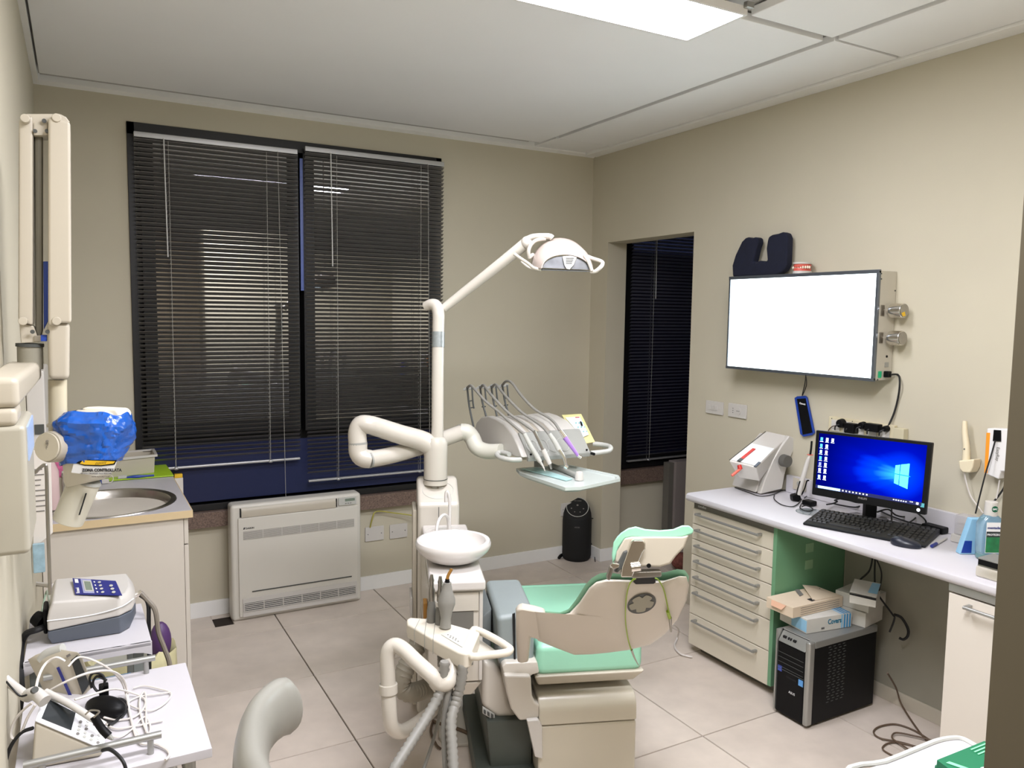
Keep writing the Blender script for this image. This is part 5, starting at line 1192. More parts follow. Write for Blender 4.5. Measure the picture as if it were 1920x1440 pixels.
# bib chain
t = thing('bib_chain', bp(1205, 1090, -.04), 'lime green bib strap with two metal clips hanging behind the chair back', 'bib strap')
part(MB().tube([bp(a, b, o_) for a, b, o_ in [(1192, 1084, -.03), (1186, 1088, -.035), (1179, 1099, -.038), (1174, 1125, -.042), (1173, 1165, -.044), (1178, 1200, -.044), (1185, 1222, -.046)]], lambda u: .0075-.0045*min(1, u*1.6), 8, flat=.35), 'strap', LIMES, t)
part(MB().tube([bp(a, b, o_) for a, b, o_ in [(1228, 1084, -.03), (1235, 1088, -.036), (1245, 1107, -.038), (1252, 1138, -.04), (1256, 1156, -.04)]], .0035, 8, flat=.5), 'strap', LIMES, t)
part(MB().tube([bp(184+1000, 1218, -.046), bp(1190, 1234, -.046), bp(1197, 1247, -.046)], lambda u: .004-.0028*u, 8), 'clip', STEEL, t)
part(MB().tube([bp(1252, 1146, -.04), bp(1256, 1160, -.04)], .0052, 8), 'strap_end', LIMES, t)
part(MB().tube([bp(1256, 1158, -.04), bp(1257, 1170, -.04), bp(1258, 1184, -.04)], lambda u: .0058-.003*u, 8), 'clip', STEEL, t)
solo(MB().tube([at(1262, 1170, z=.15), at(1272, 1180, z=.08), at(1270, 1196, z=.01), at(1265, 1212, z=.008), at(1276, 1226, z=.008), at(1298, 1232, z=.008)], .0045, 8), 'white_floor_cable', CABLEW, 'white cable curling on the floor between the chair and the drawer cabinet', 'cable')

# ================================================================== DRAWER CABINET
DX, DY0, DY1 = 2.56, 2.285, 2.79
WZ = .79
t = thing('drawer_cabinet', ((DX+XR)/2, 2.54, 0), 'cream seven-drawer cabinet with bar handles under the left end of the worktop', 'cabinet')
part(MB().box((DX+.022, DY0, .045), (XR-.02, DY1-.004, WZ-.042)), 'carcass', CAB, t, bev=.002)
part(MB().box((DX+.006, DY0, WZ-.078), (DX+.021, DY1-.002, WZ-.040)), 'grey_top_rail', PLINTH, t, bev=.002)
text('castellini', (DX+.0055, DY1-.03, WZ-.066), (0, -1, 0), (0, 0, 1), .016, INKW, t)
part(MB().box((DX+.022, DY0, .045), (DX+.03, DY1, .085)), 'lower_rail', mat('rail_grey', (150, 146, 134), .5, var=.02), t)
part(MB().box((DX+.055, DY0, 0), (XR-.05, DY1-.03, .045)), 'plinth', PLINTH, t)
# drawer edges from the photo (px 1300 column)
edges = [955, 991, 1023, 1053, 1083, 1112, 1155, 1207]
ex = DX
zsd = [at(1300, e, x=DX).z for e in [951, 983, 1015, 1045, 1074, 1102, 1155, 1213]]
zsd = [.712, .628, .552, .476, .400, .322, .198, .068]
def drz(py): return at(1302, py, x=DX).z
zs_ = [drz(952), drz(982), drz(1011), drz(1040), drz(1070), drz(1100), drz(1153), drz(1212)]
for i in range(7):
    a, b = zs_[i]-.0015, zs_[i+1]+.0015
    d = part(MB().box((DX, DY0+.002, b), (DX+.021, DY1, a)), 'drawer', CAB, t, bev=.004, seg=2)
    hz_ = a-.020
    part(MB().cyl((DX-.026, DY0+.07, hz_), (DX-.026, DY1-.045, hz_), .0055, seg=12), 'handle', ALU, d)
    for y in (DY0+.074, DY1-.05): part(MB().box((DX-.026, y-.008, hz_-.006), (DX-.0005, y+.004, hz_+.006)), 'handle_post', ALU, d, bev=.002)
for y in (DY0+.07, DY0+.25, DY0+.43): part(MB().cyl((DX+.0215, y, .062), (DX+.018, y, .062), .006, seg=12), 'screw_cap', BLACK, t)
gp = part(MB().box((DX-.008, DY0-.021, .05), (XR-.002, DY0-.0015, WZ-.041)), 'green_side_panel', GREEN, t, bev=.002)
for zz_ in (at(1518, 1027, y=DY0-.022).z, at(1518, 1058, y=DY0-.022).z):
    c = at(1518, 1027, y=DY0-.022); part(MB().box((c.x-.024, DY0-.0235, zz_-.02), (c.x+.024, DY0-.0215, zz_+.02)), 'socket_patch', mat('patch_green', (140, 178, 140), .5, var=.04), t)

# ================================================================== WORKTOP
wx0 = 2.512
tw = thing('worktop', (2.75, 1.9, WZ), 'long white laminate worktop with rounded front edge along the right wall', 'worktop')
mb = MB(); pr_ = [(wx0+.014, WZ-.037), (wx0+.004, WZ-.030), (wx0, WZ-.019), (wx0+.004, WZ-.006), (wx0+.014, WZ)]
yl, yn = at(1290, 925, z=WZ).y+.008, .6
mb.prism([(x, yl, z) for x, z in pr_]+[(XR-.002, yl, WZ), (XR-.002, yl, WZ-.037)], (0, yn-yl, 0)); part(mb, 'worktop_slab', LAM, tw)
part(MB().box((XR-.022, .6, WZ+.0005), (XR-.002, 2.60, WZ+.085)), 'upstand', LAM, tw, bev=.004)
# panel under the desk and right cabinet
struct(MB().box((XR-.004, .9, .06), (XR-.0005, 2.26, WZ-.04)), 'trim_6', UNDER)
FX = 2.53
fy1_, fy0_ = at(1779, 1110, x=FX).y, .62
t = thing('under_counter_unit', (2.76, (fy1_+fy0_)/2, 0), 'white one-door under-counter unit at the near end of the worktop', 'cabinet')
part(MB().box((FX+.022, fy0_, .0), (XR-.01, fy1_-.004, WZ-.05)), 'carcass', CABW, t, bev=.002)
zt2 = at(1785, 1112, x=FX).z
d = part(MB().box((FX, fy0_, .03), (FX+.020, fy1_, zt2)), 'door', CABW, t, bev=.003)
part(MB().box((FX-.004, fy0_, zt2+.006), (FX+.018, fy1_, zt2+.034)), 'aluminium_rail', ALU, t, bev=.003)
h0, h1 = at(1806, 1139, x=FX-.03), at(1880, 1165, x=FX-.03)
part(MB().cyl((FX-.03, h0.y, h0.z), (FX-.03, h0.y-.30, h0.z), .006, seg=12), 'handle', ALU, d)
for y in (h0.y-.005, h0.y-.29): part(MB().box((FX-.03, y-.008, h0.z-.007), (FX-.0005, y+.004, h0.z+.007)), 'handle_post', ALU, d, bev=.002)

# ================================================================== PC TOWER
tx0, ty0, ty1, tx1 = 2.475, 2.008, 2.180, 2.888
tzt = at(1510, 1203, x=tx0).z
t = thing('computer_tower', ((tx0+tx1)/2, (ty0+ty1)/2, 0), 'black computer tower with silver trim standing on the floor under the worktop', 'computer')
part(MB().box((tx0+.03, ty0+.004, .012), (tx1, ty1-.004, tzt-.004)), 'case', BLACK, t, bev=.003)
part(MB().box((tx0+.004, ty0+.026, .012), (tx0+.032, ty1-.012, tzt-.05)), 'front_panel', BLACK, t, bev=.003)
part(MB().box((tx0, ty0, .012), (tx0+.034, ty0+.024, tzt)), 'silver_trim', ALU, t, bev=.008, seg=3)
part(MB().box((tx0+.001, ty1-.009, .012), (tx0+.034, ty1, tzt)), 'silver_trim', ALU, t, bev=.003)
part(MB().box((tx0+.033, ty0, tzt-.03), (tx1, ty1, tzt)), 'top_panel', mat('top_silver', (140, 140, 136), .4, metal=.4, var=.02), t, bev=.005)
part(MB().prism([(tx0+.002, ty0+.025, tzt-.048), (tx0+.034, ty0+.025, tzt-.001), (tx0+.05, ty0+.025, tzt-.001), (tx0+.05, ty0+.025, tzt-.048)], (0, ty1-ty0-.036, 0)), 'port_bar', ALU, t, bev=.004)
for k, (w_, y) in enumerate([(.016, ty1-.035), (.006, ty1-.055), (.006, ty1-.066), (.014, ty1-.085)]):
    part(MB().box((tx0+.012, y-w_/2, tzt-.031), (tx0+.022, y+w_/2, tzt-.022)), 'port', BLACKM, t)
for z in (tzt-.09, tzt-.11, tzt-.13, tzt-.15): part(MB().box((tx0+.002, ty0+.03, z-.0008), (tx0+.005, ty1-.016, z+.0008)), 'bezel_line', GREYD, t)
part(MB().box((tx0+.0025, ty0+.06, tzt-.185), (tx0+.005, ty1-.06, tzt-.178)), 'drive_slot', BLACKM, t)
part(MB().box((tx0+.002, ty0+.026, .195), (tx0+.005, ty1-.012, .197)), 'bezel_seam', GREYD, t)
part(MB().box((tx0+.0025, ty0+.028, .165), (tx0+.0045, ty0+.050, .19)), 'blue_sticker', mat('sticker_blue', (90, 150, 210), .4, var=.1), t)
part(MB().box((tx0+.0025, ty1-.036, .185), (tx0+.0045, ty1-.016, .208)), 'blue_sticker', mat('sticker_blue2', (60, 80, 170), .4, var=.1), t)
text('ASUS', (tx0+.0038, ty1-.075, .112), (0, -1, 0), (0, 0, 1), .014, INKW, t)
ry0 = ty0+.0035
for r in range(22):
    for c in range(4):
        part(MB().box((tx0+.115+c*.028+(r % 2)*.007, ty0+.0028, .085+r*.0115), (tx0+.129+c*.028+(r % 2)*.007, ty0+.0045, .088+r*.0115)), 'side_vent_slot', GREYD, t)
# boxes stacked on the tower
def carton(name, lab, poly, z, h, m, group=None, bev=.002):
    c = sum([V(p) for p in poly], V())/len(poly)
    t = thing(name, (c.x, c.y, z), lab, 'box', group)
    part(MB().prism([V((p[0], p[1], z)) for p in poly], (0, 0, h)), 'box_body', m, t, bev=bev)
    return t
zc1 = tzt+.001
A = at(1512, 1189, z=zc1); B = at(1596, 1175, z=zc1); Cc = at(1466, 1168, z=zc1)
A.x = max(A.x, tx0+.02)
u = (B-A).normalized(); n2 = V((-u.y, u.x, 0)); wdt = .16; h1_ = at(1512, 1161, d=(A-CAM).dot(FW)).z-zc1
Lb = (B-A).length
poly = [A, B, B+n2*wdt, A+n2*wdt]
cb = carton('covers_box', 'white box printed COVERS with blue stripes, lowest on the front of the computer tower', poly, zc1, h1_, CARDW)
uf = -n2
def onf(s_, z_, o=.0006): return A+u*(s_*Lb)+uf*o+V((0, 0, z_*h1_))
for k in range(4):
    s_ = .76+k*.06
    part(quad(MB(), [onf(s_, .03), onf(s_+.035, .03), onf(s_+.035, .97), onf(s_, .97)], .0005), 'blue_stripe', BLUEC if k else BLUECL, cb)
    tp_ = [A+u*(s_*Lb)+V((0, 0, h1_+.0006)), A+u*((s_+.035)*Lb)+V((0, 0, h1_+.0006)), A+u*((s_+.035)*Lb)+n2*wdt+V((0, 0, h1_+.0006)), A+u*(s_*Lb)+n2*wdt+V((0, 0, h1_+.0006))]
    part(quad(MB(), tp_, .0005), 'blue_stripe', BLUEC if k else BLUECL, cb)
text('Covers', onf(.46, .45, .001), u, (0, 0, 1), .030, mat('ink_teal', (0, 110, 140), .5, var=.03), cb, bold=.0006, w=.8)
text('800', onf(.32, .16, .001), u, (0, 0, 1), .011, INK, cb)
part(quad(MB(), [A-u*.0006+V((0, 0, .006)), A-u*.0006+n2*wdt*.55+V((0, 0, .006)), A-u*.0006+n2*wdt*.55+V((0, 0, h1_-.006)), A-u*.0006+V((0, 0, h1_-.006))], .0005), 'blue_end_print', BLUECL, cb)
zc2 = zc1+h1_+.001
A2 = at(1486, 1160, z=zc2); B2 = at(1580, 1137, z=zc2); u2 = (B2-A2).normalized(); n3 = V((-u2.y, u2.x, 0)); h2_ = .045
poly = [A2, B2, B2+n3*.14, A2+n3*.14]
gb = carton('torn_box', 'opened beige cardboard box with a torn flap, on top of the striped white box', poly, zc2, h2_, CARD)
def on2(s_, w_, z_=1, o=.0008): return A2+u2*((B2-A2).length*s_)+n3*(.14*w_)+V((0, 0, h2_*z_+o))
part(quad(MB(), [on2(.0, .25, .9), on2(-.035, .35, .45), on2(-.03, .75, .45), on2(0, .8, .9)], .0015), 'open_flap', mat('flap_peach', (214, 170, 142), .7, var=.03), gb)
part(quad(MB(), [on2(.45, .1, 1, .001), on2(.95, .05, 1, .001), on2(.98, .95, 1, .001), on2(.70, .98, 1, .018)], .0012), 'lid_flap', CARD, gb)
part(quad(MB(), [on2(.42, .55, 1, .002), on2(.52, .6, 1, .002), on2(.62, .95, 1, .004), on2(.55, .98, 1, .004)], .0008), 'print_mark', INKG, gb)
part(quad(MB(), [on2(.42, .1, 1, .002), on2(.49, .1, 1, .002), on2(.49, .28, 1, .002), on2(.42, .28, 1, .002)], .0008), 'print_mark', INK, gb)
for k in range(4):
    p = A2+u2*((B2-A2).length*.15)-n3*.0006+V((0, 0, .008+k*.009)); e_ = A2+u2*((B2-A2).length*.92)-n3*.0006+V((0, 0, .008+k*.009))
    part(quad(MB(), [p, e_, e_+V((0, 0, .0015)), p+V((0, 0, .0015))], .0004), 'print_line', INKG, gb)
text('bianco', on2(.80, .68, 1, .005), u2, n3, .014, INK, gb)
A3 = at(1622, 1178, z=zc1); h3 = .062
dirx = V((1, .18, 0)).normalized(); diry = V((-dirx.y, dirx.x, 0))
poly = [A3, A3+dirx*.15, A3+dirx*.15+diry*.145, A3+diry*.145]
carton('pale_carton', 'plain pale carton at the back of the computer tower, under the second pale carton', poly, zc1, h3, CARDW)
p3 = [V((p.x+.01, p.y-.004, 0)) for p in poly]
carton('pale_carton', 'plain pale carton, middle of the rear stack under the small opened box', p3, zc1+h3+.001, h3*.95, CARDW)
zc4 = zc1+2*h3
A4 = at(1592, 1130, z=zc4); B4 = at(1642, 1140, z=zc4); u4 = (B4-A4).normalized(); n4 = V((-u4.y, u4.x, 0))
sb = carton('small_opened_box', 'small opened white box with a blue print, topmost of the rear stack', [A4, B4, B4+n4*.1, A4+n4*.1], zc4, .04, CARDW)
hh_ = V((0, 0, .0405))
part(quad(MB(), [A4+hh_+n4*.0+V((0, 0, .004)), B4+hh_+V((0, 0, .001)), B4+hh_+n4*.1+V((0, 0, .03)), A4+hh_+n4*.1+V((0, 0, .03))], .0015), 'raised_lid', CARDW, sb)
part(quad(MB(), [A4.lerp(B4, .65)+hh_+n4*.02+V((0, 0, .010)), B4+hh_+n4*.02+V((0, 0, .010)), B4+hh_+n4*.09+V((0, 0, .031)), A4.lerp(B4, .7)+hh_+n4*.09+V((0, 0, .031))], .0008), 'blue_print', BLUECL, sb)
part(quad(MB(), [A4-n4*.0004+V((0, 0, .034)), B4-n4*.0004+V((0, 0, .030)), B4-n4*.0004+V((0, 0, .040)), A4-n4*.0004+V((0, 0, .041))], .0006), 'dark_opening', BLACKM, sb)

# ================================================================== THINGS ON THE WORKTOP
Z1 = WZ+.001
# --- bench device
dev = thing('bench_device', at(1430, 915, z=Z1), 'white bench-top capsule device with a red latch and dark round knob', 'device')
fl_, frr, brr = at(1376, 912, z=Z1), at(1428, 928, z=Z1), at(1467, 915, z=Z1)
ew = (frr-fl_); Wd = ew.length; ew.normalize(); ed = V((-ew.y, ew.x, 0)); ed = ed if ed.dot(brr-frr) > 0 else -ed
Dd = .16
def dv(a, b, c): return fl_+ew*(Wd*a)+ed*b+V((0, 0, c))
dF = (frr-CAM).dot(FW)
def side(pts, a0, a1, nm, m, **k):
    P0 = frr; 
    pp = [plane(x, y, P0, ew) for x, y in pts]
    return part(MB().prism([p-ew*(Wd*(1-a0)) for p in pp], ew*(Wd*(a1-a0))), nm, m, dev, **k)
prof = [(1425, 928), (1432, 905), (1446, 870), (1470, 830), (1484, 818), (1492, 830), (1478, 850), (1474, 880), (1466, 918)]
side([(1426, 927), (1434, 900), (1450, 862), (1466, 836), (1480, 817), (1490, 822), (1493, 835), (1478, 868), (1472, 890), (1467, 917)], .86, 1.0, 'side_frame', WPL, bev=.006, seg=3)
side([(1424, 926), (1430, 905), (1446, 870), (1462, 842), (1478, 822), (1488, 826), (1476, 868), (1466, 912)], .0, .859, 'body', WPL, bev=.005)
# tilted front cassette
hinge = [dv(-.02, .10, .19), dv(.88, .10, .19)]
cq = [at(1366, 864, d=dF-.02), at(1418, 877, d=dF-.06), at(1478, 817, d=dF+.06), at(1437, 808, d=dF+.10)]
dn_ = V((0, 0, -1))
lo_ = [at(1385, 896, d=dF+.0), at(1424, 903, d=dF-.03), at(1462, 850, d=dF+.07), at(1440, 842, d=dF+.12)]
part(MB().hexa(lo_, cq), 'tilted_cassette', WPL, dev, bev=.005, seg=3)
def cu_(u, v, off=.001):
    nn = (cq[1]-cq[0]).cross(cq[3]-cq[0]).normalized(); nn = nn if nn.dot(CAM-cq[0]) > 0 else -nn
    return cq[0].lerp(cq[1], u).lerp(cq[3].lerp(cq[2], u), v)+nn*off
part(quad(MB(), [cu_(.03, .04), cu_(.97, .04), cu_(.97, .58), cu_(.03, .58)], .001), 'lid_plate', mat('lid_white', (228, 230, 230), .3, var=.01), dev)
part(MB().tube([cu_(.0, .02, .001), cu_(.0, .98, .001)], .0016, 6, 0), 'dark_edge', GREYD, dev)
part(MB().prism([cu_(.26, .10, .002), cu_(.38, .10, .002), cu_(.40, .44, .002), cu_(.28, .44, .002)], (cu_(.3, .3, .008)-cu_(.3, .3, .002))), 'red_latch', RED, dev, bev=.001)
part(MB().prism([cu_(.26, .03, .002), cu_(.38, .03, .002), cu_(.38, .11, .002), cu_(.26, .11, .002)], (cu_(.3, .3, .010)-cu_(.3, .3, .002))), 'latch_block', GREYD, dev, bev=.001)
part(MB().prism([cu_(.90, .0, .0), cu_(1.0, .0, .0), cu_(1.0, .14, .0), cu_(.90, .14, .0)], (cu_(.3, .3, .008)-cu_(.3, .3, .0))), 'corner_button', SLATE, dev, bev=.002)
part(MB().cyl(at(1386, 872, d=dF-.05), at(1388, 880, d=dF-.055), .010, .011, 14), 'red_hub', RED, dev)
part(MB().tube([at(1389, 878, d=dF-.055), at(1382, 884, d=dF-.06), at(1372, 892, d=dF-.065)], .0065, 12), 'coral_lever', CORAL, dev)
kc = at(1468, 863, d=dF+.01)
part(MB().cyl(kc+V((.0, .0, 0)), kc-ed*.0+V((-.004, -.034, 0)), .030, .028, 28), 'dark_knob', mat('knob_grey', (92, 90, 86), .5, var=.03), dev, bev=.003)
text('DENTSPLY', dv(.10, -.0012, .022), ew, (0, 0, 1), .011, INK, dev)
part(quad(MB(), [dv(.04, -.0012, .020), dv(.09, -.0012, .020), dv(.09, -.0012, .032), dv(.04, -.0012, .032)], .0006), 'red_emblem', RED, dev)
# --- curing light in its stand
cg = thing('curing_light', at(1500, 940, z=Z1), 'white pen-style curing light with a dark tip standing in a black cradle', 'curing light')
dcl = (at(1498, 940, z=Z1)-CAM).dot(FW)
part(MB().prism([at(a, b, d=dcl-.01) for a, b in [(1486, 929), (1500, 925), (1503, 936), (1498, 942), (1487, 939)]], FW*.04), 'cradle_base', BLACK, cg, bev=.004)
part(MB().tube([at(1497, 928, d=dcl), at(1500, 915, d=dcl), at(1507, 890, d=dcl), at(1514, 866, d=dcl), at(1518, 855, d=dcl)], lambda u: .0125-.0055*u*u, 16), 'handle', WPL, cg)
part(MB().cyl(at(1517, 853, d=dcl), at(1521, 852, d=dcl), .014, .014, 12) if 0 else MB().lathe([(.004, 0), (.014, .0), (.014, .002), (.004, .002)], at(1519, 853, d=dcl), (0, 0, 1), 18), 'orange_guard', CORAL, cg)
part(MB().tube([at(1519, 854, d=dcl), at(1521, 840, d=dcl), at(1522, 827, d=dcl)], .0045, 10), 'light_guide', BLACK, cg)
part(MB().tube([at(1492, 932, d=dcl-.01), at(1496, 915, d=dcl-.01), at(1500, 902, d=dcl-.01)], .0025, 6), 'cradle_prong', BLACK, cg)
part(MB().tube([at(1503, 928, d=dcl), at(1509, 915, d=dcl), at(1513, 902, d=dcl), at(1517, 901, d=dcl)], .0032, 6), 'cradle_prong', BLACK, cg)
# --- adapter, cords
a_ = at(1518, 948, z=Z1)
solo(MB().box(a_+V((-.022, -.024, 0)), a_+V((.022, .028, .024))), 'black_adapter', BLACK, 'black adapter block lying between the curing light and the monitor', 'adapter', bev=.007, seg=3)
cable([at(1378, 914, z=Z1+.004), at(1400, 922, z=Z1+.004), at(1425, 930, z=Z1+.004), at(1450, 927, z=Z1+.004), at(1468, 919, z=Z1+.004), at(1490, 922, z=Z1+.004), at(1512, 921, z=Z1+.004), at(1516, 926, z=Z1+.004), at(1508, 934, z=Z1+.004)], .0022, 'thin_black_cord', RUBB, 'thin black cord running along the front of the bench device')
cable([at(1452, 928, z=Z1+.004), at(1452, 936, z=Z1+.004), at(1465, 946, z=Z1+.004), at(1485, 950, z=Z1+.004), at(1497, 944, z=Z1+.004), at(1503, 936, z=Z1+.006)], .0022, 'thin_black_cord', RUBB, 'thin black cord looping in front of the curing light cradle')
cable([at(1503, 944, z=Z1+.008), at(1500, 952, z=Z1+.006), at(1508, 957, z=Z1+.004), at(1520, 958, z=Z1+.004), at(1524, 954, z=Z1+.006), at(1512, 948, z=Z1+.028), at(1504, 950, z=Z1+.02)], .0024, 'thin_black_cord', RUBB, 'thin black cord coiled tightly against the black adapter')
c_3 = at(1520, 960, z=Z1)
solo(MB().lathe([(.062, 0), (.062, .0012)], c_3, seg=36), 'clear_disc', CLEAR, 'clear round disc lying flat by the left end of the keyboard', 'disc')
# --- monitor
dM0, dM1 = 3.10, 2.80
o4 = [at(1529.6, 806.4, d=dM0), at(1748.4, 831, d=dM1), at(1734, 965, d=dM1-.0), at(1521.8, 927, d=dM0-.0)]
o4 = [at(1530, 806, d=dM0), at(1748.5, 830, d=dM1), at(1735, 966, d=dM1), at(1521.5, 927, d=dM0)]
mn = (o4[1]-o4[0]).cross(o4[3]-o4[0]).normalized(); mn = mn if mn.dot(CAM-o4[0]) > 0 else -mn
nb = at(1632, 975, z=Z1)
mo = thing('monitor', (nb.x, nb.y, Z1), 'black flat monitor showing a blue desktop on the worktop', 'monitor')
part(MB().prism(o4, -mn*.022), 'monitor_case', BLACK, mo, bev=.004)
def mu(u, v, off=0): return o4[3].lerp(o4[2], u).lerp(o4[0].lerp(o4[1], u), v)+mn*off
iu0, iu1, iv0, iv1 = .035, .962, .115, .955
# emissive wallpaper
sm_ = bpy.data.materials.new('desktop_wallpaper'); sm_.use_nodes = True; nt = sm_.node_tree; N = nt.nodes; L = nt.links
for n__ in list(N): N.remove(n__)
out = N.new('ShaderNodeOutputMaterial'); em = N.new('ShaderNodeEmission'); uvn = N.new('ShaderNodeUVMap'); sep = N.new('ShaderNodeSeparateXYZ')
L.new(uvn.outputs[0], sep.inputs[0])
def mth(op, a, b=None):
    n_ = N.new('ShaderNodeMath'); n_.operation = op
    for i, x in enumerate((a, b)):
        if x is None: continue
        if isinstance(x, (int, float)): n_.inputs[i].default_value = x
        else: L.new(x, n_.inputs[i])
    return n_.outputs[0]
dx_ = mth('MULTIPLY', mth('SUBTRACT', sep.outputs[0], .80), 1.75); dy_ = mth('SUBTRACT', sep.outputs[1], .45)
dist = mth('SQRT', mth('ADD', mth('MULTIPLY', dx_, dx_), mth('MULTIPLY', dy_, dy_)))
glow = mth('POWER', 2.718, mth('MULTIPLY', dist, -1.8))
ang = mth('ARCTAN2', dy_, mth('MULTIPLY', mth('SUBTRACT', dx_, .15), -1))
cmb = N.new('ShaderNodeCombineXYZ'); L.new(ang, cmb.inputs[0]); nz = N.new('ShaderNodeTexNoise'); nz.inputs['Scale'].default_value = 5; nz.inputs['Detail'].default_value = 1; L.new(cmb.outputs[0], nz.inputs['Vector'])
wedge = mth('POWER', 2.718, mth('MULTIPLY', mth('MULTIPLY', ang, ang), -7))
beam = mth('MULTIPLY', mth('MULTIPLY', wedge, mth('SUBTRACT', 1.25, dist)), mth('MULTIPLY', nz.outputs[0], 1.0))
tot = mth('ADD', mth('MULTIPLY', glow, .75), mth('MULTIPLY', mth('MAXIMUM', beam, 0), .8))
cr_ = N.new('ShaderNodeValToRGB'); cr_.color_ramp.elements[0].color = rgb(0, 2, 70); cr_.color_ramp.elements[1].color = rgb(40, 150, 255)
e_ = cr_.color_ramp.elements.new(.35); e_.color = rgb(0, 10, 150); e_ = cr_.color_ramp.elements.new(.65); e_.color = rgb(0, 60, 250)
L.new(tot, cr_.inputs[0]); L.new(cr_.outputs[0], em.inputs[0]); em.inputs[1].default_value = 1.0; L.new(em.outputs[0], out.inputs[0])
me = bpy.data.meshes.new('screen'); I_ = inv(mo)
me.from_pydata([I_ @ mu(u, v, .0012) for u, v in [(iu0, iv0), (iu1, iv0), (iu1, iv1), (iu0, iv1)]], [], [(0, 1, 2, 3)])
uvl = me.uv_layers.new(name='UVMap')
for i, uv in enumerate([(0, 0), (1, 0), (1, 1), (0, 1)]): uvl.data[i].uv = uv
me.materials.append(sm_); so = bpy.data.objects.new('screen', me); COL.objects.link(so); so.parent = mo
def scr(u, v, off=.002): return mu(iu0+(iu1-iu0)*u, iv0+(iv1-iv0)*v, off)
def emat(nm, c, s=1): return mat(nm, c, .5, emit=(c, s))
EW, EB, EL = emat('screen_white', (225, 232, 245), .8), emat('screen_azure', (70, 160, 240), .8), emat('screen_pane', (70, 190, 255), 1.1)
icols = [emat('icon_a', (150, 190, 240), .8), EW, EB, emat('icon_pink', (220, 170, 200), .8), emat('icon_lilac', (120, 130, 220), .8)]
icons = [(.03, .90, 2), (.085, .90, 1), (.14, .90, 1), (.03, .78, 2), (.085, .78, 1), (.03, .67, 0), (.085, .67, 3), (.03, .555, 2), (.085, .555, 1), (.03, .445, 4), (.085, .445, 1), (.03, .335, 1), (.085, .335, 1), (.03, .215, 0), (.085, .215, 1)]
for u, v, c in icons:
    part(quad(MB(), [scr(u-.012, v-.03), scr(u+.012, v-.03), scr(u+.012, v+.03), scr(u-.012, v+.03)], .0004), 'desktop_icon', icols[c], mo)
    part(quad(MB(), [scr(u-.017, v-.052), scr(u+.017, v-.052), scr(u+.017, v-.042), scr(u-.017, v-.042)], .0004), 'icon_caption', EW, mo)
for (u0, u1, v0, v1, v2, v3) in [(.735, .80, .255, .44, .44, .24)]: pass
panes = [((.745, .470), (.785, .468), (.785, .625), (.745, .605)), ((.792, .468), (.868, .462), (.868, .665), (.792, .630)), ((.745, .455), (.785, .452), (.785, .285), (.745, .305)), ((.792, .451), (.868, .445), (.868, .240), (.792, .280))]
for pn in panes: part(quad(MB(), [scr(u, v) for u, v in pn], .0004), 'window_logo_pane', EL, mo)
part(quad(MB(), [scr(0, 0, .0016), scr(1, 0, .0016), scr(1, .06, .0016), scr(0, .06, .0016)], .0003), 'taskbar', emat('taskbar', (6, 14, 60), .8), mo)
part(quad(MB(), [scr(.025, .008), scr(.25, .008), scr(.25, .052), scr(.025, .052)], .0004), 'search_field', emat('field', (150, 190, 225), .9), mo)
for k in range(8): part(quad(MB(), [scr(.27+k*.033, .02), scr(.283+k*.033, .02), scr(.283+k*.033, .042), scr(.27+k*.033, .042)], .0004), 'taskbar_icon', EW, mo)
for k in range(6): part(quad(MB(), [scr(.75+k*.022, .02), scr(.762+k*.022, .02), scr(.762+k*.022, .036), scr(.75+k*.022, .036)], .0004), 'tray_icon', EW, mo)
text('12:08', scr(.895, .032, .002), o4[1]-o4[0], o4[0]-o4[3], .0055, EW, mo)
part(quad(MB(), [scr(.955, .012), scr(.975, .012), scr(.975, .048), scr(.955, .048)], .0004), 'notification_icon', EW, mo)
text('PHILIPS', mu(.43, .062, .0012), o4[1]-o4[0], o4[0]-o4[3], .0105, INKG, mo, bold=.0002)
part(quad(MB(), [mu(.955, .10, .0012), mu(.985, .10, .0012), mu(.985, .155, .0012), mu(.955, .155, .0012)], .0006), 'aqua_sticker', mat('aqua_sticker', (90, 170, 180), .4, var=.05), mo)
part(MB().lathe([(.006, 0), (.006, .0006)], mu(.942, .055, .0012), mn, 16), 'power_light', EW, mo)
db = (nb-CAM).dot(FW)
part(MB().prism([at(a, b, d=db-.005) for a, b in [(1624, 935), (1646, 938), (1643, 979), (1622, 975)]], FW*.03), 'stand_neck', BLACK, mo, bev=.003)
part(MB().lathe([(.085, 0), (.088, .003), (.08, .008), (.03, .012)], nb+V((.01, .02, 0)), seg=40, sx=1, sy=.85), 'stand_base', mat('base_gloss', (50, 46, 44), .08, var=.05, coat=1), mo)
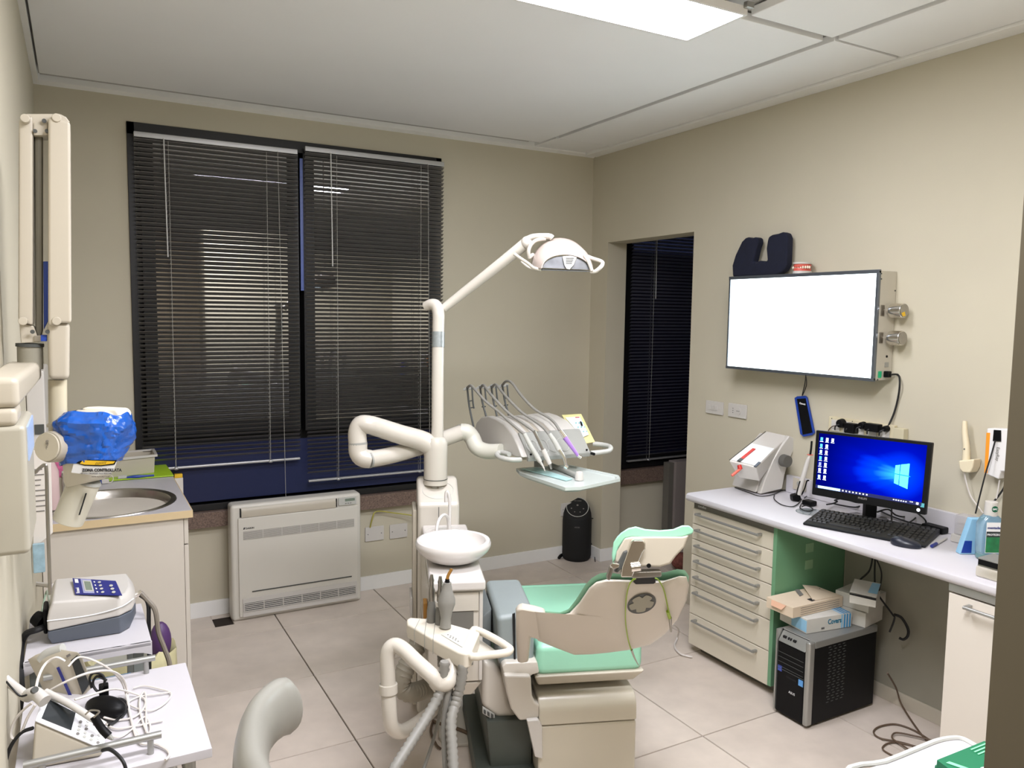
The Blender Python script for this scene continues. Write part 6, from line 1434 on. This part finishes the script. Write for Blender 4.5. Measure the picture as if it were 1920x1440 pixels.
# --- monitor cables
for i, (pts, lab) in enumerate([
    ([(1550, 946, .02), (1562, 944, .01), (1570, 940, .02), (1565, 938, .03), (1580, 935, .05), (1605, 942, .05), (1620, 944, .03), (1605, 951, .01), (1580, 948, .006), (1562, 944, .004)], 'black cable bundle lying left of the monitor neck'),
    ([(1645, 960, .03), (1665, 955, .06), (1680, 966, .03), (1700, 968, .02), (1716, 950, .06), (1722, 962, .04), (1712, 975, .02), (1690, 985, .006), (1676, 978, .004)], 'black cable draped below the right half of the monitor'),
    ([(1650, 958, .02), (1672, 968, .01), (1700, 978, .006), (1730, 985, .01), (1745, 990, .02)], 'black cable running straight from the monitor neck to the power brick'),
    ([(1672, 950, .07), (1672, 975, .02), (1676, 985, .004), (1690, 990, .004), (1715, 996, .004)], 'black cable dropping behind the monitor to the keyboard'),
    ([(1720, 962, .05), (1732, 972, .04), (1736, 980, .02), (1728, 990, .006), (1700, 986, .004)], 'black cable looping at the lower right corner of the monitor')]):
    cable([at(a, b, z=Z1+.004+h) for a, b, h in pts], .0034, 'monitor_cable', RUBB, lab)
a_ = at(1745, 996, z=Z1)
solo(MB().box(a_+V((-.012, -.055, 0)), a_+V((.032, .035, .026))), 'power_brick', BLACK, 'black power brick against the wall to the right of the monitor', 'adapter', bev=.006)
# --- keyboard
kb = [at(1505, 984, z=Z1), at(1735, 1028, z=Z1+.0), at(1763, 1002, z=Z1), at(1540, 963, z=Z1)]
kt = thing('keyboard', sum(kb, V())/4, 'black full-size keyboard in front of the monitor', 'keyboard')
up2 = V((0, 0, 1))
part(MB().hexa([kb[0], kb[1], kb[2], kb[3]], [kb[0]+up2*.010, kb[1]+up2*.010, kb[2]+up2*.022, kb[3]+up2*.022]), 'keyboard_base', mat('keyboard_black', (22, 24, 27), .45, spec=.25, var=.05), kt, bev=.004)
def ku(u, v, h=0): return kb[0].lerp(kb[1], u).lerp(kb[3].lerp(kb[2], u), v)+up2*(.010+.012*v+h)
kproto = None
rows = [(.22, .005), (.35, .02), (.48, .03), (.61, .02), (.74, .005), (.90, .005)]
for ri, (v, offu) in enumerate(rows):
    cols = [.03+offu+i*.0415 for i in range(15)]+[.70+i*.04 for i in range(3)]+[.84+i*.04 for i in range(4)]
    for ci, u in enumerate(cols):
        if ri == 0 and 4 <= ci <= 8:
            if ci == 4: part(MB().hexa([ku(.20, v-.05, .0002), ku(.44, v-.05, .0002), ku(.44, v+.05, .0002), ku(.20, v+.05, .0002)], [ku(.203, v-.04, .004), ku(.437, v-.04, .004), ku(.437, v+.04, .004), ku(.203, v+.04, .004)]), 'key', mat('key_black', (17, 18, 20), .5, spec=.25, var=.05), kt)
            continue
        if kproto is None:
            a, b = .0165, .052
            kproto = part(MB().hexa([ku(u-a, v-b, .0002), ku(u+a, v-b, .0002), ku(u+a, v+b, .0002), ku(u-a, v+b, .0002)], [ku(u-a*.75, v-b*.7, .0045), ku(u+a*.75, v-b*.7, .0045), ku(u+a*.75, v+b*.7, .0045), ku(u-a*.75, v+b*.7, .0045)]), 'key', mat('key_black', (26, 27, 30), .5), kt); k0_ = ku(u, v)
        else:
            c = kproto.copy(); COL.objects.link(c); c.parent = kt; c.location = ku(u, v)-k0_
# --- mouse, pen
mc = at(1699, 1024, z=Z1)
mt_ = thing('mouse', mc, 'black and navy computer mouse in front of the right end of the keyboard', 'mouse')
ma = (at(1728, 1027, z=Z1)-at(1674, 1018, z=Z1)).normalized(); mbx = V((-ma.y, ma.x, 0))
rs = []
for h, k in [(0, .92), (.006, 1.0), (.014, .98), (.022, .85), (.028, .62), (.031, .3)]:
    rs.append([mc+ma*(.053*k*math.cos(a)-.006*h/.03)+mbx*(.030*k*math.sin(a))+V((0, 0, h+.0-.004*math.cos(a)*(h/.03))) for a in [2*PI*i/28 for i in range(28)]])
part(MB().rings(rs), 'mouse_body', mat('mouse_navy', (24, 28, 42), .35, var=.04), mt_)
part(MB().cyl(mc+ma*(-.028)+V((0, -.003, .026)), mc+ma*(-.028)+V((0, .004, .026)), .006, seg=14), 'scroll_wheel', GREYD, mt_)
pa_, pb_ = at(1747, 1024, z=Z1+.007), at(1775, 1009, z=Z1+.005)
pn_ = thing('pen', pa_, 'white ballpoint pen with a blue end beside the keyboard corner', 'pen')
part(MB().cyl(pa_.lerp(pb_, .3), pb_, .0055, .0035, 12), 'barrel', WPL, pn_); part(MB().cyl(pa_, pa_.lerp(pb_, .3), .006, .0062, 12), 'blue_end', INKB, pn_)
# --- dispenser, mouthwash, packs at the right end
a_ = at(1797, 1016, z=Z1)
ds = thing('cotton_dispenser', a_, 'small clear and white acrylic dispenser of paper points near the mouthwash', 'dispenser')
part(MB().box(a_+V((-.02, -.045, 0)), a_+V((.045, .02, .03))), 'dispenser_base', WPL, ds, bev=.004)
part(MB().box(a_+V((-.012, -.04, .031)), a_+V((.04, .012, .105))), 'clear_hood', mat('acrylic', (205, 202, 204), .15, var=.02, alpha=.55), ds, bev=.002)
for k in range(4): part(MB().box(a_+V((-.004, -.033, .034+k*.013)), a_+V((.036, .006, .043+k*.013))), 'paper_stack', PAPER, ds, bev=.001)
ba_ = at(1852, 1048, z=Z1); db_ = (ba_-CAM).dot(FW)
mw = thing('mouthwash_bottle', ba_, 'clear green mouthwash bottle with a white cap at the near end of the worktop', 'bottle')
bw_ = .041
def bring(h, wx_, wy_, n=28):
    o = []
    for i in range(n):
        a = 2*PI*i/n; ex = abs(math.cos(a))**.7*(1 if math.cos(a) > 0 else -1); ey = abs(math.sin(a))**.7*(1 if math.sin(a) > 0 else -1)
        o.append(ba_+V((RX.x, RX.y, 0)).normalized()*(wx_*ex)+V((FW.x, FW.y, 0)).normalized()*(wy_*ey)+V((0, 0, h)))
    return o
zs0 = .0
hb = at(1852, 962, d=db_).z-ba_.z
part(MB().rings([bring(0, .034, .022), bring(.006, .040, .026), bring(hb*.35, .043, .028), bring(hb*.8, .043, .028), bring(hb*.93, .032, .024), bring(hb, .018, .018)]), 'bottle_body', CLEARB, mw)
part(MB().rings([bring(.002, .032, .020), bring(.007, .038, .024), bring(.02, .040, .026), bring(.022, .040, .026)]), 'liquid', LGREEN, mw)
hc_ = at(1858, 938, d=db_).z-ba_.z
part(MB().lathe([(.021, hb-.004), (.0215, hb+.002), (.020, hc_), (.017, hc_+.001)], ba_, seg=28), 'cap', WPL, mw)
fr2 = V((FW.x, FW.y, 0)).normalized(); rx2 = V((RX.x, RX.y, 0)).normalized()
def lab(u0, u1, h0, h1, off, m, nm): return part(quad(MB(), [ba_+rx2*u0-fr2*off+V((0, 0, h0)), ba_+rx2*u1-fr2*off+V((0, 0, h0)), ba_+rx2*u1-fr2*off+V((0, 0, h1)), ba_+rx2*u0-fr2*off+V((0, 0, h1))], .0006), nm, m, mw)
lab(-.030, .034, .03, hb*.86, .0288, INKW, 'front_label'); lab(-.029, .033, hb*.54, hb*.66, .0297, mat('label_black', (30, 40, 40), .4, var=.05), 'label_band')
lab(-.029, .033, .032, hb*.54, .0296, mat('label_green', (20, 110, 60), .4, var=.3, scale=50), 'label_lower')
text('mentadent', ba_+rx2*(-.027)-fr2*.0305+V((0, 0, hb*.72)), rx2, (0, 0, 1), .0125, INKB, mw, bold=.0002)
text('PROTEZIONE', ba_+rx2*(-.027)-fr2*.0308+V((0, 0, hb*.575)), rx2, (0, 0, 1), .0095, INKW, mw, bold=.0002)
cf = ba_-fr2*.0212+V((0, 0, (hb+hc_)/2)); part(MB().lathe([(.011, 0), (.011, .0008)], cf, -fr2, 20), 'cap_shield', mat('shield_green', (0, 90, 60), .4, var=.05), mw)
text('DPC', cf-rx2*.0085-fr2*.0012+V((0, 0, -.003)), rx2, (0, 0, 1), .0085, INKW, mw, bold=.0002)
bk = ba_+fr2*.05
bx = thing('blue_pack', bk, 'blue and white pack standing behind the mouthwash bottle', 'pack')
part(MB().hexa([bk-rx2*.07, bk+rx2*.05, bk+rx2*.05+fr2*.03, bk-rx2*.07+fr2*.03], [bk-rx2*.035+V((0, 0, .13)), bk+rx2*.05+V((0, 0, .13)), bk+rx2*.05+fr2*.03+V((0, 0, .13)), bk-rx2*.035+fr2*.03+V((0, 0, .13))]), 'pack_body', BLUECL, bx, bev=.003)
part(quad(MB(), [bk-rx2*.066-fr2*.001+V((0, 0, .006)), bk-rx2*.03-fr2*.001+V((0, 0, .006)), bk-rx2*.03-fr2*.001+V((0, 0, .05)), bk-rx2*.056-fr2*.001+V((0, 0, .05))], .0006), 'dark_blue_print', BLUEP, bx)
bb_ = at(1868, 1085, z=Z1)
cbx = thing('clear_tub', bb_, 'clear plastic tub under the small silver and black box at the near worktop edge', 'tub')
part(MB().box(bb_+V((-.035, -.08, 0)), bb_+V((.06, .05, .035))), 'tub', mat('clear_tub', (216, 208, 190), .15, var=.05, alpha=.55), cbx, bev=.006)
sb2 = thing('silver_box', bb_+V((0, 0, .036)), 'small flat silver and black box resting on the clear tub', 'box')
part(MB().box(bb_+V((-.03, -.085, .036)), bb_+V((.06, .045, .040))), 'silver_lip', STEEL, sb2)
part(MB().box(bb_+V((-.03, -.085, .0402)), bb_+V((.06, .045, .058))), 'black_band', BLACK, sb2, bev=.001)
part(MB().box(bb_+V((-.031, -.086, .0582)), bb_+V((.061, .046, .064))), 'silver_lid', ALU, sb2, bev=.002)

# ================================================================== RIGHT WALL
BXF = 2.878
q0, q1 = at(1367, 523, x=BXF), at(1645, 508, x=BXF); q2, q3 = at(1363, 690, x=BXF), at(1641, 712, x=BXF)
by0, by1, bz0, bz1 = (q1.y+q3.y)/2, (q0.y+q2.y)/2, 1.374, 1.828
t = thing('x_ray_viewer', ((BXF+XR)/2, (by0+by1)/2, bz0), 'large wall-mounted x-ray light box glowing white on the right wall', 'light box')
part(MB().box((BXF+.012, by0, bz0), (XR-.001, by1, bz1)), 'housing', mat('housing_putty', (190, 184, 170), .4, var=.02), t, bev=.003)
part(MB().box((BXF+.002, by0+.012, bz0+.010), (BXF+.0115, by1-.008, bz1-.012)), 'diffuser', BOXM, t)
f = MB(); f.box((BXF-.004, by0-.002, bz1-.012), (BXF+.012, by1+.002, bz1+.004)); f.box((BXF-.004, by0-.002, bz0-.004), (BXF+.012, by1+.002, bz0+.010)); f.box((BXF-.002, by0-.002, bz0), (BXF+.0118, by0+.012, bz1)); f.box((BXF-.002, by1-.008, bz0), (BXF+.0118, by1+.002, bz1))
part(f, 'film_clip_frame', mat('frame_gun', (112, 118, 126), .3, metal=.7, var=.05), t, bev=.002)
for py in (582, 634):
    c = at(1666, py, y=by0-.05); z = c.z; xk = 2.945
    kz = part(MB().cyl((xk, by0-.02, z), (xk, by0-.075, z), .030, seg=32), 'chrome_canister', CHR, t, bev=.003)
    part(MB().cyl((xk, by0-.0755, z), (xk, by0-.077, z), .027, seg=28), 'canister_face', STEEL, kz)
    part(MB().box((xk-.045, by0-.004, z-.022), (xk-.025, by0-.0005, z+.022)), 'slotted_plate', STEEL, t)
    part(MB().cyl((xk, by0-.0005, z), (xk, by0-.02, z), .010, seg=14), 'stem', CHR, t)
z = at(1666, 582, y=by0-.05).z
part(quad(MB(), [(2.935, by0-.0775, z-.024), (2.952, by0-.0775, z-.020), (2.945, by0-.0775, z-.004), (2.925, by0-.0775, z-.010)], .0006), 'yellow_label', YELS, t)
zsw = at(1655, 702, y=by0).z
part(MB().box((2.905, by0-.004, zsw-.014), (2.925, by0-.0005, zsw+.014)), 'power_switch', SWG, t, bev=.002)
part(MB().box((2.94, by0-.022, zsw-.012), (2.965, by0-.0005, zsw+.014)), 'mains_plug', BLACK, t, bev=.003)
part(MB().box((2.945, by0-.002, zsw+.03), (2.97, by0-.0005, zsw+.05)), 'rating_label', GREYP, t)
part(MB().cyl((2.955, by0-.0005, zsw+.075), (2.955, by0-.003, zsw+.075), .005, seg=12), 'cable_hole', BLACK, t)
for px_, py_ in [(1652, 513), (1652, 523), (1678, 545), (1645, 712)]:
    c = at(px_, py_, y=by0); part(MB().cyl((min(c.x, XR-.01), by0-.0005, c.z), (min(c.x, XR-.01), by0-.003, c.z), .003, seg=8), 'screw', GREYD, t)
part(MB().tube([V((2.955, by0-.022, zsw)), at(1684, 703, y=by0-.03), at(1687, 718, x=2.975), at(1684, 745, x=2.985), at(1676, 775, x=2.985), at(1665, 800, x=2.975), at(1662, 806, x=2.97)], .0042, 6), 'power_cord', RUBB, t)
# navy collar pad and dental model on top
px_pad = [(1373, 519), (1372, 498), (1378, 478), (1390, 453), (1397, 446), (1403, 444), (1408, 448), (1414, 444), (1420, 446), (1421, 455), (1417, 465), (1414, 478), (1411, 491), (1416, 493), (1424, 488), (1432, 491), (1438, 488), (1436, 466), (1438, 452), (1440, 444), (1447, 440), (1458, 438), (1466, 435), (1473, 437), (1476, 446), (1475, 470), (1474, 496), (1468, 508), (1455, 516)]
zm = bz1+.0045
mb = MB(); P = [at(a, b, x=2.925) for a, b in px_pad]; P = [V((p.x, p.y, max(p.z, zm))) for p in P]
mb.prism(P, (.045, 0, 0)); solo(mb, 'collar_pad', FABN, 'navy fabric U-shaped thyroid collar pad standing on top of the light box', 'pad', bev=.010, seg=3)
tm = thing('tooth_model', at(1504, 514, x=2.93), 'small red and white dental arch model on top of the light box', 'model')
c = at(1504, 514, x=2.93); c.z = zm
hm = at(1504, 492, x=2.93).z-zm
part(MB().lathe([(.036, 0), (.036, hm*.22), (.034, hm*.23)], c, seg=30, sx=1, sy=1.35), 'model_base', WPL, tm)
part(MB().lathe([(.033, hm*.23), (.034, hm*.42), (.033, hm*.48)], c, seg=30, sy=1.3), 'lower_gum', TRED, tm)
part(MB().lathe([(.033, hm*.56), (.034, hm*.62), (.034, hm*.82)], c, seg=30, sy=1.3), 'upper_gum', TRED, tm)
part(MB().lathe([(.036, hm*.83), (.037, hm*.99), (.03, hm*1.0)], c, seg=30, sy=1.35), 'model_top', WPL, tm)
for k in range(12):
    a = PI*.55+PI*.9*k/11; p = c+V((.035*math.cos(a), .045*math.sin(a), hm*.46)); part(MB().ell(p+V((0, 0, .004)), (.004, 0, 0), (0, .0045, 0), (0, 0, .007), 8, 6), 'tooth', TWHITE, tm)
part(MB().cyl(at(1514, 502, x=2.95), at(1517, 502, x=2.955), .004, seg=8), 'hinge_pin', STEEL, tm)
# glasses-case pouch on a cord
hx = 2.872
p0 = at(1511, 703, x=hx)
cable([p0, at(1509, 720, x=2.95), at(1504, 742, x=2.97), at(1512, 722, x=2.952), p0+V((-.001, 0, .0))], .0022, 'pouch_cord', RUBB, 'black cord loop hanging from the bottom edge of the light box')
t = thing('hanging_pouch', at(1507, 780, x=2.975), 'blue-edged black pouch hanging from a cord beside the monitor', 'pouch')
part(MB().prism([at(a, b, x=2.978) for a, b in [(1489, 746), (1494, 743), (1508, 742), (1512, 745), (1526, 812), (1522, 816), (1506, 819), (1500, 814)]], (.012, 0, 0)), 'pouch_edge', BLUEP, t, bev=.003)
part(MB().prism([at(a, b, x=2.976) for a, b in [(1494, 748), (1510, 747), (1523, 811), (1505, 815)]], (.003, 0, 0)), 'pouch_front', BLACK, t)
pl = at(1499, 757, x=2.9755); text('Dynavit', pl, (0, -1, -.1), (0, 0, 1), .011, INKW, t, bold=.0003)
# switch plates
def plate(p0_, p1_, label, kind):
    a, b = at(*p0_, x=XR), at(*p1_, x=XR)
    y0, y1, z0, z1 = min(a.y, b.y), max(a.y, b.y), b.z, a.z
    t = thing(kind, (XR, (y0+y1)/2, z0), label, 'switch' if kind == 'light_switch' else 'socket')
    part(MB().box((XR-.010, y0, z0), (XR-.0005, y1, z1)), 'cover', WPL, t, bev=.003)
    return t, y0, y1, z0, z1
t, y0, y1, z0, z1 = plate((1326, 750), (1357, 779), 'plain white light switch plate right of the doorway opening', 'light_switch')
for k in range(3): part(MB().box((XR-.014, y1-.022-k*.024, z0+.022), (XR-.0102, y1-.043-k*.024+.0, z1-.022)), 'rocker', WPL, t, bev=.001)
t, y0, y1, z0, z1 = plate((1368, 755), (1401, 786), 'white wall socket plate with round outlet, just right of the light switch', 'wall_socket')
yc, zc_ = (y0+y1)/2, (z0+z1)/2
part(MB().cyl((XR-.0102, yc-.01, zc_), (XR-.013, yc-.01, zc_), .019, seg=24), 'round_outlet', WPL, t)
for dy in (-.008, 0, .008): part(MB().cyl((XR-.0132, yc-.01+dy, zc_), (XR-.0138, yc-.01+dy, zc_), .0022, seg=8), 'pin_hole', BLACK, t)
for dz in (-.011, 0, .011): part(MB().cyl((XR-.0102, yc+.028, zc_+dz), (XR-.0112, yc+.028, zc_+dz), .0022, seg=8), 'pin_hole', BLACK, t)
# socket strip with plugs
a, b = at(1560, 780, x=XR), at(1696, 795, x=XR); z1 = a.z; z0 = at(1560, 812, x=XR).z
t = thing('socket_strip', (XR, (a.y+b.y)/2, z0), 'beige wall-mounted strip of five sockets full of black plugs above the monitor', 'socket strip')
part(MB().box((XR-.022, b.y+.03, z0), (XR-.0005, a.y, z1)), 'strip_body', mat('strip_beige', (206, 196, 166), .45, var=.02), t, bev=.003)
part(MB().box((XR-.032, b.y-.02, z0-.02), (XR-.0005, b.y+.028, z1-.008)), 'breaker_box', mat('breaker_beige', (196, 188, 160), .45, var=.02), t, bev=.003)
n5 = 5; w5 = (a.y-b.y-.05)/n5
for k in range(n5):
    y = a.y-.02-w5*(k+.5)+.01
    part(MB().box((XR-.026, y-w5*.36, z0+.016), (XR-.0222, y+w5*.36, z1-.012)), 'outlet', WPL, t, bev=.001)
for px_ in (1566, 1605, 1650): 
    c = at(px_, 783, x=XR); part(MB().cyl((XR-.0222, c.y, z1-.008), (XR-.024, c.y, z1-.008), .0022, seg=8), 'screw', GREYD, t)
for i, (x_, y_, lab_, w_) in enumerate([(1576, 794, 'round black plug, first from the left in the socket strip', .022), (1596, 800, 'square black charger plugged second in the socket strip', .028), (1616, 798, 'black plug third from the left in the socket strip', .018), (1637, 801, 'long black adapter plugged fourth in the socket strip', .036), (1660, 804, 'black plug in the last outlet of the strip, with the thick power cord', .014)]):
    c = at(x_, y_, x=2.955)
    pl_ = thing('mains_plug', (2.955, c.y, c.z-.02), lab_, 'plug')
    if i in (1, 3): part(MB().box((2.935, c.y-w_, c.z-.028 if i == 1 else c.z-.018), (XR-.0265, c.y+w_*.8, c.z+.016)), 'plug_body', BLACK, pl_, bev=.004)
    else: part(MB().cyl((2.945, c.y, c.z), (XR-.0265, c.y, c.z), w_*.8, w_, 20), 'plug_body', BLACK, pl_, bev=.002)
    part(MB().tube([(2.948, c.y, c.z-.004), (2.935, c.y+.01, c.z-.012), (2.945, c.y+.02, c.z-.03)], .0035, 6), 'plug_lead', RUBB, pl_)
cable([at(1568, 798, x=2.95), at(1560, 800, x=2.96), at(1553, 808, x=2.97), at(1556, 820, x=2.975)], .0022, 'thin_plug_lead', CABLEB, 'thin brown lead curling off the left end of the socket strip')
# desk-level socket on upstand
a, b = at(1489, 895, x=XR-.022), at(1512, 922, x=XR-.022)
t = thing('desk_socket', (XR-.03, (a.y+b.y)/2, b.z), 'cream socket on the upstand behind the curing light', 'socket')
part(MB().box((XR-.030, b.y, max(b.z, Z1+.002)), (XR-.0225, a.y, a.z)), 'cover', WPLC, t, bev=.002)
part(MB().cyl((XR-.031, (a.y+b.y)/2, (a.z+b.z)/2+.004), (XR-.033, (a.y+b.y)/2, (a.z+b.z)/2+.004), .012, seg=18), 'outlet', GREYP, t)
# intraoral camera holder
t = thing('camera_holder', at(1811, 840, x=2.98), 'cream intraoral camera in a small wall holder right of the monitor', 'camera')
part(MB().tube([at(1809, 789, x=2.965), at(1809, 810, x=2.963), at(1812, 840, x=2.96), at(1811, 868, x=2.958)], lambda u: .0085+.006*u, 14), 'camera_body', mat('ivory', (226, 214, 184), .35, var=.02), t)
part(MB().cyl(at(1808, 842, x=2.946), at(1808, 842, x=2.949), .003, seg=8), 'button', GREYD, t)
part(MB().prism([at(a, b, x=2.94) for a, b in [(1796, 864), (1826, 861), (1824, 876), (1818, 887), (1804, 886), (1798, 878)]], (.052, 0, 0)), 'cradle', mat('ivory', (0, 0, 0)), t, bev=.006, seg=3)
part(MB().tube([at(1808, 886, x=2.96), at(1812, 905, x=2.965), at(1820, 930, x=2.97), at(1834, 950, x=2.96), at(1843, 962, x=2.94)], .0028, 6), 'camera_cable', CABLEW, t)
# white and orange unit
px4 = [(1850, 803), (1889, 806), (1886, 880), (1880, 884), (1870, 898), (1846, 887)]
t = thing('sensor_unit', at(1868, 850, x=2.96), 'white wall box with an orange edge, right of the cream camera holder', 'wall box')
part(MB().prism([at(a, b, x=2.945) for a, b in [(1850, 803), (1930, 806), (1928, 884), (1876, 884), (1872, 899), (1846, 888)]], (XR-2.945-.001, 0, 0)), 'case', mat('case_white', (226, 224, 222), .35, var=.01), t, bev=.005, seg=3)
part(MB().prism([at(a, b, x=2.9445) for a, b in [(1849, 811), (1857, 811), (1852, 888), (1845, 887)]], (.02, 0, 0)), 'orange_edge', ORANGE, t, bev=.002)
part(MB().prism([at(a, b, x=2.940) for a, b in [(1863, 806), (1876, 807), (1876, 828), (1861, 827)]], (.006, 0, 0)), 'socket_block', BLACK, t, bev=.001)
text('EasyRay', at(1869, 838, x=2.9438), (0, 0, -1), (0, -1, 0), .016, INKG, t)
cable([at(1866, 826, x=2.937), at(1858, 855, x=2.925), at(1846, 895, x=2.91), at(1829, 963, x=2.89)], .0030, 'sensor_cable', RUBB, 'straight black cable running from the white wall box down to the worktop')
cable([at(1886, 900, x=2.96), at(1882, 915, x=2.965), at(1872, 930, x=2.97), at(1862, 942, x=2.965)], .0035, 'short_cable', RUBB, 'short thick black cable under the white wall box')
cable([at(1874, 900, x=2.96), at(1872, 915, x=2.965), at(1868, 935, x=2.965)], .0028, 'short_pale_cable', CABLEW, 'short pale cable under the white wall box')

# ================================================================== FLOOR CABLES under the desk
cz = .006
cable([at(1664, 1262, z=.2), at(1680, 1290, z=.1), at(1690, 1320, z=.02), at(1715, 1360, z=cz), at(1740, 1390, z=cz), at(1765, 1400, z=cz)], .0038, 'brown_cable', CABLEB, 'brown cable falling from the tower and running toward the under-counter unit')
cable([at(1750, 1392, z=cz), at(1715, 1370, z=cz), at(1680, 1358, z=cz), at(1650, 1362, z=cz), at(1638, 1372, z=cz), at(1650, 1384, z=cz), at(1690, 1392, z=cz), at(1730, 1404, z=cz)], .0034, 'brown_cable', CABLEB, 'brown cable coil, widest loop on the floor under the worktop')
cable([at(1755, 1390, z=cz*2), at(1715, 1380, z=cz*2), at(1680, 1374, z=cz*2), at(1673, 1384, z=cz*2), at(1690, 1396, z=cz*2), at(1710, 1410, z=cz*2)], .0034, 'brown_cable', CABLEB, 'brown cable coil, inner loop lying over the widest one')
cable([at(1720, 1400, z=cz), at(1680, 1392, z=cz), at(1660, 1396, z=cz), at(1656, 1406, z=cz), at(1680, 1420, z=cz)], .0032, 'brown_cable', CABLEB, 'brown cable loop nearest the camera, by the white tray table')
cable([at(1641, 1046, x=2.9), at(1640, 1080, x=2.9), at(1644, 1110, x=2.9), at(1672, 1150, x=2.91), at(1677, 1160, x=2.93), at(1668, 1185, x=2.92)], .004, 'desk_cable', RUBB, 'black cable dropping from the worktop past the cartons to the tower')
cable([at(1636, 1046, x=2.88), at(1630, 1070, x=2.88), at(1612, 1088, x=2.88), at(1608, 1098, x=2.88)], .004, 'desk_cable', RUBB, 'black cable branching left to the small opened box')
cable([at(1642, 1046, x=2.93), at(1652, 1070, x=2.93), at(1652, 1090, x=2.93), at(1646, 1115, x=2.93)], .003, 'desk_cable', RUBB, 'thin black cable bulging right of the main desk cables')
cable([at(1676, 1152, x=2.94), at(1690, 1158, x=2.95), at(1702, 1178, x=2.955), at(1702, 1192, x=2.95), at(1694, 1199, x=2.94), at(1686, 1196, x=2.93)], .0055, 'desk_cable', RUBB, 'thick black cable arc against the wall behind the tower')

# ================================================================== NEAR RIGHT TRAY TABLE
NZ = .74
nt_ = thing('tray_table', at(1720, 1440, z=NZ), 'white rimmed tray table in the near right corner holding green boxes', 'table')
ed_ = [at(a, b, z=NZ) for a, b in [(1580, 1455), (1660, 1428), (1720, 1404), (1755, 1390), (1784, 1384), (1806, 1386), (1835, 1402), (1880, 1430), (1940, 1480), (1900, 1600), (1600, 1640)]]
cc_ = sum(ed_, V())/len(ed_)
part(MB().prism([cc_+(p-cc_)*.99-V((0, 0, .014)) for p in ed_], (0, 0, .012)), 'tray_surface', LAM, nt_)
part(MB().tube(ed_, .0055, 8, 4, closed=True), 'rim', GREYL, nt_)
for k in (0, 4, 8): part(MB().cyl((cc_+(ed_[k]-cc_)*.85).xy.to_3d(), (cc_+(ed_[k]-cc_)*.85).xy.to_3d()+V((0, 0, NZ-.014)), .012), 'leg', ALU, nt_)
def gbox(z, p0, p1, p2, h, lab, name='glove_box'):
    a, b, c = at(*p0, z=z+h), at(*p1, z=z+h), at(*p2, z=z+h)
    t = thing(name, (a.x, a.y, z), lab, 'box')
    d4 = a+(c-b)
    top = [a, b, c, d4]; part(MB().prism([p-V((0, 0, h)) for p in top], (0, 0, h)), 'box_body', GLOVE, t, bev=.002)
    return t, a, b, c, d4
t, a, b, c, d4 = gbox(NZ+.045, (1756, 1424), (1846, 1388), (1990, 1480), .042, 'green glove box with pale lettering, upper one of two on the near right tray table')
e1_ = (b-a); e2_ = (d4-a)
def gt(u, v): return a+e1_*u+e2_*v+V((0, 0, .0008))
for k in range(3): part(quad(MB(), [gt(.62, .05+k*.05), gt(.97, .05+k*.05), gt(.97, .07+k*.05), gt(.62, .07+k*.05)], .0004), 'print_line', mat('pale_green', (120, 200, 150), .5, var=.02), t)
text('GUANTI', gt(.30, .62), e1_, -e2_, .06, INKW, t, bold=.001)
part(quad(MB(), [gt(.05, .1), gt(.12, .1), gt(.25, .3), gt(.2, .33)], .0004), 'pale_curl', mat('pale_green', (0, 0, 0)), t)
gbox(NZ+.001, (1752, 1434), (1840, 1398), (1990, 1490), .042, 'green glove box underneath the lettered one on the near right tray table')

# ================================================================== ANNEX FURNITURE
pz = at(1268, 866, y=4.18)
t = thing('grey_cabinet', (pz.x+.3, 4.05, 0), 'grey cabinet side seen through the doorway opening beside the window', 'cabinet')
part(MB().box((pz.x, 4.18, 0), (pz.x+.6, 4.262, pz.z)), 'body', mat('annex_grey', (150, 140, 136), .5, var=.03), t, bev=.004)
part(MB().box((pz.x-.045, 4.20, 0), (pz.x-.001, 4.262, pz.z-.01)), 'side_panel', PLINTH, t, bev=.002)
pr2 = at(1278, 1035, y=3.75)
solo(MB().ell((pr2.x, 3.75, .06), (.07, 0, 0), (0, .06, 0), (0, 0, .055)), 'wicker_basket', AMBER, 'reddish patterned basket on the floor behind the headrest', 'basket')
